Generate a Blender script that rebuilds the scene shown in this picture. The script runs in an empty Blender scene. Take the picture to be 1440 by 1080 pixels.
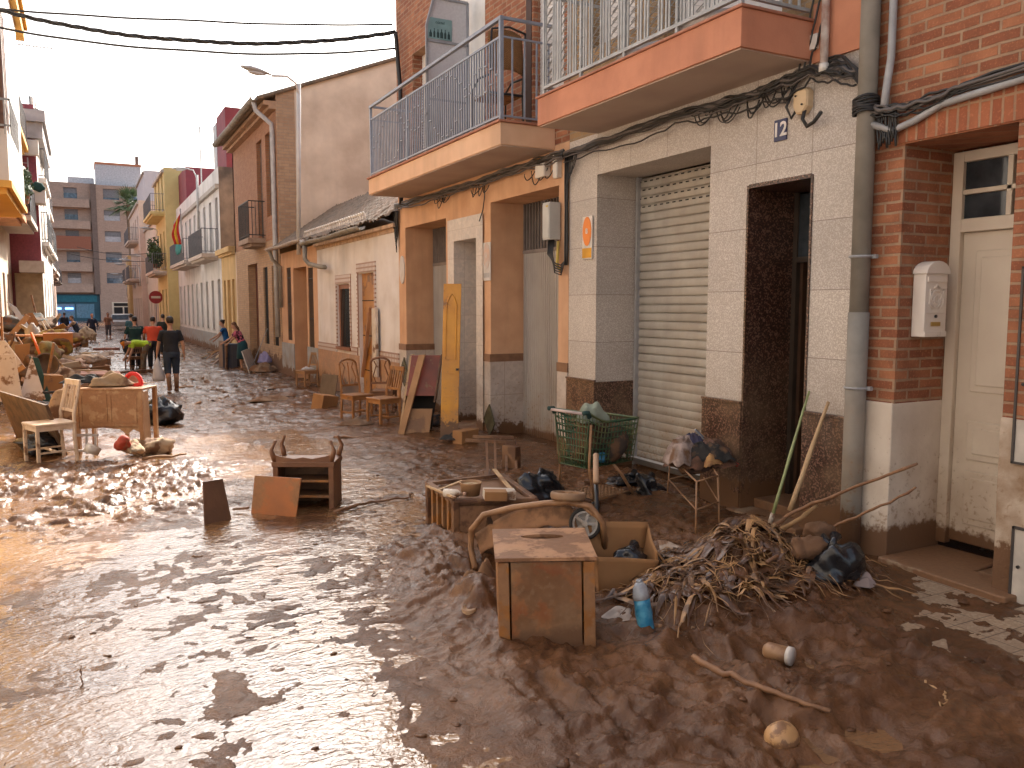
import bpy, bmesh, math, random
import numpy as np
from mathutils import noise as mnoise
from mathutils import Vector, Matrix, Euler
random.seed(7)
S = bpy.context.scene
R = math.radians
COL = S.collection
# ---------------------------------------------------------------- camera
HC = 1.95                                   # eye height
FPX = 1150.0                                # focal length in photo pixels (1440 wide)
pitch = math.atan(110/FPX); yaw = math.atan(605/(FPX/math.cos(pitch)))
fw = Vector((math.sin(yaw)*math.cos(pitch), math.cos(yaw)*math.cos(pitch), -math.sin(pitch)))
rt = Vector((math.cos(yaw), -math.sin(yaw), 0)); up = rt.cross(fw)
cam = bpy.data.cameras.new('camera'); camo = bpy.data.objects.new('camera', cam); COL.objects.link(camo)
cam.lens = FPX/1440*36; cam.sensor_width = 36; cam.clip_end = 2000; cam.clip_start = .05
mw = Matrix((rt, up, -fw)).transposed().to_4x4(); mw.translation = (0, 0, HC)
camo.matrix_world = mw
cam.dof.use_dof = False
S.camera = camo
# ---------------------------------------------------------------- world, sun, exposure
SUN_EL, SUN_AZ = 34.5, 33.8                 # azimuth from +Y towards +X
W = bpy.data.worlds.new('World'); S.world = W; W.use_nodes = True
nt = W.node_tree; nt.nodes.clear()
sky = nt.nodes.new('ShaderNodeTexSky'); sky.sky_type = 'NISHITA'; sky.sun_disc = False
sky.sun_elevation = R(SUN_EL); sky.sun_rotation = R(SUN_AZ)
sky.air_density = 1.0; sky.dust_density = 6.0; sky.ozone_density = 1.0; sky.altitude = 0
bg = nt.nodes.new('ShaderNodeBackground'); bg.inputs[1].default_value = .15
wo = nt.nodes.new('ShaderNodeOutputWorld')
tint = nt.nodes.new('ShaderNodeHueSaturation'); tint.inputs['Saturation'].default_value = .55; warm = nt.nodes.new('ShaderNodeMix'); warm.data_type = 'RGBA'; warm.blend_type = 'MULTIPLY'
warm.inputs[0].default_value = 1; warm.inputs[7].default_value = (.985, .985, .99, 1)          # white balance of the hazy sky
nt.links.new(sky.outputs[0], tint.inputs['Color']); nt.links.new(tint.outputs[0], warm.inputs[6]); nt.links.new(warm.outputs[2], bg.inputs[0]); nt.links.new(bg.outputs[0], wo.inputs[0])
sl = bpy.data.lights.new('sun', 'SUN'); sl.energy = 4.3; sl.angle = R(.53); sl.color = (1, .93, .82)
so = bpy.data.objects.new('sun', sl); COL.objects.link(so)
sd = Vector((math.sin(R(SUN_AZ))*math.cos(R(SUN_EL)), math.cos(R(SUN_AZ))*math.cos(R(SUN_EL)), math.sin(R(SUN_EL))))
so.rotation_euler = sd.to_track_quat('Z', 'Y').to_euler(); so.location = (0, 0, 30)
S.view_settings.view_transform = 'Standard'; S.view_settings.look = 'None'
S.view_settings.gamma = 1; S.view_settings.exposure = 1.42
S.render.engine = 'CYCLES'

# ---------------------------------------------------------------- materials
MUD = (.15, .075, .036, 1)
def c4(c): return (c[0], c[1], c[2], 1)
class NT:
    def __init__(s, name):
        s.m = bpy.data.materials.new(name); s.m.use_nodes = True; s.t = s.m.node_tree
        s.b = s.t.nodes['Principled BSDF']; s._o = None
    def n(s, t, **k):
        x = s.t.nodes.new('ShaderNode'+t)
        for a, v in k.items(): setattr(x, a, v)
        return x
    def l(s, a, b): s.t.links.new(a, b)
    def obj(s):
        if not s._o: s._o = s.n('TexCoord').outputs['Object']
        return s._o
    def set(s, inp, v):
        if isinstance(v, (int, float)): inp.default_value = v
        elif isinstance(v, tuple): inp.default_value = v if len(inp.default_value) == len(v) else c4(v)
        else: s.l(v, inp)
    def noise(s, sc, det=5, vec=None, rough=.55, dist=0):
        x = s.n('TexNoise'); s.l(vec or s.obj(), x.inputs['Vector']); x.inputs['Scale'].default_value = sc
        x.inputs['Detail'].default_value = det; x.inputs['Roughness'].default_value = rough; x.inputs['Distortion'].default_value = dist
        return x.outputs[0]
    def rng(s, v, a, b, c=0, d=1, smooth=False):
        x = s.n('MapRange'); x.clamp = True
        if smooth: x.interpolation_type = 'SMOOTHSTEP'
        s.set(x.inputs[0], v); x.inputs[1].default_value = a; x.inputs[2].default_value = b; x.inputs[3].default_value = c; x.inputs[4].default_value = d
        return x.outputs[0]
    def mix(s, f, a, b, mode='MIX'):
        x = s.n('Mix', data_type='RGBA', blend_type=mode); s.set(x.inputs[0], f)
        s.set(x.inputs[6], a if not isinstance(a, tuple) else c4(a)); s.set(x.inputs[7], b if not isinstance(b, tuple) else c4(b))
        return x.outputs[2]
    def math(s, op, a, b=0.0, c=None):
        x = s.n('Math', operation=op); s.set(x.inputs[0], a); s.set(x.inputs[1], b)
        if c is not None: s.set(x.inputs[2], c)
        return x.outputs[0]
    def xyz(s, v=None):
        x = s.n('SeparateXYZ'); s.l(v or s.obj(), x.inputs[0]); return x.outputs
    def comb(s, a, b, c=0.0):
        x = s.n('CombineXYZ'); s.set(x.inputs[0], a); s.set(x.inputs[1], b); s.set(x.inputs[2], c); return x.outputs[0]
    def scale(s, v, sc):
        x = s.n('Mapping'); s.l(v, x.inputs[0]); x.inputs['Scale'].default_value = sc; return x.outputs[0]
    def bump(s, h, st, dist=.01, nrm=None):
        x = s.n('Bump'); x.inputs['Strength'].default_value = st; x.inputs['Distance'].default_value = dist; s.l(h, x.inputs['Height'])
        if nrm: s.l(nrm, x.inputs['Normal'])
        return x.outputs[0]
    def out(s, col=None, rough=None, nrm=None, metal=None, spec=None):
        b = s.b.inputs
        if col is not None: s.set(b['Base Color'], c4(col) if isinstance(col, tuple) else col)
        if rough is not None: s.set(b['Roughness'], rough)
        if nrm is not None: s.l(nrm, b['Normal'])
        if metal is not None: b['Metallic'].default_value = metal
        if spec is not None: b['Specular IOR Level'].default_value = spec
        return s.m
    def tide(s, col, z, w=.25, mudc=MUD, amt=1.0):
        """flood mud left on the lowest part of a wall, with a ragged upper edge and splashes"""
        Z = s.xyz()[2]; nn = s.noise(3.2, 7); n2 = s.noise(26, 4)
        e = s.math('ADD', Z, s.math('MULTIPLY', nn, -w*2)); e = s.math('ADD', e, s.math('MULTIPLY', n2, -w*.8))
        f = s.rng(e, z-w*1.4+.03, z-w*1.4-.02)
        f2 = s.rng(e, z+1.3-w, z-w*1.2, 0, .5)                         # thin film of dirt above it
        spl = s.rng(s.math('SUBTRACT', n2, s.math('MULTIPLY', Z, .16)), .50, .60, 0, .55)
        c = s.mix(s.math('MULTIPLY', f2, s.rng(nn, .35, .65)), col, (.30, .19, .11))
        c = s.mix(spl, c, (.24, .14, .075))
        return s.mix(s.math('MULTIPLY', f, amt), c, mudc), f
_mc = {}
def M(name, c, c2=None, sc=5, rough=.75, bump=.15, bsc=45, metal=0, mud=0, muds=4, tide=None, spec=.5, streak=0, mudc=MUD):
    if name in _mc: return _mc[name]
    t = NT(name); c2 = c2 or tuple(x*.72 for x in c)
    col = t.mix(t.rng(t.noise(sc, 6), .35, .68), c, c2)
    if streak:
        st = t.noise(1, 6, vec=t.scale(t.obj(), (streak*1.0, streak*1.0, streak*.09)))
        col = t.mix(t.rng(st, .5, .75, 0, .55), col, tuple(x*.5 for x in c))
    r = rough
    if mud:
        mf = t.rng(t.noise(muds, 8, rough=.62), .66-.42*mud, .72-.42*mud)
        col = t.mix(mf, col, t.mix(t.noise(30, 3), mudc, tuple(x*1.7 for x in mudc[:3])))
        r = t.rng(mf, 0, 1, rough, .55)
    if tide: col, _ = t.tide(col, *tide)
    nrm = t.bump(t.noise(bsc, 6), bump, .01) if bump else None
    _mc[name] = t.out(col, r, nrm, metal, spec); return _mc[name]
def uv(t):
    x, y, z = t.xyz()[:3]; return t.math('ADD', x, y), z
def brickmat(name, ca, cb, mortar, bw=.27, bh=.0775, ms=.010, rough=.85, bump=.7, tide=None, soldier=False, offset=.5, blotch=.35):
    if name in _mc: return _mc[name]
    t = NT(name); u, z = uv(t)
    if soldier: u, z = z, u
    wob = t.math('MULTIPLY', t.math('SUBTRACT', t.noise(7, 2), .5), .012)
    b = t.n('TexBrick'); t.l(t.comb(t.math('ADD', u, wob), t.math('ADD', z, wob)), b.inputs['Vector'])
    b.offset = offset
    for k, v in (('Scale', 1), ('Mortar Size', ms), ('Mortar Smooth', .25), ('Brick Width', bw), ('Row Height', bh), ('Bias', -.1)): b.inputs[k].default_value = v
    b.inputs['Color1'].default_value = c4(ca); b.inputs['Color2'].default_value = c4(cb); b.inputs['Mortar'].default_value = c4(mortar)
    col = t.mix(t.rng(t.noise(5, 6), .4, .7, 0, blotch), b.outputs[0], tuple(x*.45 for x in ca))
    col = t.mix(t.rng(t.noise(60, 3), .55, .75, 0, .45), col, tuple(min(1, x*1.5) for x in cb))
    if tide: col, _ = t.tide(col, *tide)
    h = t.math('MULTIPLY_ADD', t.noise(70, 4), .25, t.math('SUBTRACT', 1, b.outputs[1]))
    _mc[name] = t.out(col, rough, t.bump(h, bump, .008)); return _mc[name]
def speckmat(name, ca, cb, cc, sc=90, tile=None, rough=.45, grout=(.16, .12, .10), tide=None, cont=(.45, .55), flat=False):
    """terrazzo or granite cladding, with optional tile joints"""
    if name in _mc: return _mc[name]
    t = NT(name); v = t.n('TexVoronoi'); v.feature = 'F1'; t.l(t.obj(), v.inputs['Vector']); v.inputs['Scale'].default_value = sc
    n1 = t.noise(sc*.75, 3, rough=.7)
    col = t.mix(t.rng(n1, cont[0], cont[1]), ca, cb)
    col = t.mix(t.rng(t.xyz(v.outputs['Color'])[0], .74, .78), col, cc)
    col = t.mix(t.rng(t.noise(1.6, 5), .4, .7, 0, .3), col, tuple(x*.6 for x in ca))
    h = n1; bs = .08
    if tile:
        u, z = uv(t) if not flat else t.xyz()[:2]; b = t.n('TexBrick'); t.l(t.comb(u, t.math('ADD', z, tile[3] if len(tile) > 3 else 0.0)), b.inputs['Vector']); b.offset = tile[2]
        for k, vv in (('Scale', 1), ('Mortar Size', .0035), ('Mortar Smooth', .1), ('Brick Width', tile[0]), ('Row Height', tile[1])): b.inputs[k].default_value = vv
        b.inputs['Color1'].default_value = (1, 1, 1, 1); b.inputs['Color2'].default_value = (.86, .86, .88, 1); b.inputs['Mortar'].default_value = (1, 1, 1, 1)
        col = t.mix(1.0, col, b.outputs[0], 'MULTIPLY'); col = t.mix(b.outputs[1], col, grout)
        h = t.math('SUBTRACT', t.math('MULTIPLY', n1, .1), b.outputs[1]); bs = .4
    if tide: col, _ = t.tide(col, *tide)
    _mc[name] = t.out(col, rough, t.bump(h, bs, .004)); return _mc[name]
def glassmat(name, c=(.02, .025, .03), rough=.08):
    if name in _mc: return _mc[name]
    t = NT(name); _mc[name] = t.out(t.mix(t.rng(t.noise(3), .4, .7), c, tuple(x*2.2+.01 for x in c)), rough, spec=.6); return _mc[name]
def clothmat(name, c, c2=None, sc=3, mud=0, pattern=None):
    if name in _mc: return _mc[name]
    t = NT(name); col = t.mix(t.rng(t.noise(sc, 3), .4, .6), c, c2 or tuple(x*.7 for x in c))
    if pattern: col = t.mix(t.rng(t.noise(pattern[1], 2), .48, .56), c, pattern[0])
    if mud: col = t.mix(t.rng(t.noise(5, 6), .62-.4*mud, .7-.4*mud), col, MUD)
    _mc[name] = t.out(col, .9, t.bump(t.noise(14, 4), .5, .02)); return _mc[name]

# ---------------------------------------------------------------- mesh helpers
def rootof(o):
    while o.parent: o = o.parent
    return o
class MB:
    def __init__(s): s.v = []; s.f = []
    def add(s, vs, fs):
        n = len(s.v); s.v += [tuple(p) for p in vs]; s.f += [tuple(i+n for i in q) for q in fs]; return s
    def box(s, x0, x1, y0, y1, z0, z1):
        if x0 > x1: x0, x1 = x1, x0
        if y0 > y1: y0, y1 = y1, y0
        vs = [(x, y, z) for x in (x0, x1) for y in (y0, y1) for z in (z0, z1)]
        return s.add(vs, [(0, 1, 3, 2), (4, 6, 7, 5), (0, 4, 5, 1), (2, 3, 7, 6), (0, 2, 6, 4), (1, 5, 7, 3)])
    def ob(s, c, size, rot=(0, 0, 0)):
        m = Euler(rot).to_matrix(); c = Vector(c); hx, hy, hz = [q/2 for q in size]
        vs = [c+m@Vector((x, y, z)) for x in (-hx, hx) for y in (-hy, hy) for z in (-hz, hz)]
        return s.add(vs, [(0, 1, 3, 2), (4, 6, 7, 5), (0, 4, 5, 1), (2, 3, 7, 6), (0, 2, 6, 4), (1, 5, 7, 3)])
    def bar(s, a, b, w, h=None, upv=(0, 0, 1)):
        a = Vector(a); b = Vector(b); d = (b-a); L = d.length; d.normalize(); h = h or w
        u = Vector(upv)
        if abs(d.dot(u)) > .95: u = Vector((1, 0, 0))
        x = d.cross(u).normalized(); z = x.cross(d)
        vs = [p+x*(i*w/2)+z*(j*h/2) for p in (a, b) for i in (-1, 1) for j in (-1, 1)]
        return s.add(vs, [(0, 1, 3, 2), (4, 6, 7, 5), (0, 4, 5, 1), (2, 3, 7, 6), (0, 2, 6, 4), (1, 5, 7, 3)])
    def tube(s, pts, r, n=8, flat=1.0, closed=False, rx=None):
        P = [Vector(p) for p in pts]; m = len(P)
        rs = r if isinstance(r, (list, tuple)) else [r]*m
        fl = flat if isinstance(flat, (list, tuple)) else [flat]*m
        u = None; base = len(s.v)
        for i, p in enumerate(P):
            if closed: d = P[(i+1) % m]-P[i-1]
            else: d = P[min(i+1, m-1)]-P[max(i-1, 0)]
            if d.length < 1e-9: d = Vector((0, 0, 1))
            d.normalize()
            if u is None:
                u = Vector(rx) if rx else (Vector((1, 0, 0)) if abs(d.x) < .8 else Vector((0, 1, 0)))
            u = (u-d*u.dot(d));
            if u.length < 1e-6: u = d.orthogonal()
            u.normalize(); w = d.cross(u)
            for k in range(n):
                a = 2*math.pi*k/n
                s.v.append(tuple(p+u*(math.cos(a)*rs[i])+w*(math.sin(a)*rs[i]*fl[i])))
        for i in range(m if closed else m-1):
            j = (i+1) % m
            for k in range(n):
                k2 = (k+1) % n
                s.f.append((base+i*n+k, base+i*n+k2, base+j*n+k2, base+j*n+k))
        if not closed:
            s.f.append(tuple(base+k for k in reversed(range(n)))); s.f.append(tuple(base+(m-1)*n+k for k in range(n)))
        return s
    def lathe(s, prof, c=(0, 0, 0), n=16, axis=None):
        m = axis or Matrix.Identity(3); c = Vector(c); base = len(s.v)
        for (r, z) in prof:
            for k in range(n):
                a = 2*math.pi*k/n; s.v.append(tuple(c+m@Vector((r*math.cos(a), r*math.sin(a), z))))
        for i in range(len(prof)-1):
            for k in range(n):
                k2 = (k+1) % n; s.f.append((base+i*n+k, base+i*n+k2, base+(i+1)*n+k2, base+(i+1)*n+k))
        if prof[0][0] > 1e-4: s.f.append(tuple(base+k for k in reversed(range(n))))
        if prof[-1][0] > 1e-4: s.f.append(tuple(base+(len(prof)-1)*n+k for k in range(n)))
        return s
    def prism(s, out, o, u, v, w):
        """outline (2d list) laid on axes u,v from origin o, extruded along vector w"""
        o = Vector(o); u = Vector(u); v = Vector(v); w = Vector(w); n = len(out)
        vs = [o+u*a+v*b for a, b in out]+[o+u*a+v*b+w for a, b in out]
        return s.add(vs, [tuple(range(n)), tuple(reversed(range(n, 2*n)))]+[(i, i+n, (i+1) % n+n, (i+1) % n) for i in range(n)])
    def blob(s, c, r, seed=0, amp=.25, n=14, rot=(0, 0, 0), freq=2.2):
        rr = random.Random(seed); ph = [(Vector((rr.gauss(0, 1), rr.gauss(0, 1), rr.gauss(0, 1)))*freq, rr.random()*6.3) for _ in range(7)]
        m = Euler(rot).to_matrix(); base = len(s.v); rows = n//2+1
        for i in range(rows+1):
            th = math.pi*i/rows
            for k in range(n):
                a = 2*math.pi*k/n; d = Vector((math.sin(th)*math.cos(a), math.sin(th)*math.sin(a), math.cos(th)))
                q = 1+amp*sum(math.sin(f.dot(d)+p) for f, p in ph)/3.2
                s.v.append(tuple(Vector(c)+m@Vector((d.x*r[0]*q, d.y*r[1]*q, d.z*r[2]*q))))
        for i in range(rows):
            for k in range(n):
                k2 = (k+1) % n; s.f.append((base+i*n+k, base+(i+1)*n+k, base+(i+1)*n+k2, base+i*n+k2))
        return s
    def crumple(s, c, amp=.12, f=9.0, seed=0):
        """push the surface in and out along ridged folds, like cloth or a full sack"""
        c = Vector(c); o = Vector((seed*3.1, seed*1.7, -seed)); out = []
        for v in s.v:
            v = Vector(v); d = v-c; n = mnoise.ridged_multi_fractal(v*f*.5+o, .9, 2.1, 4, 1.0, 2.0)-1.1; n2 = mnoise.fractal(v*f*2+o, 1, 2, 3)
            out.append(tuple(c+d*(1+amp*n*.8+amp*.5*n2)))
        s.v = out; return s
    def grid(s, fn, nu, nv):
        base = len(s.v)
        for i in range(nu+1):
            for j in range(nv+1): s.v.append(tuple(fn(i/nu, j/nv)))
        for i in range(nu):
            for j in range(nv):
                a = base+i*(nv+1)+j; s.f.append((a, a+nv+1, a+nv+2, a+1))
        return s
    def xf(s, m):
        s.v = [tuple(m@Vector(p)) for p in s.v]; return s
    def build(s, name, mat, parent=None, smooth=False, bevel=0, world=False, solid=0, sub=0):
        vs = s.v
        if parent is not None and world:
            mi = rootof(parent).matrix_basis.inverted(); vs = [tuple(mi@Vector(p)) for p in vs]
        me = bpy.data.meshes.new(name); me.from_pydata(vs, [], s.f); me.update()
        bm = bmesh.new(); bm.from_mesh(me); bmesh.ops.remove_doubles(bm, verts=bm.verts, dist=1e-5) if len(vs) < 60000 else None
        bmesh.ops.recalc_face_normals(bm, faces=bm.faces); bm.to_mesh(me); bm.free()
        me.materials.append(mat)
        if smooth: me.polygons.foreach_set('use_smooth', [True]*len(me.polygons))
        o = bpy.data.objects.new(name, me); COL.objects.link(o)
        if parent is not None: o.parent = parent
        if solid:
            q = o.modifiers.new('solid', 'SOLIDIFY'); q.thickness = solid
        if bevel:
            q = o.modifiers.new('bevel', 'BEVEL'); q.width = bevel; q.segments = 2; q.limit_method = 'ANGLE'; q.angle_limit = R(40)
        if sub:
            q = o.modifiers.new('sub', 'SUBSURF'); q.levels = sub; q.render_levels = sub
        return o
def tag(o, label, cat, group=None):
    o['label'] = label; o['category'] = cat
    if group: o['group'] = group
    return o
def thing(name, label, cat, loc=(0, 0, 0), rot=(0, 0, 0), group=None, sc=1):
    o = bpy.data.objects.new(name, None); COL.objects.link(o); o.location = loc
    o.rotation_euler = rot if isinstance(rot, tuple) else (0, 0, rot); o.scale = (sc, sc, sc); o.empty_display_size = .1
    o.matrix_basis = Matrix.LocRotScale(Vector(loc), Euler(o.rotation_euler), Vector((sc, sc, sc)))
    return tag(o, label, cat, group)
def struct(o, kind='structure'): o['kind'] = kind; return o
def copytree(o, loc, rot, label, group=None, sc=None):
    kids = {}
    for q in S.objects:
        if q.parent: kids.setdefault(q.parent, []).append(q)
    def cp(a, par):
        b = a.copy(); COL.objects.link(b)
        if par: b.parent = par
        for ch in kids.get(a, []): cp(ch, b)
        return b
    r = cp(o, None); r.location = loc; r.rotation_euler = rot if isinstance(rot, tuple) else (0, 0, rot); r['label'] = label
    if group: r['group'] = group
    if sc: r.scale = (sc, sc, sc)
    return r
def text(s_, size, name, mat, parent, loc, rot, ext=.002, bold=0):
    cu = bpy.data.curves.new('t', 'FONT'); cu.body = s_; cu.size = size; cu.extrude = ext; cu.align_x = 'CENTER'; cu.align_y = 'CENTER'; cu.offset = bold
    o = bpy.data.objects.new('t', cu); COL.objects.link(o)
    dg = bpy.context.evaluated_depsgraph_get(); me = bpy.data.meshes.new_from_object(o.evaluated_get(dg)); bpy.data.objects.remove(o)
    me.transform(Matrix.Translation(Vector(loc)) @ Euler(rot).to_matrix().to_4x4())
    if parent is not None: me.transform(rootof(parent).matrix_basis.inverted())
    me.materials.clear(); me.materials.append(mat)
    q = bpy.data.objects.new(name, me); COL.objects.link(q); q.parent = parent; return q
def facade(X, d, y0, y1, z0, z1, ops, sgn=1):
    """street face of a wall at X with rectangular openings (ya,yb,za,zb[,depth]); reveals go inwards (sgn=+1 -> towards +X)"""
    m = MB(); ys = sorted({y0, y1, *[o[0] for o in ops], *[o[1] for o in ops]}); zs = sorted({z0, z1, *[o[2] for o in ops], *[o[3] for o in ops]})
    for a, b in zip(ys, ys[1:]):
        for c, e in zip(zs, zs[1:]):
            my, mz = (a+b)/2, (c+e)/2
            if any(o[0] < my < o[1] and o[2] < mz < o[3] for o in ops): continue
            m.add([(X, a, c), (X, b, c), (X, b, e), (X, a, e)], [(0, 1, 2, 3)])
    for o in ops:
        D = X+sgn*(o[4] if len(o) > 4 else d); a, b, c, e = o[:4]
        m.add([(X, a, c), (D, a, c), (D, a, e), (X, a, e)], [(0, 1, 2, 3)]); m.add([(X, b, c), (D, b, c), (D, b, e), (X, b, e)], [(0, 1, 2, 3)])
        m.add([(X, a, e), (D, a, e), (D, b, e), (X, b, e)], [(0, 1, 2, 3)])
        if c > z0+.01: m.add([(X, a, c), (D, a, c), (D, b, c), (X, b, c)], [(0, 1, 2, 3)])
    return m
def shell(m, X, Xb, y0, y1, z0, z1, top=True, near=True, far=True):
    """side, back and top faces of a building behind its facade"""
    if near: m.add([(X, y0, z0), (Xb, y0, z0), (Xb, y0, z1), (X, y0, z1)], [(0, 1, 2, 3)])
    if far: m.add([(X, y1, z0), (Xb, y1, z0), (Xb, y1, z1), (X, y1, z1)], [(0, 1, 2, 3)])
    m.add([(Xb, y0, z0), (Xb, y1, z0), (Xb, y1, z1), (Xb, y0, z1)], [(0, 1, 2, 3)])
    if top: m.add([(X, y0, z1), (Xb, y0, z1), (Xb, y1, z1), (X, y1, z1)], [(0, 1, 2, 3)])
    return m

# ---------------------------------------------------------------- ground level
def ss(a, b, x): t = np.clip((x-a)/(b-a), 0, 1); return t*t*(3-2*t)
def z0(x, y): return -.2*ss(11.5, 20, y)+.05*ss(3.9, 4.6, x)*ss(5, 7.5, y)
def pray(px, py): return fw+rt*((px-720)/FPX)+up*((540-py)/FPX)
def gp(px, py, dz=0.0):
    """world point of the street surface seen at a photo position (used to set things out on the ground)"""
    d = pray(px, py); z = 0.0
    for _ in range(8):
        t = (z-HC)/d.z; p = d*t; z = float(z0(p.x, p.y))
    return Vector((p.x, p.y, z+dz))
def fp(px, py, X=5.35):
    d = pray(px, py); t = X/d.x; return Vector((X, d.y*t, HC+d.z*t))
def yp(px, py, Y):
    d = pray(px, py); t = Y/d.y; return Vector((d.x*t, Y, HC+d.z*t))
_rs = np.random.RandomState(3); _T = _rs.rand(256, 256)
def vn(x, y):
    xi = np.floor(x).astype(int); yi = np.floor(y).astype(int); u = x-xi; v = y-yi; u = u*u*u*(u*(u*6-15)+10); v = v*v*v*(v*(v*6-15)+10)
    a = _T[xi & 255, yi & 255]; b = _T[(xi+1) & 255, yi & 255]; c = _T[xi & 255, (yi+1) & 255]; d = _T[(xi+1) & 255, (yi+1) & 255]
    return (a*(1-u)+b*u)*(1-v)+(c*(1-u)+d*u)*v
def fbm(x, y, o=5, g=.5):
    s = 0; a = 1; t = 0
    for i in range(o): s = s+a*(vn(x+i*17.3, y+i*9.1)*2-1); t += a; a *= g; x = x*2.03+y*.31; y = y*2.03-x*.15
    return s/t
# ================================================================ GROUND
def axis(segs):
    out = [segs[0][0]]
    for a, b, s0, s1 in segs:
        n = max(1, int(round((b-a)/((s0+s1)/2)))); t = np.linspace(0, 1, n+1)[1:]
        q = (s0*t+(s1-s0)*t*t/2); q = a+(b-a)*q/q[-1]; out += list(q)
    return np.array(out)
XS = axis([(-160, -8, 40, 2), (-8, -2.4, .6, .05), (-2.4, 2.6, .017, .017), (2.6, 5.5, .022, .022), (5.5, 8, .1, .6), (8, 160, 2, 40)])
YS = axis([(-60, 0, 20, .5), (0, 2, .2, .02), (2, 7.5, .014, .018), (7.5, 9, .018, .025), (9, 16, .025, .05), (16, 34, .05, .12), (34, 140, .15, 1.5), (140, 420, 4, 60)])
def edge_x(y): return np.interp(y, [0, 2.6, 4, 5, 6.2, 7.2, 8.5, 10, 12, 16, 25], [1.9, 1.85, 1.85, 1.85, 2.3, 3.0, 2.9, 2.7, 3.1, 3.3, 3.5])
_rb = random.Random(8)
BOOTS = [(2.55+.16*(i % 2)+.08*i, 2.2+.33*i*.6, -.25+_rb.uniform(-.2, .2)) for i in range(7)]+[(3.0+.15*(i % 2)-.03*i, 5.3+.34*i, .1+_rb.uniform(-.2, .2)) for i in range(8)]+[(3.9+.2*(i % 2), 2.3+.3*i, .5+_rb.uniform(-.3, .3)) for i in range(4)]
def mudh(x, y, fine=True):
    e = edge_x(y)+.35*fbm(x*.9+3, y*.9, 3)
    m = ss(-.25, .55, x-e)
    far = ss(7.4, 8.6, y)*(1-ss(10.6, 12.2, y))*(1-ss(1.0, 1.7, x))*ss(-1.9, -1.2, x)*ss(-.5, .4, x+.55*(y-7.6)+1.2)     # trodden ridges left of the street
    mid = ss(12, 14, y)
    off = -.0080+.042*m+.022*far+.010*mid
    off = off-.03*(1-ss(-1.4, -.2, x))*(1-ss(9.2, 10.2, y))*ss(4.5, 7, y)
    amp = .024+.040*m*(1-ss(7.5, 9, y))+.03*far+.008*mid
    wx = x+.22*fbm(x*1.3, y*1.3+7, 3); wy = y+.22*fbm(x*1.3+5, y*1.3, 3)
    n = fbm(wx*1.9, wy*1.9, 6, .56)
    r = 1-np.abs(fbm(wx*3.1+11, wy*2.6, 5, .55))*2.4
    h = off+amp*(n*1.25+.55*(r-.55))
    lump = ss(.05, .6, fbm(wx*3.4+wy*.8, wy*2.2+3, 4))
    edge = np.exp(-((x-e-.25)/.45)**2)*(1-ss(6.0, 7.5, y))
    h = h+(m*.030+edge*.085)*lump*(1-ss(7.0, 8.2, y))+edge*.035*(1-np.abs(fbm(wx*6, wy*3.2, 4))*3)+m*.018*(1-ss(5, 7, y))*(1-np.abs(fbm(wx*2.6+7, wy*4.5, 4))*3)+far*(.022*ss(.05, .4, fbm(wx*5, wy*8, 4))+.022*(1-np.abs(fbm(wx*6, wy*10, 4, .6))*3.2))
    h = h+mid*.028*ss(.0, .4, fbm(wx*2.2, wy*1.6+9, 4))
    pv = ss(4.15, 4.6, x)*(1-ss(4.0, 4.5, y))                    # pavement corner in front of the brick house
    h = h*(1-.75*pv)+pv*(.035*ss(-.1, .35, fbm(x*1.7+2, y*1.7, 4))-.001)
    sw = ss(3.9, 4.5, x)*ss(8, 9, y)*(1-ss(11, 12.5, y)); h = h*(1-.8*sw)
    # heaps: clods beside the jar, mud under the reed heap, bank by the crate
    for cx, cy, rx, ry, a in ((3.95, 3.35, .45, .33, .09), (4.05, 4.05, .9, .45, .10), (1.95, 4.6, .4, .8, .05), (2.3, 3.35, .7, .35, .03), (4.75, 3.9, .35, .3, .10), (2.95, 2.9, .8, .25, .035)):
        g = np.exp(-(((x-cx)/rx)**2+((y-cy)/ry)**2)); h = h+a*g*(.8+.6*np.abs(fbm(x*9, y*9, 3)))
    near = 1-ss(9, 14, y)
    # ruts left by wheels and boots running up the street
    for rx_, rw, ra in ((.55, .26, .016), (-.15, .22, .012), (1.35, .20, .010)):
        c_ = rx_+.12*fbm(y*.7+rx_*5, y*0+rx_, 2)+.05*(y-4); g_ = np.exp(-((x-c_)/rw)**2)*(1-ss(6.2, 7.6, y))*(1-m)
        h = h+g_*ra*(.15+1.9*fbm(x*8+rx_*9, y*4.5, 5, .6)+.7*ss(0, .4, fbm(x*3, y*2.2+rx_, 3)))
    h = h+near*(.006+.007*m)*fbm(x*15, y*15, 4, .6)+near*.004*(1-np.abs(fbm(wx*9+4, wy*8, 3))*3)*(.4+m)
    isl = (1-m)*near*ss(-.05, .35, fbm(x*1.1+9, y*.8+2, 4))*(1-ss(7.0, 8, y)); h = h+isl*.012*(fbm(x*6.5, y*12, 5, .6)*1.3+.05)
    brk = (1-m)*(1-ss(7.2, 8.4, y))*ss(1, 2, y+2); h = h+brk*(.30+1.1*ss(-.25, .35, fbm(x*.9+31, y*.7+5, 3)))*(.060*fbm(wx*6.5+3, wy*11, 6, .64)+.012*fbm(wx*19, wy*31, 3))
    for bx_, by_, ba in BOOTS:
        dx = (x-bx_)*math.cos(ba)+(y-by_)*math.sin(ba); dy = -(x-bx_)*math.sin(ba)+(y-by_)*math.cos(ba); q_ = (dx/.055)**2+(dy/.145)**2
        h = h-.030*np.exp(-q_**2)+.014*np.exp(-((q_-1.9)/.7)**2)
    flat_ = (1-m)*(1-ss(7.2, 8.2, y)); h = np.where(h > 0, h*(1-.72*flat_), h)          # smears barely break the water
    return h
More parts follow.
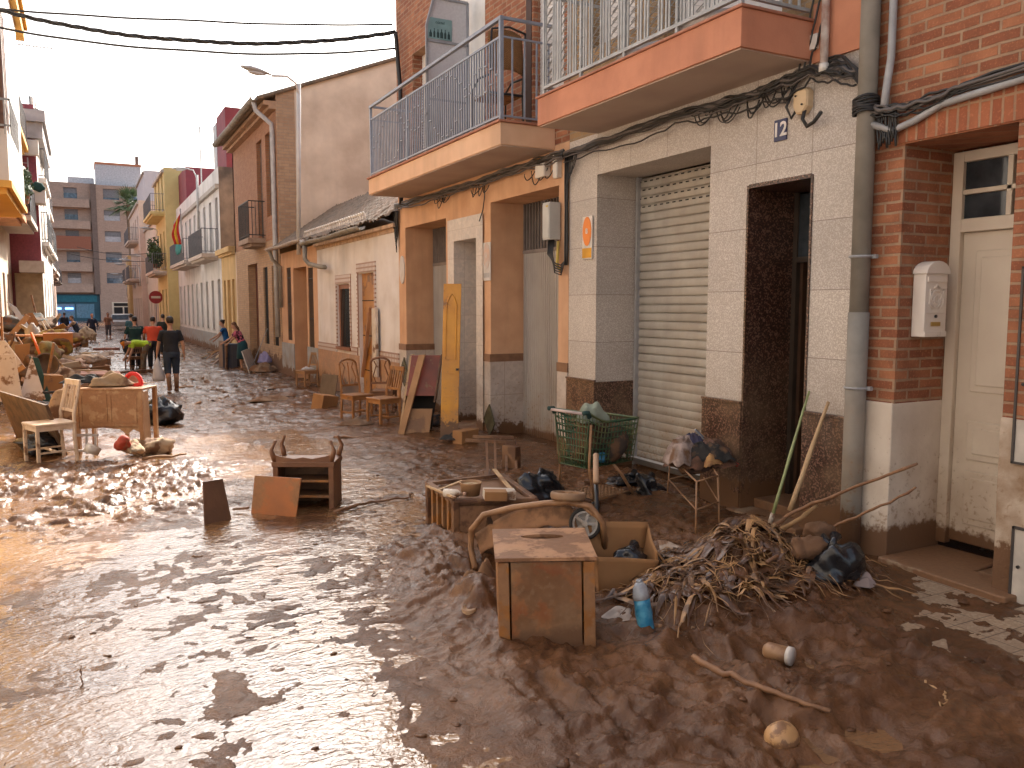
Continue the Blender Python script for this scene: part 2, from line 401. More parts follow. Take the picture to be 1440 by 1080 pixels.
X_, Y_ = np.meshgrid(XS, YS); Z_ = z0(X_, Y_)+mudh(X_, Y_)
outside = (X_ > 5.6) | (X_ < -2.6) | (Y_ > 140) | (Y_ < 0); Z_ = np.where(outside, z0(X_, Y_)-.03, Z_)
ny, nx = X_.shape
_xl, _yl, _zl = XS.tolist(), YS.tolist(), Z_
import bisect
def ground(x, y):
    i = min(max(bisect.bisect(_xl, x)-1, 0), nx-2); j = min(max(bisect.bisect(_yl, y)-1, 0), ny-2)
    u = (x-_xl[i])/(_xl[i+1]-_xl[i]); v = (y-_yl[j])/(_yl[j+1]-_yl[j])
    return float((_zl[j, i]*(1-u)+_zl[j, i+1]*u)*(1-v)+(_zl[j+1, i]*(1-u)+_zl[j+1, i+1]*u)*v)
me = bpy.data.meshes.new('muddy_street'); me.vertices.add(nx*ny)
me.vertices.foreach_set('co', np.stack([X_, Y_, Z_], -1).astype(np.float32).ravel())
I = (np.arange(ny-1)[:, None]*nx+np.arange(nx-1)[None, :]).ravel(); Q = np.stack([I, I+1, I+nx+1, I+nx], -1)
me.loops.add(Q.size); me.polygons.add(len(I)); me.loops.foreach_set('vertex_index', Q.ravel().astype(np.int32))
me.polygons.foreach_set('loop_start', (np.arange(len(I))*4).astype(np.int32)); me.update(calc_edges=True); me.validate()
me.polygons.foreach_set('use_smooth', np.ones(len(I), dtype=bool))
t = NT('wet mud'); n1 = t.noise(1.3, 8); n2 = t.noise(9, 8, rough=.65, dist=.4); n3 = t.noise(60, 6)
col = t.mix(t.rng(n1, .38, .62), (.090, .038, .016), (.155, .070, .030))
col = t.mix(t.rng(n2, .45, .7, 0, .6), col, (.05, .024, .013))
col = t.mix(t.rng(n3, .6, .72, 0, .3), col, (.20, .115, .06))
rg = t.rng(t.noise(2.2, 6), .38, .62, .10, .30)
hh = t.math('MULTIPLY_ADD', n3, .25, n2)
mud_m = t.out(col, rg, t.bump(hh, .9, .022), spec=.5)
t.b.inputs['IOR'].default_value = 1.33
me.materials.append(mud_m)
g = bpy.data.objects.new('street_ground', me); COL.objects.link(g); struct(g)
# standing water
wm = MB(); WY = list(np.arange(-4, 34, .5))+list(np.arange(34, 141, 4))
for a, b in zip(WY, WY[1:]):
    za = float(z0(0, a)); zb = float(z0(0, b)); wm.add([(-2.0, a, za), (5.33, a, za), (5.33, b, zb), (-2.0, b, zb)], [(0, 1, 2, 3)])
t = NT('muddy water')
v = t.scale(t.obj(), (2.0, 3.4, 1)); r1 = t.noise(2.6, 3, vec=v, dist=.8); r2 = t.noise(10, 4, vec=v, dist=.6); r3 = t.noise(34, 3, vec=v)
wav = t.math('MULTIPLY_ADD', r2, .45, t.math('MULTIPLY_ADD', r3, .07, r1))
col = t.mix(t.rng(t.noise(.9, 5), .4, .62), (.15, .072, .03), (.25, .135, .06))
water_m = t.out(col, t.rng(t.noise(1.7, 4), .45, .62, .02, .09), t.bump(wav, .42, .03), spec=.5)
t.b.inputs['IOR'].default_value = 2.0
struct(wm.build('water', water_m, smooth=True))
# tiled pavement slab that shows through the mud in front of the brick house
tile_m = speckmat('pavement tiles', (.36, .25, .16), (.28, .19, .12), (.40, .30, .2), 60, (.20, .20, 0.0), .55, (.07, .035, .02), flat=True)
pv = MB()
pv.box(4.2, 5.36, -2, 4.25, -.1, .023); struct(pv.build('pavement', tile_m))

# ================================================================ HOUSES, right row
XF = 5.35
brick = brickmat('red facing brick', (.25, .080, .035), (.42, .165, .075), (.36, .23, .14), ms=.011, bump=1.0, blotch=.5)
brick_s = brickmat('red brick soldier course', (.28, .08, .034), (.42, .145, .065), (.36, .22, .13), soldier=True, bw=.30, offset=0)
brick_o = brickmat('weathered orange brick', (.34, .15, .075), (.42, .20, .10), (.30, .2, .13), bw=.27, bh=.07)
terraz = speckmat('pinkish terrazzo cladding', (.53, .46, .395), (.42, .36, .305), (.64, .58, .51), 120, (.63, .56, 0, .16), .5, (.24, .19, .16), tide=(.15, .2))
darkgr = speckmat('dark red granite', (.028, .012, .008), (.11, .045, .03), (.22, .12, .08), 80, None, .3, tide=(.30, .28), cont=(.5, .6))
orange_st = M('orange stucco', (.64, .38, .22), (.52, .29, .16), 2.2, .9, .25, 90, streak=2.5, tide=(.15, .2))
white_tile = speckmat('white dado tiles', (.58, .50, .43), (.53, .46, .40), (.5, .43, .37), 20, (.62, .62, 0), .35, (.30, .24, .19), tide=(.22, .3))
white_st = M('white limewash', (.72, .68, .66), (.60, .54, .50), 1.6, .9, .3, 60, streak=1.4, tide=(.1, .2))
rust_st = M('rust red plaster', (.56, .235, .13), (.47, .19, .105), 3, .85, .15, 70, streak=2)
cream_paint = M('cream door paint', (.66, .57, .45), (.60, .50, .39), 2, .45, .05, 60, tide=(.22, .15))
soffit_m = M('dusty soffit plaster', (.50, .38, .30), (.42, .31, .25), 1.5, .95, .2, 50)
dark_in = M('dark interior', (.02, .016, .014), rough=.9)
roofdeck = M('flat roof deck', (.3, .22, .17), rough=.9)
tilem = M('mossy clay roof tiles', (.24, .17, .12), (.12, .10, .075), 4, .9, .8, 22)
grey_metal = M('grey painted metal', (.36, .35, .35), (.27, .26, .25), 6, .5, .05, streak=3)
zinc = M('zinc pipe', (.29, .26, .22), (.19, .17, .14), 3, .75, .1, streak=2, tide=(.35, .3))
black_cable = M('black cable', (.02, .018, .017), rough=.5)
grey_cable = M('grey cable', (.12, .10, .09), rough=.6)
white_pl = M('white plastic', (.70, .66, .60), (.6, .55, .48), 4, .45, .03)
glass_d = glassmat('dark window glass')
blind_m = M('white roller blind', (.68, .64, .60), (.60, .56, .52), 3, .6, .05)

def tileroof(name, X0, Xr, y0, y1, ze, zr, parent, mat=tilem, seed=1, step=.22):
    """clay tile roof rising from the eave (X0,ze) to the ridge (Xr,zr), barrel rows running up the slope"""
    rr = random.Random(seed); n = int((y1-y0)/.035); off = [rr.uniform(-.02, .03) for _ in range(400)]
    def fn(u, v):
        y = y0+(y1-y0)*u; k = (y-y0)/step; w = abs(math.sin(k*math.pi))*.055+off[int(k) % 400]*.7
        c = v*14; s_ = (c-int(c))*.03
        return (X0+(Xr-X0)*v+(off[int(k*3) % 400] if v == 0 else 0), y, ze+(zr-ze)*v+w-s_+.05+off[int(v*60+k) % 400]*.4)
    m = MB().grid(fn, n, 42); o = m.build(name, mat, parent, True, world=True); 
    mm = MB(); mm.box(X0+.02, X0+.1, y0, y1, ze-.06, ze+.02); return o

# ---------- red brick house (nearest)
bh = thing('brick_house', 'nearest house, red brick with recessed cream panelled door and white plinth', 'house', (XF, 4.34, 0))
ops = [(3.24, 4.06, -.4, 3.12, .60)]
m = facade(XF, .6, -5, 4.34, 1.22, 9.2, [(3.24, 4.06, 1.22, 3.12, .60), (1.3, 2.3, 4.6, 6.9, .3)]); shell(m, XF, XF+9, -5, 4.34, 1.22, 9.2)
m.build('wall', brick, bh, world=True)
m = MB().box(XF-.012, XF+.05, 3.13, 4.17, 3.13, 3.40); m.build('lintel', brick_s, bh, world=True)
wplinth = M('painted white plinth', (.66, .57, .47), (.58, .49, .40), 3, .7, .2, 50, tide=(.26, .12))
broke = M('broken plaster plinth', (.56, .46, .36), (.26, .16, .09), 5, .9, .6, 20, tide=(.35, .3))
m = MB().box(XF-.02, XF+.60, 4.055, 4.34, -.3, 1.222); m.build('plinth', wplinth, bh, world=True, bevel=.01)
m = MB(); m.grid(lambda u, v: (XF-.02+.012*fbm(np.array([u*40.]), np.array([v*9.]), 3)[0], 3.235-u*8, -.3+1.522*v), 60, 12); m.box(XF-.01, XF+.6, 3.17, 3.235, -.3, 1.22)
m.build('plinth', broke, bh, world=True)
dr = MB(); DX = XF+.60
dr.box(DX-.05, DX+.02, 3.97, 4.055, .1, 3.1); dr.box(DX-.05, DX+.02, 3.24, 3.30, .1, 3.1); dr.box(DX-.05, DX+.02, 3.30, 3.97, 3.02, 3.1); dr.box(DX-.055, DX+.02, 3.30, 3.97, 2.50, 2.60)
fr = dr.build('door_frame', cream_paint, bh, world=True, bevel=.008)
q = MB(); q.box(DX-.045, DX, 3.30, 3.97, 2.78, 2.815); q.box(DX-.045, DX, 3.60, 3.64, 2.60, 3.02); q.build('transom_bars', cream_paint, fr, world=True, bevel=.004)
MB().box(DX-.01, DX+.01, 3.29, 3.98, 2.55, 3.05).build('transom_glass', glass_d, fr, world=True)
dl = MB(); dl.box(DX-.01, DX+.04, 3.30, 3.97, .13, 2.50)
for za, zb in ((1.30, 2.36), (.78, 1.08), (.28, .70)):
    dl.box(DX-.022, DX, 3.40, 3.86, za, zb); dl.box(DX-.032, DX, 3.45, 3.81, za+.05, zb-.05)
dlo = dl.build('door', cream_paint, bh, world=True, bevel=.01)
MB().lathe([(.028, 0), (.03, .01), (.012, .02), (.012, .045), (.026, .055), (.028, .075), (.0, .085)], (DX-.01, 3.345, 1.25), 12, Euler((0, -math.pi/2, 0)).to_matrix()).build('handle', M('brass', (.5, .35, .12), metal=1, rough=.35), dlo, True, world=True)
# stone step, cracked slab
stone_m = M('worn stone step', (.30, .20, .12), (.20, .12, .07), 4, .8, .4, 25, mud=.7)
m = MB(); m.prism([(0, 0), (.98, -.02), (1.02, .30), (.55, .33), (.50, .72), (.0, .70)], (XF-.12, 4.05, -.05), (0, -1, 0), (1, 0, 0), (0, 0, .12)); 
m.prism([(.53, .36), (1.0, .33), (1.0, .72), (.53, .74)], (XF-.12, 4.05, -.05), (0, -1, 0), (1, 0, 0), (0, 0, .105)); m.build('doorstep', stone_m, bh, world=True, bevel=.012)
for (za, zb, yb) in ((.93, 2.20, 3.145), (-.02, .52, 3.11)):
    mt = MB(); ya = yb-.62; mt.box(XF-.034, XF, ya, yb, za, zb)
    mm = brick if za > .5 else M('meter door white', (.62, .55, .47), (.5, .42, .34), 6, .5, .05, mud=.35, muds=9)
    a = MB(); 
    for bb in ((ya, ya+.015, za, zb), (yb-.015, yb, za, zb), (ya, yb, za, za+.015), (ya, yb, zb-.015, zb)): a.box(XF-.044, XF-.02, *bb)
    if za > .5:
        mo = MB().box(XF-.034, XF, ya, yb, 1.22, zb).build('meter_door', brick, bh, world=True)
        MB().box(XF-.03, XF, ya+.01, yb-.01, za, 1.22).build('meter_door', M('meter door white', (.62, .55, .47)), bh, world=True)
    else: mo = mt.build('meter_door', mm, bh, world=True, bevel=.004)
    a.build('frame', M('dark steel frame', (.06, .05, .045), rough=.5), mo, world=True)
    MB().lathe([(.011, 0), (.011, .012), (0, .013)], (XF-.033, yb-.05, za+.52 if za > .5 else .26), 10, Euler((0, -math.pi/2, 0)).to_matrix()).build('lock', black_cable, mo, world=True)
wf = MB().box(XF+.24, XF+.28, 1.32, 2.28, 4.62, 6.88).build('window', cream_paint, bh, world=True); MB().box(XF+.22, XF+.24, 1.4, 2.2, 4.7, 6.8).build('pane', glass_d, wf, world=True)

# ---------- house number 12
gh = thing('terrazzo_house', 'house number 12 clad in pinkish terrazzo with a roller shutter and an open dark doorway', 'house', (XF, 8.70, 0))
GA = (6.15, 8.09, -.3, 3.46, .60); DO = (4.90, 5.64, -.3, 3.02, .62)
m = facade(XF, .6, 4.345, 8.70, -.3, 3.93, [GA, DO]); shell(m, XF, XF+9, 4.345, 8.70, -.3, 3.93, True, True, True)
m.build('wall', terraz, gh, world=True)
for a, b, e in ((4.345, 4.905, 0), (5.635, 6.165, .6), (8.075, 8.70, .6)):
    pl = MB().prism([(XF-.03, a), (XF-.03, b), (XF+.01, b)]+([(XF+.6, b), (XF+.6, b-.02), (XF+.01, b-.02), (XF+.01, a)] if e and b < 7 else [(XF+.01, a+.02), (XF+.6, a+.02), (XF+.6, a)] if e else [(XF+.01, a)]), (0, 0, -.3), (1, 0, 0), (0, 1, 0), (0, 0, 1.35)).build('plinth', darkgr, gh, world=True)
    MB().box(XF-.045, XF, a, b, 1.05, 1.075).build('plinth_cap', darkgr, pl, world=True, bevel=.004)
m = MB(); m.box(XF-.012, XF+.62, 5.622, 5.645, -.2, 3.02); m.box(XF-.012, XF+.62, 4.895, 4.915, -.2, 3.02); m.box(XF-.012, XF+.62, 4.915, 5.622, 2.995, 3.03)
m.build('door_surround', darkgr, gh, world=True)
m = MB(); m.box(XF+.15, XF+.62, 4.915, 5.62, -.2, .16); m.box(XF-.12, XF+.15, 4.85, 5.70, -.2, .08); m.build('doorstep', stone_m, gh, world=True, bevel=.01)
# hallway seen through the open door, its leaf swung inside
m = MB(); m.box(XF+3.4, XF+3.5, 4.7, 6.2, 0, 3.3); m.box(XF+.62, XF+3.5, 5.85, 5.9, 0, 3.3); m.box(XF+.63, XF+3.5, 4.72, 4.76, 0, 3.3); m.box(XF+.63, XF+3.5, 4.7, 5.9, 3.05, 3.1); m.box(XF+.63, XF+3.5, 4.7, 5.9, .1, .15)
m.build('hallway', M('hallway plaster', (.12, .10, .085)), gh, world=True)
m = MB(); m.box(XF+.55, XF+.60, 5.57, 5.62, .16, 2.99); m.box(XF+.55, XF+.6, 4.915, 4.96, .16, 2.99); m.box(XF+.55, XF+.60, 4.96, 5.57, 2.35, 2.40); dfo = m.build('door_frame', M('dark bronze frame', (.05, .035, .025), rough=.4), gh, world=True)
MB().box(XF+.57, XF+.58, 4.96, 5.57, 2.40, 2.97).build('transom_glass', glass_d, dfo, world=True)
m = MB(); m.bar((XF+.60, 5.55, 1.3), (XF+1.15, 5.50, 1.3), .04, 2.25); dd = m.build('door', M('dark varnished door', (.07, .035, .02), rough=.4), gh, world=True)
MB().bar((XF+.74, 5.52, 1.0), (XF+.74, 5.52, 1.35), .02).build('handle', grey_metal, dd, world=True)
# roller shutter
slat = M('beige shutter slats', (.43, .39, .33), (.33, .29, .24), 3, .5, .08, 40, streak=2.2, tide=(.12, .1))
def shut(u, v):
    z = .02+3.42*u; k = (z % .098)/.098; dx = .016*math.sin(k*math.pi)**.6-.0
    if k < .07: dx = -.012
    return (XF+.60-dx, 6.165+1.91*v, z)
so_ = MB().grid(shut, 350, 2).build('roller_shutter', slat, gh, world=True)
m = MB(); rr = random.Random(5)
for k in range(31, 35):
    for j in range(17):
        y = 6.24+j*.112+(k % 2)*.03; z = .02+k*.098+.045; m.box(XF+.580, XF+.60, y, y+.05, z, z+.014)
m.build('vent_slots', dark_in, so_, world=True)
m = MB(); m.box(XF+.54, XF+.60, 6.165, 6.20, -.1, 3.46); m.box(XF+.54, XF+.6, 8.04, 8.075, -.1, 3.46); m.build('shutter_guides', grey_metal, so_, world=True)
m = MB().ob((XF+.50, 7.12, .10), (.03, 1.85, .17), (0, -.9, 0)); m.build('bottom_rail', grey_metal, so_, world=True)
# upper floor: set-back face behind the balcony, rust band at its right
yb = brickmat('ochre upper brick', (.28, .17, .075), (.36, .22, .10), (.3, .22, .14))
m = facade(XF+.001, .3, 4.345, 8.70, 3.932, 9.0, [(5.3, 6.9, 4.25, 6.6, .25), (7.4, 8.3, 4.9, 6.6, .25)]); shell(m, XF+.001, XF+9, 4.345, 8.70, 3.932, 9.0, True, True, True); m.build('upper_wall', yb, gh, world=True)
MB().box(XF-.03, XF, 4.36, 4.93, 3.90, 4.36).build('band', rust_st, gh, world=True)
for a, b, c, e in ((5.3, 6.9, 4.25, 6.6), (7.4, 8.3, 4.9, 6.6)):
    w = MB().box(XF+.20, XF+.24, a, b, c, e).build('window', blind_m, gh, world=True)
bl = thing  # balcony as part
SL = MB(); SL.prism([(0, 0), (0, .29), (.005, .29), (.80, .31), (.80, 0)], (4.56, 4.93, 3.93), (1, 0, 0), (0, 0, 1), (0, 3.17, 0)); bal = SL.build('balcony', rust_st, gh, world=True, bevel=.008)
MB().box(4.585, XF-.002, 4.955, 8.075, 3.918, 3.932).build('soffit', soffit_m, bal, world=True)
MB().box(4.54, XF-.002, 4.91, 8.12, 4.221, 4.245).build('coping', M('clay coping', (.40, .17, .10), (.3, .12, .07), 8), bal, world=True, bevel=.006)
rm = M('pale grey railing paint', (.40, .40, .39), (.28, .28, .27), 9, .45, .05, streak=3)
RX = 4.62; m = MB()
m.box(RX-.02, RX+.02, 4.98, 8.05, 4.32, 4.35); m.box(RX-.02, RX+.02, 4.98, 8.05, 5.28, 5.32)
for y in (4.98, 5.75, 6.52, 7.28, 8.03): m.box(RX-.017, RX+.017, y+.003, y+.035, 4.24, 5.281)
for e in (4.982, 8.018): m.box(RX+.022, XF, e, e+.03, 4.322, 4.348); m.box(RX+.022, XF, e, e+.03, 5.283, 5.317)
for i in range(6): m.box(RX+.1+i*.1, RX+.115+i*.1, 4.985, 5.005, 4.34, 5.3)
y = 5.06; k = 0
while y < 8.0:
    for dy in (0, .045, .2, .245): m.box(RX-.006, RX+.006, y+dy, y+dy+.022, 4.34, 5.30)
    for ph in (0, 1):
        P = []; 
        for j in range(22): P.append((RX+(.012 if ph else -.012), y+.06+.115*(j % 2 if ph else 1-j % 2)+.005, 4.34+j*.0457))
        m.tube(P, .0065, 4)
    y += .305
m.build('railing', rm, bal, world=True)
m = MB(); 
for (yy, w, c) in ((5.6, .5, 0), (6.6, .3, 1)): m.blob((4.85, yy, 4.33), (.2, w, .1), c, .3, 12)
m.build('laundry_bundle', clothmat('grey white cloth', (.5, .46, .44)), bal, True, world=True)

# ---------- orange stucco house
oh = thing('orange_house', 'orange stucco house with two ribbed garage doors and a long grey railed balcony', 'house', (XF, 14.83, 0))
OR = (8.95, 10.89, -.4, 3.45, .57); OM = (11.33, 12.18, -.4, 2.98, .55); OL = (12.55, 14.46, -.4, 3.38, .57)
m = facade(XF, .57, 8.705, 14.83, 1.2, 3.95, [(OR[0], OR[1], 1.2, 3.45, .57), (OM[0], OM[1], 1.2, 2.98, .55), (OL[0], OL[1], 1.2, 3.38, .57)]); shell(m, XF, XF+9, 8.705, 14.83, 1.2, 3.95)
m.build('wall', orange_st, oh, world=True)
for a, b in ((8.705, 8.95), (10.89, 11.33), (12.18, 12.55), (14.46, 14.83)): MB().box(XF-.012, XF+.565, a+(.0 if a < 9 else -.004), b+.004, -.4, 1.2).build('dado', white_tile, oh, world=True)
bandm = M('brown band tiles', (.25, .13, .07), (.18, .09, .05), 12, .5)
for a, b in ((8.705, 8.95), (10.89, 11.10), (12.42, 12.55), (14.46, 14.83)): MB().box(XF-.02, XF+.57, a-.008, b+.008, 1.12, 1.235).build('dado_band', bandm, oh, world=True)
pale = speckmat('pale surround', (.66, .58, .50), (.60, .52, .45), (.56, .5, .44), 20, (.5, .45, 0), .4, (.4, .33, .27), tide=(.2, .25))
m = facade(XF-.03, .04, 11.10, 12.42, -.4, 3.32, [(11.336, 12.174, -.4, 2.974, .56)]); m.build('door_surround', pale, oh, world=True)
corr = M('grey corrugated door', (.40, .36, .32), (.34, .30, .26), 2, .5, .05, streak=2.6, tide=(.1, .12))
for (a, b, c, e, D), zg in ((OR, 2.75), (OL, 2.72)):
    def cf(u, v, a=a, b=b, zg=zg, D=D):
        y = a+(b-a)*u; k = (y % .062)/.062; dx = .016 if .15 < k < .55 else 0
        return (XF+D-.01-dx, y, -.1+(zg+.1)*v)
    o = MB().grid(cf, int((b-a)/.0077), 2).build('garage_door', corr, oh, world=True)
    m = MB(); n = int((b-a)/.085)
    for i in range(n+1): y = a+.02+i*(b-a-.04)/n; m.box(XF+D-.03, XF+D-.005, y-.012, y+.012, zg, e)
    m.box(XF+D-.035, XF+D, a, b, zg-.03, zg+.02); m.build('grille', M('brown grey grille', (.22, .18, .16)), o, world=True)
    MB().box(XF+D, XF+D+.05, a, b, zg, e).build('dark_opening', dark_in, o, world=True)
MB().box(XF+.50, XF+.56, 11.33, 12.18, -.2, 2.98).build('tiled_back_wall', speckmat('grey white wall tiles', (.46, .41, .37), (.42, .38, .34), (.4, .36, .3), 20, (.45, .56, 0), .4, (.22, .18, .15), tide=(.7, .5)), oh, world=True)
MB().box(XF-.25, XF+.5, 11.25, 12.25, -.4, .08).build('doorstep', stone_m, oh, world=True, bevel=.015)
# upper floor
UW = [(13.15, 14.0, 4.22, 6.35, .2), (11.06, 12.02, 4.22, 6.7, .06), (8.85, 9.62, 4.22, 6.7, .12)]
m = facade(XF+.001, .2, 8.705, 14.83, 3.952, 9.3, UW); shell(m, XF+.001, XF+9, 8.705, 14.83, 3.952, 9.3); m.build('upper_wall', brick, oh, world=True)
for i, (a, b, c, e, D) in enumerate(UW):
    if i == 1: w = MB().box(XF+D-.02, XF+D, a, b, c, e).build('balcony_door', white_pl, oh, world=True); continue
    w = MB().grid(lambda u, v: (XF+D-.01-.008*abs(math.sin((c+(e-c)*u)*math.pi/.05)), a+(b-a)*v, c+(e-c)*u), 300, 1).build('roller_blind', blind_m, oh, world=True)
MB().box(XF-.01, XF+.05, 9.66, 9.80, 4.2, 7).build('pilaster', M('dark brown post', (.07, .035, .025)), oh, world=True)
m = MB(); m.box(4.58, XF, 9.05, 14.2, 3.9, 4.165); bal2 = m.build('balcony', M('orange balcony stucco', (.72, .46, .29), (.62, .38, .23), 2, .9, .2, 70, streak=1.5), oh, world=True, bevel=.008)
MB().box(4.60, XF-.002, 9.07, 14.18, 3.888, 3.902).build('soffit', soffit_m, bal2, world=True)
MB().box(4.55, XF-.002, 9.02, 14.23, 4.166, 4.195).build('coping', M('clay coping', (.40, .17, .10)), bal2, world=True, bevel=.006)
rg2 = M('blue grey railing paint', (.26, .28, .33), (.20, .22, .26), 7, .45, .05); RX = 4.62
m = MB(); m.box(RX-.015, RX+.015, 9.10, 14.15, 4.24, 4.265); m.box(RX-.012, RX+.012, 9.10, 14.15, 5.17, 5.195); m.box(RX-.025, RX+.025, 9.08, 14.17, 5.38, 5.42)
for e in (9.10, 14.12): m.box(RX+.016, XF, e-.012, e+.012, 4.242, 4.262); m.box(RX+.013, XF, e-.012, e+.012, 5.172, 5.192); m.box(RX+.027, XF, e-.018, e+.018, 5.383, 5.417)
for i in range(4): m.box(RX+.14+i*.17, RX+.158+i*.17, 9.09, 9.108, 4.25, 5.19)
m.box(RX-.023, RX+.023, 9.082, 9.128, 4.19, 5.379); m.box(RX-.02, RX+.02, 14.12, 14.16, 4.19, 5.379); m.box(RX-.02, RX+.02, 12.3, 12.34, 4.19, 5.2)
n = 64
for i in range(n):
    y = 9.18+i*(4.92/n); m.box(RX-.008, RX+.008, y, y+.018, 4.26, 5.18)
    if i % 2 == 0:
        ph = 4.62+.32*math.sin(i*.21+.4); m.box(RX-.02, RX-.008, y-.03, y+.055, ph, ph+.014)
        ph = 4.85-.25*math.sin(i*.21+.4); m.box(RX-.02, RX-.008, y-.03, y+.055, ph, ph+.014)
m.build('railing', rg2, bal2, world=True)
# ================================================================ low houses and the far street
# ---------- white low house
wh = thing('low_house', 'white low house with patterned tile borders, brown door and mossy tiled roof', 'house', (XF, 20.9, -.2))
WO = [(16.3, 17.4, -.6, 2.64, .12), (18.05, 19.1, .98, 2.44, .12)]
m = facade(XF, .2, 14.835, 20.9, -.6, 3.35, WO); shell(m, XF, XF+9, 14.835, 20.9, -.6, 3.35, False); m.build('wall', white_st, wh, world=True)
dado_b = speckmat('terracotta dado tiles', (.50, .27, .14), (.43, .22, .11), (.40, .22, .12), 15, (.42, .42, 0), .4, (.3, .16, .1), tide=(.45, .3))
for a, b in ((14.84, 16.28), (17.42, 20.9)): MB().box(XF-.02, XF, a, b, -.6, .86).build('dado', dado_b, wh, world=True)
t = NT('patterned border tiles'); u, z = uv(t)
vv = t.n('TexVoronoi'); vv.distance = 'CHEBYCHEV'; t.l(t.comb(t.math('MULTIPLY', u, 11), t.math('MULTIPLY', z, 11)), vv.inputs['Vector']); vv.inputs['Randomness'].default_value = 0; vv.inputs['Scale'].default_value = 1
pat_m = t.out(t.mix(t.rng(vv.outputs['Distance'], .28, .33), (.60, .54, .50), (.30, .17, .12)), .4)
m = MB()
for a, b in ((14.84, 16.20), (17.5, 17.97), (19.18, 20.9)): m.box(XF-.028, XF, a, b, .86, 1.04)
m.box(XF-.024, XF, 16.2, 17.5, 2.66, 2.86); m.box(XF-.024, XF, 16.2, 16.29, 1.04, 2.66); m.box(XF-.024, XF, 17.41, 17.5, 1.04, 2.66)
m.box(XF-.024, XF, 17.97, 19.18, 2.46, 2.66); m.box(XF-.024, XF, 17.97, 18.04, 1.0, 2.46); m.box(XF-.024, XF, 19.11, 19.18, 1.0, 2.46)
m.build('tile_border', pat_m, wh, world=True)
m = MB(); m.box(XF+.08, XF+.12, 16.3, 17.4, -.4, 2.64); dw = m.build('door', M('brown board door', (.42, .19, .045), (.33, .14, .03), 3, .5, .1, 30, mud=.3), wh, world=True)
m = MB(); 
for zz in (.55, 1.3, 2.05): m.box(XF+.074, XF+.08, 16.3, 17.4, zz, zz+.02)
m.build('board_joint', dark_in, dw, world=True)
wood_f = M('varnished window wood', (.26, .09, .03), (.18, .06, .02), 8, .5)
m = MB(); m.box(XF+.04, XF+.12, 18.05, 18.16, 1.0, 2.44); m.box(XF+.04, XF+.12, 18.98, 19.1, 1.0, 2.44); m.box(XF+.04, XF+.12, 18.16, 18.98, 2.34, 2.44); m.box(XF-.05, XF+.12, 18.0, 19.15, .93, 1.0)
wo_ = m.build('window', wood_f, wh, world=True); MB().box(XF+.1, XF+.11, 18.16, 18.98, 1, 2.34).build('pane', glass_d, wo_, world=True)
m = MB()
for i in range(7): m.box(XF+.03, XF+.045, 18.2+i*.12, 18.215+i*.12, 1.0, 2.34)
m.build('window_bars', black_cable, wo_, world=True)
m = MB()
for (dy, n) in ((0, 1),): pass
m.box(XF-.02, XF+.25, 14.84, 20.9, 3.35, 3.43); m.box(XF-.10, XF+.1, 14.84, 20.9, 3.43, 3.50); m.build('cornice', M('cracked cornice', (.56, .40, .28), (.3, .2, .14), 7, .9, .8, 15), wh, world=True)
tileroof('roof', XF-.28, XF+1.75, 14.84, 20.9, 3.52, 4.95, wh, seed=2); tileroof('roof', XF+1.75, XF+9, 14.84, 20.9, 4.93, 3.6, wh, seed=3)
m = MB()
for k in range(30): y = 15.9+k*.165; m.tube([(XF-.34, y+.10*math.cos(a), 3.66+.13*math.sin(a)) for a in [i*math.pi/8 for i in range(9)]], .018, 5)
m.build('scalloped_edging', M('white scalloped edging', (.62, .58, .54), (.4, .35, .3), 9), wh, world=True)
def gutter(y0, y1, x, z, par, mat=zinc, r=.075):
    def fn(u, v): a = math.pi+math.pi*u; return (x+r*math.cos(a), y0+(y1-y0)*v, z+r*math.sin(a)+.012*math.sin(v*9))
    o = MB().grid(fn, 8, 30).build('gutter', mat, par, True, world=True, solid=.006)
    m = MB()
    for k in range(int((y1-y0)/.5)): m.tube([(x+(r+.006)*math.cos(math.pi+math.pi*i/8), y0+.25+k*.5, z+(r+.006)*math.sin(math.pi+math.pi*i/8)) for i in range(9)], .008, 4)
    m.build('bracket', mat, o, world=True); return o
gutter(15.9, 20.9, XF-.38, 3.52, wh)
MB().tube([(XF-.38, 20.6, 3.44), (XF-.38, 20.6, 3.1), (XF-.33, 20.4, 2.98), (XF-.22, 19.9, 2.9), (XF-.2, 19.4, 2.86)], .055, 10).build('downpipe', zinc, wh, True, world=True)
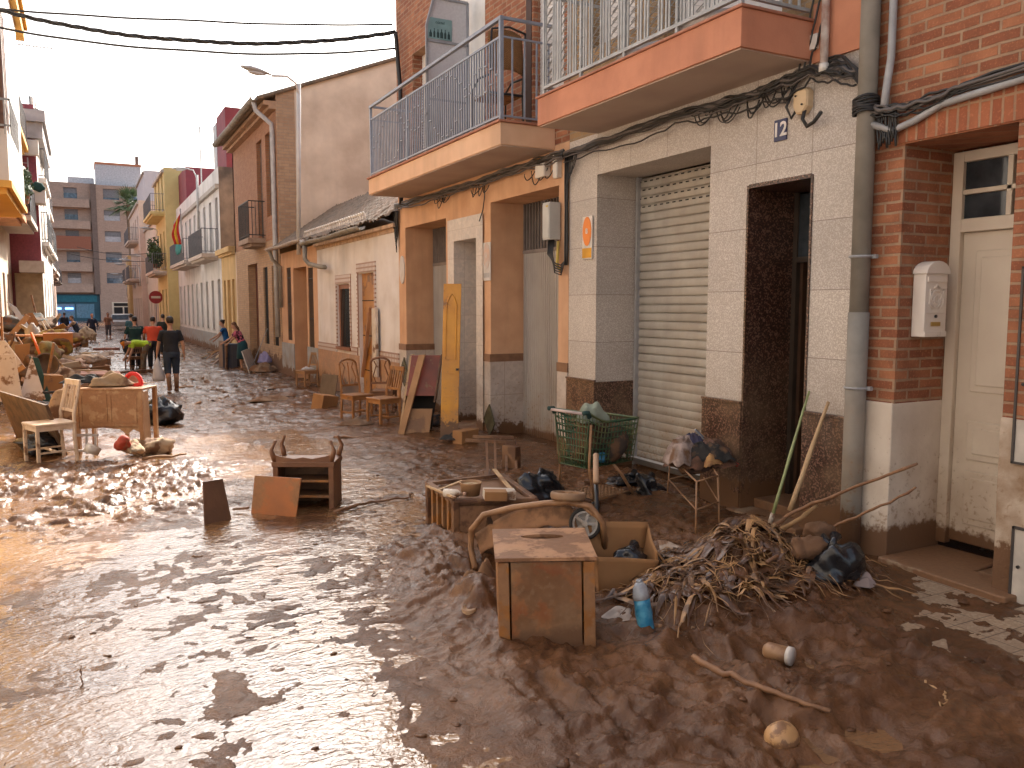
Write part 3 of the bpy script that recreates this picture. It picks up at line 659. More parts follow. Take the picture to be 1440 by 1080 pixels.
# ---------- peach low house
ph_ = thing('low_house', 'peach low house with grey dado, tall narrow barred windows and sagging gutter', 'house', (XF, 25.2, -.2))
peach = M('peach stucco', (.60, .36, .21), (.50, .28, .16), 2, .9, .25, 60, streak=1.4)
greyd = M('grey cement dado', (.33, .34, .34), (.24, .25, .26), 3, .9, .4, 25, tide=(.35, .4))
PO = [(21.35, 21.9, .25, 2.95, .25), (22.05, 23.6, -.6, 3.0, .45), (23.9, 24.45, .95, 3.05, .2)]
m = facade(XF, .3, 20.905, 25.2, -.6, 3.5, PO); shell(m, XF, XF+9, 20.905, 25.2, -.6, 3.5, False); m.build('wall', peach, ph_, world=True)
for a, b in ((20.91, 22.04), (23.6, 25.2)): MB().box(XF-.025, XF, a, b, -.6, .86).build('dado', greyd, ph_, world=True)
for a, b, c, e, D in PO:
    w = MB().box(XF+D-.03, XF+D, a, b, c, e).build('window' if c > 0 else 'door', wood_f if c > 0 else M('weathered brown door', (.25, .12, .05), mud=.4), ph_, world=True)
    if c > 0:
        MB().box(XF+D-.04, XF+D-.03, a+.06, b-.06, c+.05, e-.05).build('pane', glass_d, w, world=True); m = MB()
        for i in range(5): m.box(XF+.02, XF+.035, a+.05+i*(b-a-.1)/4, a+.065+i*(b-a-.1)/4, c, e)
        for zz in (c+.3, (c+e)/2, e-.3): m.box(XF+.02, XF+.035, a, b, zz, zz+.02)
        m.build('window_bars', black_cable, w, world=True)
tileroof('roof', XF-.3, XF+1.75, 20.91, 25.3, 3.55, 4.95, ph_, seed=5); tileroof('roof', XF+1.75, XF+9, 20.91, 25.3, 4.93, 3.6, ph_, seed=6)
gutter(20.9, 25.2, XF-.38, 3.62, ph_, M('corroded gutter', (.42, .36, .31), (.28, .2, .15), 9, .6, .2))
MB().tube([(XF-.38, 24.9, 3.55), (XF-.3, 24.9, 3.3), (XF-.08, 24.9, 3.1), (XF-.08, 24.9, 1.9)], .055, 10).build('downpipe', zinc, ph_, True, world=True)
# ---------- tall brick house with bare gable
tb = thing('brick_house', 'tall orange brick house with a bare stained gable wall above the low roofs', 'house', (XF, 33.3, -.2))
gab = M('stained bare gable render', (.74, .60, .46), (.50, .38, .28), .8, .95, .35, 30, streak=.9)
TO = [(26.1, 27.0, 4.75, 7.3, .15), (27.6, 28.5, 4.15, 7.3, .15)]
m = facade(XF, .2, 25.3, 33.3, 4.0, 8.1, TO); shell(m, XF+.0, XF+9, 25.3, 33.3, 4.0, 8.1, False, False, False); m.build('wall', brick_o, tb, world=True)
m = facade(XF+.001, .25, 25.3, 33.3, -.6, 4.0, [(25.75, 26.55, .7, 3.2, .2), (28.9, 30.7, -.6, 3.4, .3), (27.2, 27.9, .7, 3.2, .2)]); m.build('lower_wall', brickmat('pale worn brick', (.50, .32, .18), (.42, .25, .14), (.35, .26, .18), tide=(.6, .5)), tb, world=True)
MB().box(XF+.26, XF+.3, 28.9, 30.7, -.4, 3.4).build('door', M('maroon metal door', (.12, .03, .02), (.09, .02, .015), 2, .45, .05, tide=(.9, .4)), tb, world=True)
for a, b in ((25.75, 26.55), (27.2, 27.9)): w = MB().box(XF+.16, XF+.2, a, b, .7, 3.2).build('window', dark_in, tb, world=True); m = MB(); [m.box(XF+.05, XF+.07, a+.1*i, a+.1*i+.02, .7, 3.2) for i in range(8)]; m.build('window_bars', black_cable, w, world=True)
# gable faces: brick quoin strip then render
gy = 25.3; m = MB(); gx = lambda x: 8.25+(x-XF)*.40 if x < XF+4 else 9.85-(x-XF-4)*.40
m.add([(XF, gy, -.6), (XF+.55, gy, -.6), (XF+.55, gy, gx(XF+.55)), (XF, gy, gx(XF))], [(0, 1, 2, 3)]); m.build('quoin', brickmat('rough brick quoin', (.42, .27, .16), (.33, .2, .12), (.3, .22, .15), bw=.3, bh=.09), tb, world=True)
for yy in (gy+.02, 33.3): m = MB().prism([(XF+.55 if yy < 30 else XF, -.6), (XF+9, -.6), (XF+9, gx(XF+9)), (XF+4, gx(XF+4)), (XF+.55 if yy < 30 else XF, gx(XF+.55))], (0, yy-(.0 if yy < 30 else .2), 0), (1, 0, 0), (0, 0, 1), (0, .2, 0)); m.build('gable', gab, tb, world=True)
rfo = MB().grid(lambda u, v: (XF-.55+5.05*v, gy-.12+(33.3-gy+.12)*u, 8.02+2.0*v+.05*abs(math.sin((gy+8*u)*math.pi/.22))), 300, 20).build('roof', tilem, tb, True, world=True, solid=.1)
MB().grid(lambda u, v: (XF+4.5+4.7*v, gy-.12+(33.3-gy+.12)*u, 10.02-1.9*v+.05*abs(math.sin((gy+8*u)*math.pi/.22))), 300, 4).build('roof', tilem, tb, True, world=True, solid=.1)
m = MB(); m.box(XF-.2, XF, 25.3, 33.3, 7.75, 7.85); m.box(XF-.35, XF, 25.3, 33.3, 7.85, 7.98); m.build('cornice', M('cornice brick', (.40, .24, .14), (.28, .17, .1), 6), tb, world=True)
gutter(25.2, 33.3, XF-.62, 8.02, tb, r=.1)
MB().tube([(XF-.6, 25.5, 7.95), (XF-.55, 25.5, 7.7), (XF-.1, 25.52, 7.35), (XF-.08, 25.52, 7.0), (XF-.08, 25.52, 3.4), (XF-.08, 25.52, 1.0)], .07, 10).build('downpipe', M('pale grey pipe', (.48, .47, .46)), tb, True, world=True)
for a, b, c, e, D in TO:
    w = MB().box(XF+D-.03, XF+D, a, b, c, e).build('window', M('brown shutter', (.16, .10, .07), (.1, .06, .04), 6), tb, world=True)
    m = MB(); [m.box(XF+D-.04, XF+D-.03, a, b, c+.1*i, c+.1*i+.05) for i in range(int((e-c)/.1))]; m.build('louvre', M('brown shutter', (.16, .10, .07)), w, world=True)
def ironbalc(par, X, xo, y0, y1, z, h, slabm, railm=black_cable, sgn=1, th=.16, bars=.13, knob=True):
    """slab and railing standing out from a facade at X by xo towards the street"""
    F_ = X-sgn*xo; m = MB(); m.box(F_, X, y0, y1, z-th, z); m.box(F_+sgn*.12, X, y0+.12, y1-.12, z-th-.10, z-th); o = m.build('balcony', slabm, par, world=True)
    m = MB(); r = .012; n = int((y1-y0)/bars)
    for zz in (z+.08, z+h): m.box(F_+sgn*.03, F_+sgn*.055, y0+.03, y1-.03, zz, zz+.03); 
    for e in (y0+.03, y1-.06):
        for zz in (z+.08, z+h): m.box(min(F_+sgn*.03, X), max(F_+sgn*.03, X), e, e+.03, zz, zz+.03)
        k = int(xo/bars)
        for i in range(1, k+1): xx = F_+sgn*(.03+i*xo/(k+1)); m.box(xx-r*.7, xx+r*.7, e, e+.02, z+.08, z+h)
    for i in range(n+1): y = y0+.03+i*(y1-y0-.09)/n; m.box(F_+sgn*.03-r*.7, F_+sgn*.03+r*.7, y, y+.02, z, z+h)
    m.build('railing', railm, o, world=True); return o
ironbalc(tb, XF, .55, 27.3, 29.2, 4.12, 1.15, M('weathered balcony slab', (.36, .26, .19), (.25, .17, .12), 6))
# ---------- yellow low house
yl = thing('low_house', 'pale yellow single storey house with three narrow openings and moulded cornice', 'house', (XF, 36.9, -.2))
ystc = M('pale yellow stucco', (.66, .46, .22), (.56, .38, .17), 2, .9, .2, 50, streak=1, tide=(.4, .3))
YO = [(33.7, 34.3, .6, 3.0, .12), (34.7, 35.5, -.6, 3.0, .2), (35.9, 36.4, .6, 3.0, .12)]
m = facade(XF, .2, 33.31, 36.9, -.6, 4.1, YO); shell(m, XF, XF+9, 33.31, 36.9, -.6, 4.1); m.build('wall', ystc, yl, world=True)
for a, b, c, e, D in YO: MB().box(XF+D-.02, XF+D, a, b, c, e).build('shutter', M('ochre shutter', (.40, .25, .09)), yl, world=True)
m = MB(); m.box(XF-.12, XF, 33.31, 36.9, 3.95, 4.05); m.box(XF-.25, XF, 33.31, 36.9, 4.05, 4.25); m.build('cornice', ystc, yl, world=True)
# ---------- general building for the distance
def building(label, X, sgn, y0, y1, h, wallm, floors, name='house', depth=9, cols=None, ww=.9, shut=None, dado=None, balc=(), par_h=.0, sidem=None, side0=0, base=-.6, gf=None):
    """floors: list of (z0, z1) of the window rows; cols: y centres"""
    b = thing(name, label, 'house' if name == 'house' else 'building', (X, y0, -.2)); ops = []
    cols = cols or list(np.arange(y0+1.2, y1-.6, 2.1))
    for i, (c, e) in enumerate(floors):
        for y in cols: ops.append((y-ww/2, y+ww/2, c, e, .18))
    m = facade(X, .18, y0, y1, base, h, ops, sgn); shell(m, X, X+sgn*depth, y0, y1, base, h, True, sidem is None); m.build('wall', wallm, b, world=True)
    if sidem: MB().add([(X, y0, base), (X+sgn*depth, y0, base), (X+sgn*depth, y0, h), (X, y0, h)], [(0, 1, 2, 3)]).build('side_wall', sidem, b, world=True)
    sm = shut or M('dark louvred shutter', (.10, .085, .075))
    for a, bb, c, e, D in ops:
        w = MB().box(X+sgn*(D-.04), X+sgn*D, a, bb, c, e).build('window', sm, b, world=True)
        m = MB(); m.box(X+sgn*.0-sgn*.02, X+sgn*.05, a-.05, bb+.05, c-.08, c); m.build('sill', M('pale sill', (.5, .46, .42)), w, world=True)
    if dado: MB().box(X-sgn*.03, X, y0, y1, base, dado[0]).build('dado', dado[1], b, world=True)
    m = MB(); m.box(min(X-sgn*.15, X), max(X-sgn*.15, X), y0, y1, h-.30-par_h, h-.12-par_h); m.build('cornice', M('grey cornice', (.42, .38, .34), (.3, .26, .22), 5), b, world=True)
    for (ya, yb_, z, xo, sm_, rm_) in balc: ironbalc(b, X, xo, ya, yb_, z, 1.05, sm_, rm_, sgn)
    return b
wht = M('off white stucco', (.68, .66, .64), (.58, .56, .53), 1.5, .9, .2, 40, streak=1.0, tide=(.5, .4))
dirty = M('black stained brown render', (.27, .19, .14), (.08, .06, .05), 1.1, .95, .3, 30)
slabm = M('pale balcony slab', (.52, .44, .38), (.42, .34, .28), 5); railg = M('grey iron railing', (.16, .16, .17))
w2 = building('long white two storey house with grey dado and narrow shutters behind a flag', XF, 1, 36.92, 54.5, 7.8, wht, [(.9, 3.1), (4.4, 6.6)], cols=[37.8+i*1.95 for i in range(9)], ww=.75, dado=(.7, greyd), par_h=.6, sidem=dirty,
              balc=[(37.6, 42.5, 4.2, .7, slabm, railg), (43.6, 50.8, 4.2, .8, slabm, railg)])
mar = M('maroon render', (.22, .035, .045), (.17, .025, .035), 2)
MB().box(XF+.35, XF+5, 36.95, 39.4, 7.8, 10.3).build('rooftop_room', mar, w2, world=True)
MB().box(XF+.2, XF+5, 50.5, 54.4, 7.8, 9.8).build('rooftop_room', mar, w2, world=True)
MB().box(XF+.33, XF+5, 39.4, 40.4, 7.8, 10.1).build('rooftop_room', M('pale grey render', (.5, .5, .5)), w2, world=True)
yel = M('yellow stucco', (.62, .50, .22), (.54, .42, .18), 2, .9, .1, 40, tide=(.5, .4))
y2 = building('yellow three storey house with plants on its iron balconies', XF-.6, 1, 54.52, 62, 10.3, yel, [(.6, 3.0), (4.4, 6.6), (7.9, 10.0)], cols=[56, 58.4, 60.8], ww=.9, balc=[(55, 61.5, 4.1, .8, slabm, railg), (55, 61.5, 7.7, .8, yel, railg)])
pk = M('cream render', (.60, .50, .40), (.5, .4, .32), 2, .9, .2, 30)
c1 = building('cream low house whose grey side wall rises behind its tiled roof', XF-.5, 1, 62.02, 74, 8.2, pk, [(.6, 2.6), (4.6, 6.4)], cols=[64, 67, 70, 73], ww=.8, sidem=M('grey side render', (.32, .30, .29)))
c2 = building('pink and white house with dark iron balconies at the end of the right row', XF-.9, 1, 74.02, 88, 10.5, M('pinkish stucco', (.60, .46, .38), (.5, .38, .3), 2), [(.6, 2.6), (4.4, 6.6), (7.6, 9.4)], cols=[76, 79, 82, 85], ww=.9, balc=[(75, 80, 4.2, .9, slabm, railg), (82, 87, 4.2, .9, slabm, railg), (76, 83, 7.4, .8, slabm, railg)])
c3 = building('tall white windowless house behind the pink row', XF+.8, 1, 92, 104, 15.6, M('pale lilac render', (.55, .52, .54), (.5, .47, .49), 1), [(.6, 2.6)], cols=[95, 99])
c4_ = building('ochre house beside the far apartment block', XF-1.2, 1, 88.02, 91.9, 6.8, ystc, [(.6, 2.6), (4.2, 6)], cols=[89.2, 90.8])
# far apartment block closing the street
AB = thing('apartment_block', 'brown brick apartment block of six storeys closing the end of the street', 'building', (-6, 134, -.2))
abm = brickmat('dull brown brick', (.40, .285, .22), (.45, .32, .25), (.36, .27, .21), bw=.5, bh=.18, bump=.2)
ab2 = M('darker brown band', (.20, .145, .12))
def endwall(y, xs, zs, x0, x1, z0_, z1, par, mat, D=.35):
    m = MB(); X = sorted({x0, x1, *[v for a in xs for v in a]}); Z = sorted({z0_, z1, *[v for a in zs for v in a]})
    for a, b in zip(X, X[1:]):
        for c, e in zip(Z, Z[1:]):
            mx, mz = (a+b)/2, (c+e)/2
            if any(p[0] < mx < p[1] for p in xs) and any(q[0] < mz < q[1] for q in zs):
                m.add([(a, y, c), (a, y+D, c), (a, y+D, e), (a, y, e), (b, y, c), (b, y+D, c), (b, y+D, e), (b, y, e)], [(0, 1, 2, 3), (4, 5, 6, 7), (0, 1, 5, 4), (3, 2, 6, 7)]); continue
            m.add([(a, y, c), (b, y, c), (b, y, e), (a, y, e)], [(0, 1, 2, 3)])
    m.add([(x0, y, z1), (x1, y, z1), (x1, y+12, z1), (x0, y+12, z1)], [(0, 1, 2, 3)]); m.add([(x0, y, z0_), (x0, y, z1), (x0, y+12, z1), (x0, y+12, z0_)], [(0, 1, 2, 3)]); m.add([(x1, y, z0_), (x1, y, z1), (x1, y+12, z1), (x1, y+12, z0_)], [(0, 1, 2, 3)])
    return m.build('wall', mat, par, world=True)
fl = [(5.2+i*3.0, 6.7+i*3.0) for i in range(5)]
xl = [(-5.0, -3.4), (-1.6, .1)]; xr = [(3.4, 5.5), (6.6, 8.8)]
endwall(134, xl, fl, -9, 2.2, 3.6, 19.4, AB, abm); endwall(133.2, xr, fl, 2.4, 14, -.6, 19.2, AB, abm)
MB().box(-9, 2.4, 133.6, 140, -.6, 3.6).build('shop_front', M('dark teal shop front', (.03, .10, .14), (.02, .07, .10), 1), AB, world=True)
sg = M('pale blue shop glass', (.10, .25, .36), rough=.2)
q = MB().box(-5.4, 2.0, 133.5, 133.6, 2.5, 3.4).build('shop_sign', M('teal sign board', (.02, .16, .22)), AB, world=True)
q = MB(); q.box(-4.6, -.9, 133.55, 133.6, .2, 2.2); q.box(-.7, 1.6, 133.55, 133.6, .2, 2.2); q.build('shop_window', sg, AB, world=True)
tl = NT('lit blue sign tubes'); tl.b.inputs['Emission Color'].default_value = (.12, .35, 1, 1); tl.b.inputs['Emission Strength'].default_value = 4; tl.out((.2, .4, .9))
q = MB(); q.box(-3.9, -2.6, 133.45, 133.5, 1.45, 1.68); q.box(-2.1, -1.1, 133.45, 133.5, 1.45, 1.68); q.build('lit_sign', tl.m, AB, world=True)
q = MB(); q.box(3.9, 7.2, 133.1, 133.2, -.2, 2.5); q.build('entrance', cream_paint, AB, world=True); q = MB(); q.box(4.15, 5.3, 133.05, 133.1, -.2, 1.75); q.box(5.5, 6.95, 133.05, 133.1, -.2, 1.75); q.box(4.15, 6.95, 133.05, 133.1, 1.9, 2.35); q.build('entrance_glass', dark_in, AB, world=True)
bl_m = M('grey roller blind', (.22, .22, .23)); lg = M('pale curtain', (.5, .5, .52))
rr = random.Random(2)
for (c, e) in fl:
    for (a, b), y in [(x, 134.25) for x in xl]+[(x, 133.45) for x in xr]:
        w = MB().box(a, b, y, y+.05, c, e).build('window', lg if rr.random() < .5 else glassmat('blue window glass', (.06, .09, .12)), AB, world=True)
        k = rr.choice([.25, .5, .5, .8]); MB().box(a, b, y-.05, y, e-(e-c)*k, e).build('blind', bl_m, w, world=True)
    m = MB(); m.box(-5.8, 1.6, 132.9, 134, c-1.35, c-.2); m.build('balcony', brickmat('balcony brick', (.42, .30, .235), (.47, .34, .26), (.38, .28, .22), bw=.5, bh=.18, bump=.2), AB, world=True)
MB().box(-5.8, 1.6, 132.85, 132.9, 10.0, 11.8).build('awning', M('rust striped awning', (.32, .12, .07), (.25, .09, .05), 12), AB, world=True)
m = MB(); m.box(1.8, 2.5, 133.1, 134, 3.6, 19.3); m.build('dark_strip', ab2, AB, world=True)  # solid upright strip in darker brown between the two wall faces
m = MB(); m.box(2.6, 8.6, 135, 141, 19.2, 22.4); m.box(-1, 2.4, 136, 141, 19.4, 20.5); m.box(9, 12.5, 136, 141, 19.2, 20.3); m.build('rooftop_room', M('white rooftop room', (.62, .62, .64)), AB, world=True)
m = MB(); m.box(2.5, 8.7, 134.9, 141, 22.4, 22.7); m.build('roof_edge', rust_st, AB, world=True)
m = MB(); m.tube([(8.2, 136, 22.5), (8.2, 136, 24)], .25, 8); m.tube([(11, 136, 20), (11, 136, 22)], .3, 8); m.tube([(-7, 136, 19.4), (-7, 136, 20.6)], .4, 8); m.build('chimney', ab2, AB, world=True)
# ---------- palm
pp = yp(181, 288, 108)
pal = thing('palm_tree', 'tall fan palm rising behind the pink house in front of the apartment block', 'palm tree', (pp.x, pp.y, -.2))
m = MB(); m.tube([(pp.x, pp.y, -.2), (pp.x+.15, pp.y, 8), (pp.x, pp.y, pp.z)], [.45, .36, .32], 10); m.build('trunk', M('palm trunk', (.16, .11, .07), bsc=8, bump=.8), pal, world=True)
lf = M('palm leaf', (.05, .09, .035), (.09, .13, .05), 3, .6); rr = random.Random(4); m = MB()
for k in range(50):
    az = rr.random()*6.28; el = rr.uniform(-.7, 1.35); L = rr.uniform(1.6, 2.5); c = pp; d = Vector((math.cos(az)*math.cos(el), math.sin(az)*math.cos(el), math.sin(el))); side = d.cross(Vector((0, 0, 1))).normalized(); upv = side.cross(d)
    st = c+d*L*.5; m.tube([c, st], .03, 4)
    for j in range(13):
        a_ = (j-6)*.20; dd = (d*math.cos(a_)+side*math.sin(a_)).normalized(); tip = st+dd*L*.62+Vector((0, 0, -.35*abs(a_)-.15)); b_ = side*.05
        m.add([st-b_, st+b_, (st+tip)/2+b_*1.2+upv*.04, tip, (st+tip)/2-b_*1.2], [(0, 1, 2, 3, 4)])
m.build('crown', lf, pal, world=True)

# ================================================================ LEFT ROW
XL = -2.05
yA = M('warm yellow stucco', (.74, .42, .10), (.66, .36, .08), 2, .85, .1, 50, tide=(.5, .4))
wA = M('white facade render', (.72, .66, .60), (.66, .60, .54), 1.4, .9, .15, 50)
la = thing('corner_house', 'yellow house at the left edge with a white enclosed bay over a yellow slab', 'house', (XL, 19, -.2))
m = facade(XL, .3, 12.5, 25.6, -.6, 4.2, [(20.2, 21.3, -.6, 3.1), (22.6, 24.6, -.6, 3.4)], -1); shell(m, XL, XL-9, 12.5, 25.6, -.6, 4.2); m.build('lower_wall', yA, la, world=True)
m = facade(XL, .2, 12.5, 25.6, 4.2, 9.3, [(14, 15.5, 5, 7), (17, 18.3, 5, 7)], -1); shell(m, XL, XL-9, 12.5, 25.6, 4.2, 9.3, True, True, True); m.build('upper_wall', wA, la, world=True)
m = MB(); m.box(XL-.25, XL-.2, 20.2, 21.3, -.4, 3.1); m.build('door', M('brown door', (.18, .07, .03)), la, world=True)
MB().box(XL-.25, XL-.2, 22.6, 24.6, -.4, 3.4).build('roller_shutter', M('wine shutter', (.20, .06, .045)), la, world=True)
BX = -1.12; m = MB(); m.box(BX, XL, 19.2, 24.4, 4.28, 4.42); m.box(BX-.1, XL, 19.3, 24.3, 4.16, 4.28); sb = m.build('balcony', yA, la, world=True)
m = MB(); m.box(BX-.04, XL, 19.25, 24.35, 4.42, 5.42); m.box(BX-.04, XL, 19.25, 24.35, 7.75, 8.85); m.box(BX-.045, BX-.3, 20.1, 24.3, 5.42, 7.75); m.box(BX-.045, BX-.3, 19.30, 19.6, 5.42, 7.75); m.build('bay', wA, sb, world=True)
MB().box(BX-.06, XL, 19.28, 24.3, 5.42, 7.75).build('bay_filling', M('maroon joinery', (.14, .03, .03)), sb, world=True)
m = MB(); m.box(BX-.07, BX-.17, 19.25, 19.3, 5.42, 7.75); m.box(BX-.05, BX-.045, 19.4, 19.8, 5.42, 7.75); m.build('brown_post', M('wood brown', (.20, .10, .06), (.12, .06, .04), 9), sb, world=True)
MB().grid(lambda u, v: (BX-.17-.8*v, 19.255-.01*abs(math.sin(u*2*math.pi*11)), 6.1+1.6*u), 200, 1).build('roller_blind', blind_m, sb, world=True)
m = MB(); m.box(BX+.05, XL, 19.14, 19.17, 5.95, 5.99); m.box(BX+.05, XL, 19.14, 19.17, 5.45, 5.49); [m.box(BX+.03-i*.1, BX+.045-i*.1, 19.14, 19.16, 5.3, 5.97) for i in range(9)]; [m.box(BX+.03, BX+.05, 19.15+i*.12, 19.165+i*.12, 5.3, 5.97) for i in range(20)]; m.box(BX+.02, BX+.05, 19.14, 21.6, 5.95, 5.99); m.build('railing', rm, sb, world=True)
m = MB(); m.box(BX+.10, XL, 19.1, 25.6, 8.85, 9.15); m.box(BX+.18, XL, 19.02, 25.7, 9.15, 9.25); m.build('cornice', yA, la, world=True)
MB().box(BX-.4, XL-4, 19.6, 25, 9.25, 9.7).build('parapet', rust_st, la, world=True)
MB().box(BX+.05, XL-2, 15.5, 18.2, 9.6, 10.0).build('roof_canopy', yA, la, world=True)
lb = building('cream house with orange edged balconies hung with plants and laundry', XL-.1, -1, 25.62, 34, 8.6, M('cream stucco', (.72, .60, .46), (.6, .48, .36), 2, tide=(.6, .4)), [(.1, 3.0), (4.9, 7.0)], cols=[27, 28.8, 30.6, 32.4], ww=.85, shut=M('red brown shutters', (.25, .09, .05)),  # cream base tone with random variation and a flood stain
              balc=[(25.9, 28.6, 4.55, .8, M('orange slab', (.62, .30, .14)), railg), (29.2, 33.6, 4.7, .9, slabm, railg), (26.2, 33.5, 7.4, .75, yA, railg)])
lc = building('cream house with a maroon side wall, air conditioner and white balconies', XL+.85, -1, 34.02, 47, 9.0, wA, [(.1, 3.0), (4.5, 6.6), (7.6, 9.6)], cols=[36, 39, 42, 45], ww=1.0,
              balc=[(35, 40, 4.3, .25, wA, railg), (35, 40, 6.6, .25, wA, railg), (41, 46.5, 4.3, .25, wA, railg)], sidem=M('maroon tiled side wall', (.25, .045, .06), (.17, .03, .04), 14, .5))
m = MB(); m.box(XL+1.2, XL, 33.6, 41, 8.35, 8.75); m.box(XL+1.1, XL, 33.75, 40.8, 7.8, 8.35); m.build('roof_canopy', M('grey white canopy', (.5, .47, .46), (.38, .35, .34), 3), lc, world=True)
MB().box(XL+1.1, XL+.2, 33.1, 34.0, 5.5, 5.95).build('terrace', wA, lc, world=True); MB().box(XL+.95, XL+.2, 33.0, 34.0, 3.1, 3.5).build('terrace', slabm, lc, world=True); MB().box(XL+.86, XL, 33.9, 34.0, -.6, 3.1).build('lower_side_wall', M('tan lower wall', (.5, .38, .24)), lc, world=True)
MB().box(XL-.4, XL-2, 28, 31, 8.6, 9.7).build('stair_tower', M('pinkish tower', (.6, .42, .36)), lb, world=True)
ld = building('salmon pink house with pale balcony bands', XL-.1, -1, 47.02, 66, 9.6, M('salmon render', (.68, .36, .24), (.6, .3, .2), 2, tide=(.6, .4)), [(.1, 2.9), (4.3, 6.3), (7.2, 9.0)], cols=[49+i*2.3 for i in range(7)], ww=.9, balc=[(47.5, 56, 4.1, .9, wA, railg), (47.5, 56, 7.0, .9, wA, railg), (58, 65, 4.1, .9, wA, railg)])
le = building('pink brown house near the blue shop front', XL-.3, -1, 66.02, 100, 9.0, M('pink brown render', (.52, .34, .26), (.44, .28, .2), 2), [(.1, 2.9), (4.3, 6.3), (6.9, 8.4)], cols=[68+i*3 for i in range(10)], ww=1.0, balc=[(67, 75, 4.1, .8, slabm, railg), (80, 90, 4.1, .8, slabm, railg)])
# the row goes on beside and behind the photographer: it bounces light on to the shaded side
ln = building('plain cream house on the left before the yellow one', XL-.05, -1, -6, 12.48, 7.2, wA, [(.8, 2.7), (4.4, 6.4)], cols=[-4, -1, 2, 5, 8, 11])
# ================================================================ FIXTURES ON THE RIGHT HOUSES
def zp(px, py, z):
    d = pray(px, py); t = (z-HC)/d.z; return Vector((d.x*t, d.y*t, z))
def along(a, b, n, sag=0, amp=0, seed=0):
    rr = random.Random(seed); a = Vector(a); b = Vector(b); ph = [rr.random()*6.3 for _ in range(4)]; P = []
    for i in range(n+1):
        t = i/n; p = a.lerp(b, t); p.z -= sag*4*t*(1-t); e = min(1, 6*t, 6*(1-t))
        p.x += amp*.35*e*math.sin(t*11+ph[0]); p.z += amp*e*(math.sin(t*9+ph[1])+.6*math.sin(t*23+ph[2])); P.append(p)
    return P
dp = thing('drainpipe', 'thick grey drainpipe between the brick house and the terrazzo house', 'drainpipe', (XF-.09, 4.33, 0))
MB().tube([(XF-.09, 4.33, -.1), (XF-.09, 4.33, 1.9)], .078, 18).build('lower_pipe', zinc, dp, True, world=True)
MB().tube([(XF-.09, 4.33, 1.85), (XF-.09, 4.33, 9.2)], .07, 18).build('upper_pipe', zinc, dp, True, world=True)
m = MB()
for zz in (1.32, 2.32, 5.0): m.tube([(XF-.09+.08*math.cos(a), 4.33+.08*math.sin(a), zz) for a in [i*math.pi/8 for i in range(16)]], .011, 5, closed=True); m.ob((XF-.05, 4.24, zz), (.03, .04, .03))
m.build('clamp', grey_metal, dp, world=True)
q = thing('conduit', 'thin grey conduit beside the thick drainpipe', 'pipe', (XF-.05, 4.17, 3.4))
MB().tube([(XF-.05, 4.17, 9), (XF-.05, 4.17, 3.75), (XF-.06, 4.19, 3.55), (XF-.09, 4.18, 3.40)], .028, 10).build('pipe', grey_metal, q, True, world=True)
q = thing('conduit', 'white plastic conduit with rust stains above the tangle of cables on the terrazzo house', 'pipe', (XF-.07, 4.78, 3.8))
MB().tube([(XF-.08, 4.76, 3.83), (XF-.08, 4.76, 5.6)], .032, 12).build('pipe', M('stained white pipe', (.62, .58, .55), (.30, .13, .08), 5), q, True, world=True)
MB().tube([(XF-.08, 4.76, 3.79), (XF-.08, 4.76, 3.85)], .038, 12).build('collar', white_pl, q, True, world=True)
MB().box(XF-.06, XF, 4.86, 4.94, 4.0, 4.12).build('terminal_box', white_pl, q, world=True, bevel=.006)
def bundle(label, pts, n, spread, r=(.006, .016), seed=0, mats=(black_cable, grey_cable)):
    b = thing('cable_bundle', label, 'cables', pts[0], 0, 'cable runs along the house fronts'); rr = random.Random(seed)
    for k in range(n):
        off = Vector((rr.uniform(-.04, 0), rr.gauss(0, .01), rr.gauss(0, spread))); P = []; s_ = rr.uniform(0, spread*.8)
        for i in range(len(pts)-1):
            seg = along(Vector(pts[i])+off*rr.uniform(.6, 1.2), Vector(pts[i+1])+off*rr.uniform(.6, 1.2), 16, s_*rr.random(), spread*.35, seed*99+k*7+i)
            P += seg if i == 0 else seg[1:]
        MB().tube(P, rr.uniform(*r), 5).build('cable', mats[0] if rr.random() < .62 else mats[1], b, True, world=True)
    return b
def hoop(m, y, z, w, h, x=XF-.05, r=.006, seed=0):
    rr = random.Random(seed); m.tube([(x-.03*math.sin(t*math.pi), y+w*(t-.5)+.01*rr.random(), z-h*math.sin(t*math.pi)**.8) for t in [i/10 for i in range(11)]], r, 5)
b1 = bundle('tangled black cables under the rust red balcony of the terrazzo house', [(XF-.05, 4.45, 3.72), (XF-.05, 4.9, 3.86), (XF-.05, 5.6, 3.80), (XF-.05, 6.6, 3.84), (XF-.05, 8.7, 3.80)], 16, .045, seed=1)
m = MB(); rr = random.Random(3)
for k in range(16): hoop(m, rr.uniform(5.1, 6.2), rr.uniform(3.72, 3.8), rr.uniform(.08, .3), rr.uniform(.05, .17), seed=k, r=rr.uniform(.004, .008))
for k in range(5): hoop(m, 8.5+.04*k, 3.75, .10, .18+.05*k, seed=k)
m.tube([(XF-.05, 4.95, 3.6), (XF-.06, 4.98, 3.47), (XF-.07, 4.92, 3.40), (XF-.08, 4.84, 3.42), (XF-.09, 4.76, 3.48)], .016, 7); m.tube([(XF-.05, 5.02, 3.6), (XF-.06, 5.1, 3.5), (XF-.07, 5.15, 3.6), (XF-.05, 5.08, 3.75)], .012, 6)
for k in range(7): m.tube(along((XF-.05, 4.72+.02*k, 3.82), (XF-.10, 4.28, 3.42+.012*k), 10, -.10-.015*k, .012, k), .010, 5)
for k in range(3): m.tube(along((XF-.06, 4.80, 4.2+.3*k), (XF-.06, 4.95+.05*k, 3.8), 8, 0, .02, k+30), .009, 5)
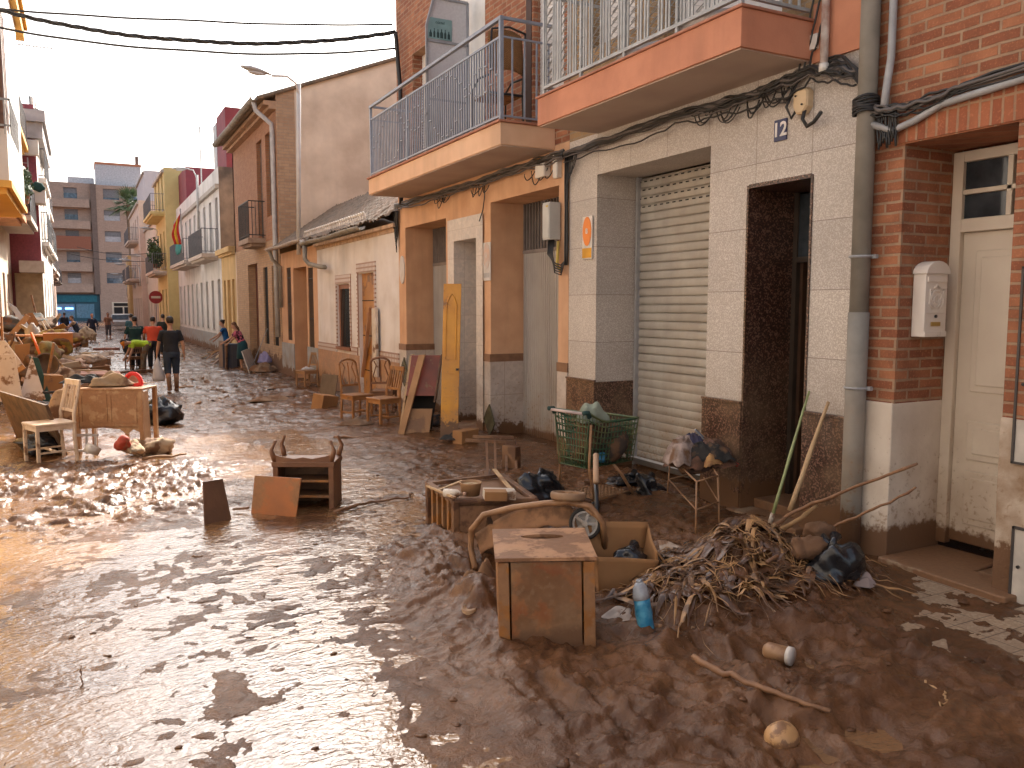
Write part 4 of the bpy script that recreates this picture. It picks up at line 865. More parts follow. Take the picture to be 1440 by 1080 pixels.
m.build('loose_loop', black_cable, b1, True, world=True)
b2 = bundle('tangled cables under the orange balcony of the orange house', [(XF-.05, 8.72, 3.80), (XF-.05, 10.2, 3.80), (XF-.05, 12.3, 3.78), (XF-.05, 14.8, 3.80)], 15, .045, seed=2)
m = MB()
for k in range(14): hoop(m, rr.choice([rr.uniform(10.7, 11.4), rr.uniform(12.2, 12.8), rr.uniform(9, 10)]), rr.uniform(3.68, 3.78), rr.uniform(.1, .4), rr.uniform(.05, .2), seed=k+40, r=.007)
for k in range(12): m.tube(along((XF-.05, 14.7+.02*k, 3.75), (XF-.06, 14.78+.01*k, 2.95+.04*k), 8, 0, .05, k+60), .010, 5)
m.tube([(XF-.05, 10.98, 3.75), (XF-.05, 10.98, 3.55), (XF-.05, 11.05, 3.35), (XF-.06, 11.15, 3.2)], .009, 5)
m.build('loose_loop', black_cable, b2, True, world=True)
bundle('black cables and a grey conduit stapled across the nearest brick wall', [(XF-.10, 4.34, 3.42), (XF-.06, 4.0, 3.36), (XF-.04, 3.55, 3.42), (XF-.04, 1.0, 3.60), (XF-.04, -3, 3.7)], 9, .028, (.008, .014), seed=5)
MB
q = thing('conduit', 'bent grey conduit running under the black cables on the brick wall', 'pipe', (XF-.1, 4.3, 3.3))
MB().tube([(XF-.10, 4.3, 3.30), (XF-.06, 4.12, 3.22), (XF-.05, 3.95, 3.26), (XF-.05, 3.75, 3.33), (XF-.05, 3.2, 3.37), (XF-.05, -2, 3.6)], .026, 10).build('pipe', grey_metal, q, True, world=True)
m = MB(); 
for k in range(7): m.tube([(XF-.10+.09*math.cos(a)-.0, 4.33+.09*math.sin(a), 3.38+.018*k+.01*math.sin(a*2+k)) for a in [i*math.pi/8 for i in range(16)]], .010, 5, closed=True)
for k in range(9): m.tube(along((XF-.08, 4.25-.02*k, 3.38), (XF-.08, 4.22-.018*k, 3.1+.02*(k % 4)), 6, 0, .02, k), .009, 5)
q = thing('cable_tangle', 'knot of black cable wound round the grey drainpipe', 'cables', (XF-.1, 4.3, 3.3)); m.build('cable', black_cable, q, True, world=True)
def jbox(label, y, z, w, h, mat, oct_=False, name='junction_box', d=.07, x=XF):
    q = thing(name, label, 'electric box', (x, y, z))
    o = [(-w/2, -h/2), (w/2, -h/2), (w/2, h/2), (-w/2, h/2)] if not oct_ else [(-w/2, -h/4), (-w/5, -h/2), (w/4, -h/2), (w/2, -h/5), (w/2, h/3), (w/4, h/2), (-w/4, h/2), (-w/2, h/3)]
    a = MB().prism(o, (x-d, y, z), (0, 1, 0), (0, 0, 1), (d, 0, 0)).build('box', mat, q, world=True, bevel=.006)
    MB().prism([(p*.9, r*.9) for p, r in o], (x-d-.008, y, z), (0, 1, 0), (0, 0, 1), (.01, 0, 0)).build('lid', mat, a, world=True, bevel=.003); return q
cream_pl = M('yellowed plastic', (.62, .46, .28), (.55, .40, .24), 9, .5, .05)
jb = jbox('cream octagonal junction box among the cables above door twelve', 5.0, 3.62, .15, .21, cream_pl, True)
m = MB(); m.lathe([(.008, 0), (.008, .012)], (XF-.09, 5.03, 3.66), 8, Euler((0, -math.pi/2, 0)).to_matrix()); m.lathe([(.008, 0), (.008, .012)], (XF-.09, 4.96, 3.58), 8, Euler((0, -math.pi/2, 0)).to_matrix()); m.build('screw', black_cable, jb, world=True)
gb = jbox('tall grey white meter box on the corner of the orange house', 8.96, 3.0, .17, .46, M('grey white box', (.50, .48, .43), (.42, .40, .36), 4), name='meter_box', d=.16, x=XF-.02)
MB().box(XF-.19, XF-.185, 8.9, 8.95, 3.17, 3.19).build('sticker', M('yellow sticker', (.65, .45, .05)), gb, world=True)
m = MB()
for k in range(5): m.tube([(XF-.10, 8.90+.03*k, 2.78), (XF-.12, 8.90+.03*k, 2.6), (XF-.11, 8.86, 2.36+.03*k), (XF-.08, 8.76, 2.33+.03*k), (XF-.05, 8.72, 2.5), (XF-.04, 8.72, 3.7)], .010, 6)
m.build('feed_cable', black_cable, gb, True, world=True)
MB().tube([(XF-.06, 8.86, 2.75), (XF-.08, 8.85, 2.45), (XF-.05, 8.8, 2.38)], .02, 8).build('yellow_sleeve', M('yellow sleeve', (.55, .38, .08)), gb, True, world=True)
jbox('white junction box under the balcony corner of the orange house', 9.28, 3.67, .24, .17, white_pl, d=.09)
jbox('narrow upright white box beside the black riser cables', 8.93, 3.68, .10, .30, white_pl, d=.07)
q = thing('riser_cable', 'black vertical cables where the orange and terrazzo houses meet', 'cables', (XF-.03, 8.7, 2.3))
m = MB(); [m.tube(along((XF-.03, 8.70+.018*k, 3.8), (XF-.03, 8.70+.012*k, 2.45), 8, 0, .01, k), .013, 6) for k in range(4)]; m.build('cable', black_cable, q, True, world=True)
# parking signs
def psign(label, y, z, w, h, faded):
    q = thing('parking_sign', label, 'sign', (XF, y, z)); wm_ = M('sign white', (.70, .64, .56)) if not faded else M('faded sign white', (.58, .54, .50), (.5, .45, .4))
    pl_ = MB().box(XF-.022, XF-.008, y-w/2, y+w/2, z-h/2, z+h/2).build('plate', wm_, q, world=True, bevel=.003)
    om = M('sign orange', (.78, .22, .03), (.72, .19, .025), 3, .4, 0) if not faded else M('faded orange', (.55, .36, .26), (.45, .42, .40), 9, .5, 0)
    R_ = [(w*.43*math.cos(a), h*.34*math.sin(a)+h*.15) for a in [i*math.pi/16 for i in range(32)]]
    MB().prism(R_, (XF-.028, y, z), (0, 1, 0), (0, 0, 1), (.007, 0, 0)).build('oval', om, q, world=True)
    if not faded: MB().box(XF-.028, XF-.02, y-w*.46, y+w*.46, z-h*.47, z-h*.24).build('lower_panel', M('sign amber', (.75, .36, .03)), q, world=True)
    else: MB().box(XF-.026, XF-.02, y-w*.4, y+w*.4, z-h*.42, z-h*.3).build('lower_panel', M('faded text band', (.45, .42, .40)), q, world=True)
    text('B' if not faded else 'o', .085, 'letter', wm_, q, (XF-.03, y, z+h*.15), (math.pi/2, 0, -math.pi/2), .002, .002)
psign('orange oval parking sign with amber lower panel on the terrazzo pier', 8.26, 2.75, .21, .50, False)
psign('faded oval parking sign beside the middle doorway of the orange house', 10.98, 2.60, .24, .56, True)
q = thing('plaque', 'small pale oval plaque at the far edge of the orange house', 'plaque', (XF, 14.6, 2.6)); MB().prism([(.13*math.cos(a), .26*math.sin(a)) for a in [i*math.pi/12 for i in range(24)]], (XF-.02, 14.62, 2.62), (0, 1, 0), (0, 0, 1), (.02, 0, 0)).build('plate', M('faded sign white', (.58, .54, .5)), q, world=True)
q = thing('house_number', 'small dark blue number 12 plate above the dark doorway', 'house number', (XF, 5.27, 3.44))
MB().box(XF-.016, XF-.001, 5.195, 5.335, 3.35, 3.53).build('plate', M('navy enamel', (.02, .025, .10), rough=.3), q, world=True, bevel=.004)
text('12', .165, 'digits', M('white enamel', (.75, .7, .66), rough=.3), q, (XF-.019, 5.265, 3.44), (math.pi/2, 0, -math.pi/2), .002, .003)
# mailbox on the door jamb (faces the photographer)
mbx = thing('mailbox', 'white arched metal mailbox with embossed crest on the brick door jamb', 'mailbox', (5.62, 4.05, 1.70))
mbm = M('white enamelled mailbox', (.74, .66, .58), (.68, .60, .52), 3, .4, .04, mud=.05)
o = [(-.125, 0), (.125, 0), (.125, .46)]+[(.125*math.cos(a), .46+.085*math.sin(a)) for a in [i*math.pi/10 for i in range(1, 10)]]+[(-.125, .46)]
MB().prism(o, (5.62, 3.945, 1.72), (1, 0, 0), (0, 0, 1), (0, .105, 0)).build('body', mbm, mbx, world=True, bevel=.005)
lid = MB().prism([(a*1.10, .46+(b-.46)*1.12) for a, b in o[2:]]+[], (5.62, 3.93, 1.725), (1, 0, 0), (0, 0, 1), (0, .12, 0)).build('lid', mbm, mbx, world=True, bevel=.004)
m = MB(); m.box(5.51, 5.73, 3.935, 3.945, 2.125, 2.165); m.build('letter_flap', mbm, mbx, world=True, bevel=.003)
m = MB()
P = [(5.62+.055*math.cos(a)*(1.1 if math.sin(a) > 0 else .9-.2*abs(math.sin(a))), 3.942, 2.0+.062*math.sin(a)) for a in [i*math.pi/10 for i in range(20)]]
m.tube(P, .007, 6, closed=True); m.tube([(5.62+.03*math.cos(a), 3.942, 1.995+.03*math.sin(a)) for a in [i*math.pi/6 for i in range(12)]], .006, 6, closed=True)
for sgn in (-1, 1): m.tube([(5.62+sgn*.05, 3.942, 2.05), (5.62+sgn*.075, 3.942, 2.07), (5.62+sgn*.07, 3.942, 2.02), (5.62+sgn*.085, 3.942, 1.97), (5.62+sgn*.04, 3.942, 1.925)], .006, 6)
m.tube([(5.59, 3.942, 2.08), (5.62, 3.942, 2.105), (5.65, 3.942, 2.08)], .008, 6); m.build('crest', mbm, mbx, True, world=True)
m = MB(); m.box(5.505, 5.735, 3.938, 3.946, 1.895, 1.90); m.box(5.495, 5.745, 3.935, 3.946, 1.72, 1.76); m.build('panel_seam', mbm, mbx, world=True, bevel=.002)
MB().lathe([(.012, 0), (.012, .01), (0, .011)], (5.62, 3.945, 1.872), 12, Euler((math.pi/2, 0, 0)).to_matrix()).build('lock', black_cable, mbx, True, world=True)
MB().box(5.57, 5.67, 3.936, 3.946, 1.80, 1.83).build('name_plate', M('brass', (.5, .35, .12)), mbx, world=True)
# ---------- things on the orange balcony
pn = thing('balcony_screen', 'grey framed frosted screen with a teal bottle poster on the orange house balcony', 'screen', (5.0, 11.6, 4.2))
m = MB(); fm = M('grey screen frame', (.30, .30, .31)); A = [(4.66, 4.2), (4.66, 6.05), (4.78, 6.46), (5.32, 6.46), (5.32, 4.2)]
for a, b in zip(A, A[1:]): m.bar((a[0], 11.6, a[1]), (b[0], 11.6, b[1]), .035)
m.bar((4.66, 11.6, 5.84), (5.32, 11.6, 5.84), .035); m.bar((4.66, 11.6, 5.0), (5.32, 11.6, 5.0), .03); m.build('frame', fm, pn, world=True)
MB().prism(A, (0, 11.605, 0), (1, 0, 0), (0, 0, 1), (0, .008, 0)).build('pane', M('frosted pane', (.52, .50, .50), (.46, .44, .44), 30, .3), pn, world=True)
po = MB().box(4.68, 5.06, 11.59, 11.60, 5.87, 6.17).build('poster', M('teal poster', (.20, .32, .32)), pn, world=True)
m = MB()
for i, (w, h) in enumerate(((.022, .10), (.016, .13), (.02, .12), (.024, .13), (.017, .13), (.02, .11))):
    x = 4.72+i*.058; m.prism([(-w, 0), (w, 0), (w, h*.55), (w*.35, h*.75), (w*.35, h), (-w*.35, h), (-w*.35, h*.75), (-w, h*.55)], (x, 11.588, 5.89), (1, 0, 0), (0, 0, 1), (0, .003, 0))
m.build('bottle_print', M('poster dark print', (.02, .05, .05)), po, world=True); text('coctel', .06, 'poster_word', M('poster dark print', (.02, .05, .05)), po, (4.87, 11.588, 6.11), (math.pi/2, 0, 0), .001)
wc = thing('wicker_chair', 'wicker backed chair with dark steel frame at the near end of the orange house balcony', 'chair', (5.0, 9.75, 4.2))
wk = brickmat('wicker weave', (.42, .20, .06), (.33, .15, .045), (.12, .05, .02), bw=.03, bh=.012, ms=.003)
CX0, CX1 = 4.72, 5.20
MB().grid(lambda u, v: (CX0+(CX1-CX0)*(u+.06*math.sin(v*3.1)*(u-.5)), 9.62-.07*math.sin(u*math.pi)+.05*v, 4.92+.50*v+.03*math.sin(u*math.pi)), 12, 8).build('backrest', wk, wc, True, world=True, solid=.022)
MB().box(CX0+.01, CX1-.01, 9.66, 10.10, 4.64, 4.67).build('seat', wk, wc, world=True, bevel=.01)
m = MB()
for x in (CX0, CX1): m.tube([(x, 9.60, 4.2), (x, 9.64, 4.65), (x, 9.60, 5.05), (x, 9.56, 5.42)], .014, 6); m.tube([(x, 10.12, 4.2), (x, 10.12, 4.8), (x, 9.95, 4.9), (x, 9.64, 4.88)], .014, 6)
m.tube([(CX0, 9.56, 5.42), ((CX0+CX1)/2, 9.55, 5.47), (CX1, 9.56, 5.42)], .014, 6); m.tube([(CX0, 9.62, 4.66), (CX1, 9.62, 4.66)], .016, 6); m.build('frame', black_cable, wc, True, world=True)
# ---------- street lamps
lampm = M('lamp grey', (.42, .42, .42), (.34, .34, .34), 4, .4, 0); lensm = M('lamp lens', (.55, .55, .55), rough=.2)
def lamp(label, base, top, head, L=.75, pole=True, r=.055, z_b=None):
    q = thing('street_lamp', label, 'street lamp', base, 0, 'wall mounted street lamps'); base = Vector(base); top = Vector(top); head = Vector(head)
    d = (head-top); d.z = 0; d.normalize()
    if pole: MB().tube([base, top], r, 10).build('pole', M('white lamp pole', (.55, .54, .52), (.45, .43, .41), 3), q, True, world=True)
    e = head-d*L*.5+Vector((0, 0, -.02)); MB().tube([top-Vector((0, 0, .25)), top+Vector((0, 0, .0))+d*.08, top.lerp(e, .45)+Vector((0, 0, .10)), e], r*.55, 8).build('arm', M('white lamp pole', (.5, .5, .5)), q, True, world=True)
    s_ = d.cross(Vector((0, 0, 1))); up_ = Vector((0, 0, 1)); m = MB(); n = 8
    secs = []
    for i in range(n+1):
        t = i/n; w = .13*math.sin(min(1, t*1.5+.15)*math.pi/2)*(1 if t < .75 else (1-t)/.25*.6+.4)
        c = head+d*(t-.5)*L+up_*(.05*t); secs.append([c+s_*w*math.cos(a)+up_*(w*.62*math.sin(a) if math.sin(a) > 0 else w*.30*math.sin(a)) for a in [k*math.pi/6 for k in range(12)]])
    vs = [p for s2 in secs for p in s2]; fs = [(i*12+k, i*12+(k+1) % 12, (i+1)*12+(k+1) % 12, (i+1)*12+k) for i in range(n) for k in range(12)]+[tuple(range(11, -1, -1)), tuple(n*12+k for k in range(12))]
    MB().add(vs, fs).build('lamp_head', lampm, q, True, world=True); MB().blob(head+up_*-.03, (L*.3, .09, .05), 1, 0, 10, (0, 0, math.atan2(d.y, d.x))).build('lens', lensm, q, True, world=True); return q
lamp('nearest street lamp on a tall white pole standing against the low peach house', fp(420, 358, 5.08), fp(420, 118, 5.08), yp(361, 101, fp(420, 118, 5.08).y-.3), .8)
lamp('street lamp standing out over the white two storey house', fp(279, 330, 5.1), fp(277, 246, 5.1), yp(254, 238, 42.5), .9)
for (px, py, bx, Y) in ((208, 322, 222, 58), (190, 360, 206, 66), (177, 366, 196, 74), (169, 372, 190, 82), (163, 386, 178, 92)):
    h = yp(px, py, Y); b = yp(bx, py+10, Y); lamp('%s of the small distant lamps past the yellow house, counted outwards' % {58: 'first', 66: 'second', 74: 'third', 82: 'fourth', 92: 'last'}[Y], b+Vector((0, 0, -1.5)), b, h, 1.0)
# ---------- overhead cables
for lab, A, B, sag, r in (('thick twisted black cable crossing over the street', (-40, 2, 18), (556, 45), .42, .045), ('uppermost thin black wire crossing over the street', (-40, 8, 18), (552, 34), .10, .02), ('lowest thin black cable crossing over the street', (-40, 30, 18), (555, 68), .28, .022)):
    a = yp(*A); b = fp(B[0], B[1], XF-.15); m = MB(); P = along(a, b, 60, sag, .01, 3)
    if r > .04:
        for k in range(3): m.tube([p+Vector((0, .03*math.cos(i*.8+k*2.1)*.8, .024*math.sin(i*.8+k*2.1))) for i, p in enumerate(P)], .020, 6)
        m.tube([b, b+Vector((.03, .05, -.1)), b+Vector((.08, 0, -1)), (XF-.08, b.y, 3.8)], .04, 8)
    else: m.tube(P, r, 5)
    tag(m.build('overhead_cable', black_cable, smooth=True), lab, 'cable')
for k, (a, b) in enumerate((((108, 347), (232, 352)), ((95, 356), (250, 362)))):
    m = MB().tube(along(yp(a[0], a[1], 62), yp(b[0], b[1], 62), 16, .4), .02, 4); tag(m.build('overhead_cable', black_cable), 'distant thin wire crossing the street at balcony height, the %s of two' % ('upper', 'lower')[k], 'cable')
for lab, p, h in (('thin roof aerial mast on the white two storey house', Vector((XF+.4, 45.5, 7.8)), 3.3), ('roof aerial on the pale tall house in the distance', Vector((XF+1.5, 93, 15.6)), 4)):
    q = thing('roof_aerial', lab, 'aerial', p); m = MB().tube([p, p+Vector((0, 0, h))], .035, 6).build('mast', grey_metal, q, world=True); m = MB(); m.bar(p+Vector((0, 0, h-.1)), p+Vector((1.4, 0, h-.1)), .02); [m.bar(p+Vector((.2*i, -.25, h-.1)), p+Vector((.2*i, .25, h-.1)), .015) for i in range(1, 7)]; m.build('antenna', grey_metal, q, world=True)
q = thing('roof_aerial', 'small television aerial above the corner house on the left', 'aerial', (-1.4, 25, 9.3)); p = yp(47, 65, 25); m = MB(); m.bar(p-Vector((.6, 0, 0)), p+Vector((.5, 0, 0)), .02); [m.bar(p+Vector((.08*i, 0, -.12)), p+Vector((.08*i, 0, .12)), .015) for i in range(-4, 6)]; m.bar(p-Vector((.6, 0, 0)), p-Vector((.6, 0, 1)), .03); m.build('antenna', grey_metal, q, world=True)
# ---------- no entry sign
p = fp(219, 418, 4.35); q = thing('no_entry_sign', 'round red no entry sign on a post in front of the cream house', 'road sign', (p.x, p.y, -.2))
MB().tube([(p.x, p.y, -.2), (p.x, p.y, p.z+.3)], .035, 8).build('post', grey_metal, q, True, world=True)
rotm = Euler((math.pi/2, 0, 0)).to_matrix()
MB().lathe([(0, 0), (.42, 0), (.42, .02), (0, .02)], (p.x, p.y-.05, p.z), 28, rotm).build('disc', M('sign red', (.35, .02, .025), rough=.4), q, world=True)
MB().box(p.x-.28, p.x+.28, p.y-.09, p.y-.075, p.z-.07, p.z+.07).build('bar', M('sign white', (.7, .64, .56)), q, world=True)
# ---------- flag, air conditioner, ladder, laundry, plants on balconies
q = thing('flag', 'red and yellow flag hanging from the white house balcony', 'flag', (XF-.85, 43.2, 4.3)); p = Vector((XF-.9, 42.9, 4.5))
MB().tube([p, p+Vector((-.05, -.1, 2.1))], .03, 6).build('pole', grey_metal, q, world=True)
for k, (c, nm) in enumerate((((.55, .03, .02), 'flag red'), ((.75, .42, .03), 'flag yellow'), ((.55, .03, .02), 'flag red'))):
    MB().grid(lambda u, v: p+Vector((-.05-.11*(k+v)-.10*math.sin(u*3)*math.sin(u*math.pi), -.1+.05*math.sin(u*7+k), 1.9-1.5*u-.2*(k+v)*(1-u))), 12, 3).build('stripe', M(nm, c, rough=.9), q, True, world=True, solid=.01)
q = thing('air_conditioner', 'white outdoor air conditioner on the maroon side wall under the canopy', 'air conditioner', (XL+.55, 33.8, 7.2)); MB().box(XL+.2, XL+.95, 33.65, 33.95, 7.2, 7.72).build('casing', white_pl, q, world=True, bevel=.02)
MB().lathe([(.2, 0), (.2, .03), (.05, .03)], (XL+.45, 33.65, 7.46), 20, rotm).build('fan_grille', M('fan grey', (.16, .17, .17)), q, world=True)
q = thing('step_ladder', 'aluminium step ladder standing on the terrace by the maroon side wall', 'ladder', (XL+.6, 33.7, 5.95)); m = MB()
for x in (.3, .6): m.bar((XL+x, 33.5, 5.95), (XL+x, 33.7, 7.1), .04)
[m.bar((XL+.3, 33.5+.03*i, 6.1+i*.2), (XL+.6, 33.5+.03*i, 6.1+i*.2), .05, .02) for i in range(5)]; m.build('rails', M('aluminium', (.5, .5, .52), metal=.6, rough=.4), q, world=True)
for i, (lab, c, r_, mt_) in enumerate((('dark green laundry on the terrace by the maroon side wall', (XL+.9, 33.1, 6.05), (.22, .10, .18), clothmat('green laundry', (.02, .07, .06))), ('white laundry hung beside the dark green laundry on the same terrace', (XL+.45, 33.1, 6.15), (.16, .1, .18), clothmat('white laundry', (.6, .6, .6))),
     ('dark teal blanket over the white house balcony railing', (XF-.78, 46, 4.95), (.06, 1.5, .4), clothmat('teal blanket', (.02, .22, .2))), ('dark cloth over the cream balcony rail', (XL+.85, 27.6, 5.2), (.06, .6, .5), clothmat('dark cloth', (.04, .05, .07))))):
    tag(MB().blob(c, r_, i, .25, 16).build('laundry', mt_, smooth=True), lab, 'laundry')
def shrub(label, c, r, n, s, seed, cols=((.035, .07, .02), (.07, .11, .03))):
    rr = random.Random(seed); m = MB(); q = thing('potted_plant', label, 'plant', (c[0], c[1], c[2]-r[2]))
    for _ in range(n):
        d = Vector((rr.gauss(0, 1), rr.gauss(0, 1), rr.gauss(0, 1))).normalized()*rr.random()**.4; p = Vector(c)+Vector((d.x*r[0], d.y*r[1], d.z*r[2])); a = Vector((rr.gauss(0, 1), rr.gauss(0, 1), rr.gauss(0, 1))).normalized(); b = a.orthogonal().normalized()
        m.add([p-a*s, p+b*s*.4, p+a*s, p-b*s*.4], [(0, 1, 2, 3)])
    m.build('foliage', M('balcony leaf', cols[0], cols[1], 6, .6), q, world=True); MB().lathe([(r[0]*.5, 0), (r[0]*.7, .25), (r[0]*.6, .25), (0, .2)], (c[0], c[1], c[2]-r[2]), 10).build('pot', M('clay pot', (.3, .12, .06)), q, world=True)
shrub('green plant trailing off the cream house balcony on the left', (XL+.80, 26.0, 5.2), (.22, .4, .5), 400, .07, 1); shrub('leafy plant on the first balcony of the yellow three storey house', (XF-1.1, 56, 5.0), (.4, .8, .7), 500, .12, 2); shrub('cactus like plant on the near balcony end of the yellow house', (XF-1.1, 57.8, 5.4), (.4, .5, 1.0), 300, .14, 3)
# ================================================================ LOOSE OBJECTS, near part of the street
wood_y = M('yellow brown varnished wood', (.38, .155, .038), (.20, .078, .022), 5, .5, .3, 30, mud=.45, muds=7, mudc=(.20, .10, .045, 1))
wood_mud = M('mud coated wood', (.23, .070, .020), (.42, .20, .070), 3, .5, .5, 18, mud=.50, muds=5.5, mudc=(.13, .058, .022, 1), streak=1.2, tide=(.10, .1))
wood_dk = M('dark muddy wood', (.12, .055, .028), (.08, .035, .018), 5, .5, .3, 25, mud=.55)
wood_pl = M('pale bare wood', (.52, .35, .19), (.42, .26, .13), 6, .7, .2, 30, mud=.2)
tan_mud = M('dried tan mud', (.38, .21, .10), (.28, .15, .07), 4, .7, .5, 18)
cardb = M('wet cardboard', (.34, .17, .065), (.27, .13, .05), 2.5, .85, .12, 20, mud=.15)
metal_mud = M('muddy steel tube', (.36, .19, .09), (.22, .11, .05), 9, .5, .2, 30)
blackp = M('black plastic', (.012, .012, .014), (.02, .02, .022), 3, .22, .5, 12)
white_r = M('dirty white plastic', (.62, .55, .47), (.5, .4, .3), 6, .5, .1, mud=.25)
# --- wooden box with an oval hand hole
bx = thing('wooden_box', 'mud stained upright wooden box with an oval hole in its slanted lid', 'box', (2.3, 4.1, 0))
fl_, fr_ = zp(702, 915, 0), zp(838, 912, 0); wv = (fr_-fl_); wv.z = 0; W_ = wv.length; ux = wv.normalized(); uy = Vector((-ux.y, ux.x, 0)); H_ = .51; D_ = .50
def bp(a, b, c): return fl_+ux*a+uy*b+Vector((0, 0, c))+ux*(-.02*c)
for a, b in ((0, .065), (W_-.065, W_)): m = MB().add([bp(a, 0, -.1), bp(b, 0, -.1), bp(b, .03, -.1), bp(a, .03, -.1), bp(a, 0, H_), bp(b, 0, H_), bp(b, .03, H_), bp(a, .03, H_)], [(0, 1, 2, 3), (4, 5, 6, 7), (0, 1, 5, 4), (1, 2, 6, 5), (2, 3, 7, 6), (3, 0, 4, 7)]); m.build('corner_post', wood_y, bx, world=True, bevel=.004)
def slab(name, P, mat, par, bev=.003, extra=None):
    m = MB().add(P, [(0, 1, 2, 3), (4, 5, 6, 7), (0, 1, 5, 4), (1, 2, 6, 5), (2, 3, 7, 6), (3, 0, 4, 7)]); return m.build(name, mat, par, world=True, bevel=bev)
slab('front_panel', [bp(.075, .008, -.1), bp(W_-.075, .008, -.1), bp(W_-.075, .03, -.1), bp(.075, .03, -.1), bp(.075, .008, H_), bp(W_-.075, .008, H_), bp(W_-.075, .03, H_), bp(.075, .03, H_)], wood_mud, bx)
for a in (.004, W_-.026): slab('side_panel', [bp(a, .03, -.1), bp(a+.022, .03, -.1), bp(a+.022, D_, -.1), bp(a, D_, -.1), bp(a, .03, H_), bp(a+.022, .03, H_), bp(a+.022, D_, H_+.02), bp(a, D_, H_+.02)], wood_y, bx)
slab('back_panel', [bp(.02, D_-.02, -.1), bp(W_-.02, D_-.02, -.1), bp(W_-.02, D_, -.1), bp(.02, D_, -.1), bp(.02, D_-.02, H_+.02), bp(W_-.02, D_-.02, H_+.02), bp(W_-.02, D_, H_+.02), bp(.02, D_, H_+.02)], wood_y, bx)
# lid with a real hole
hc = (W_*.52, D_*.72); N = 28; m = MB(); lidz = lambda a, b: H_+.012+.02*b/D_
for top in (0, .02):
    base = len(m.v)
    for k in range(N):
        a = 2*math.pi*k/N; s_ = max(abs(math.cos(a))/(.13), abs(math.sin(a))/.028)
        hx, hy = hc[0]+.13*math.cos(a), hc[1]+.042*math.sin(a)
        ox = -.012 if math.cos(a) < 0 else W_+.012; oy = -.015 if math.sin(a) < 0 else D_+.02
        tx = (ox-hc[0])/(math.cos(a) or 1e-6); ty = (oy-hc[1])/(math.sin(a) or 1e-6); tt = min(tx if tx > 0 else 9, ty if ty > 0 else 9)
        qx, qy = hc[0]+tt*math.cos(a), hc[1]+tt*math.sin(a)
        m.v.append(tuple(bp(hx, hy, lidz(hx, hy)+top))); m.v.append(tuple(bp(qx, qy, lidz(qx, qy)+top)))
    for cx, cy in ((-.012, -.015), (W_+.012, -.015), (W_+.012, D_+.02), (-.012, D_+.02)): m.v.append(tuple(bp(cx, cy, lidz(cx, cy)+top)))
    for k in range(N):
        k2 = (k+1) % N; a1 = 2*math.pi*k/N; q1 = m.v[base+2*k+1]; q2 = m.v[base+2*k2+1]
        m.f.append((base+2*k, base+2*k+1, base+2*k2+1, base+2*k2))
    def side(k):
        p = bp(0, 0, 0); v = Vector(m.v[base+2*k+1])-p; return round(v.dot(ux), 3) <= -.011, round(v.dot(ux), 3) >= W_-.001, round(v.dot(uy), 3) <= -.014, round(v.dot(uy), 3) >= D_+.019
    for k in range(N):
        k2 = (k+1) % N; A, B = side(k), side(k2)
        if A != B:
            xs_ = 0 if (A[0] or B[0]) else 1; 
            ci = {(0, 0): 0, (1, 0): 1, (1, 1): 2, (0, 1): 3}[(xs_, 0 if (A[2] or B[2]) else 1)]
            m.f.append((base+2*k+1, base+2*N+ci, base+2*k2+1))
n_ = 2*N+4
for k in range(N): k2 = (k+1) % N; m.f.append((2*k, 2*k2, n_+2*k2, n_+2*k))
for i in range(4): j = (i+1) % 4; m.f.append((2*N+i, 2*N+j, n_+2*N+j, n_+2*N+i))
m.build('lid', M('scuffed lid wood', (.42, .22, .11), (.24, .11, .05), 5, .5, .4, 25, mud=.5, muds=5, mudc=(.15, .07, .032, 1)), bx, world=True)
# --- overturned pushchair behind the box
pc = thing('pushchair', 'overturned pushchair with bent tan frame and muddy fabric behind the wooden box', 'pushchair', zp(740, 800, .05))
F0 = [zp(668, 800, .05), zp(662, 770, .16), zp(663, 745, .32), zp(680, 724, .44), zp(720, 714, .50), zp(765, 708, .55), zp(800, 706, .58), zp(830, 712, .56), zp(848, 735, .45), zp(850, 770, .25)]
MB().tube(F0, .023, 10).build('frame', metal_mud, pc, True, world=True)
MB().tube([p+Vector((.06, .12, -.04)) for p in F0[1:7]], .016, 8).build('frame', metal_mud, pc, True, world=True)
MB().grid(lambda u, v: F0[2].lerp(F0[6], u)+Vector((.05, .05-.10*v, -.05+.09*math.sin(u*3.14)-.13*v+.008*math.sin(u*30)*v)), 26, 6).build('fabric', clothmat('muddy canvas', (.30, .15, .07), (.2, .1, .05), mud=.3), pc, True, world=True, solid=.01)
MB().grid(lambda u, v: F0[1].lerp(F0[3], u)+Vector((.06+.12*v, .02, -.25*v+.02*math.sin(u*9+v*7))), 10, 10).build('fabric', clothmat('dark canvas', (.05, .03, .02), mud=.4), pc, True, world=True, solid=.01)
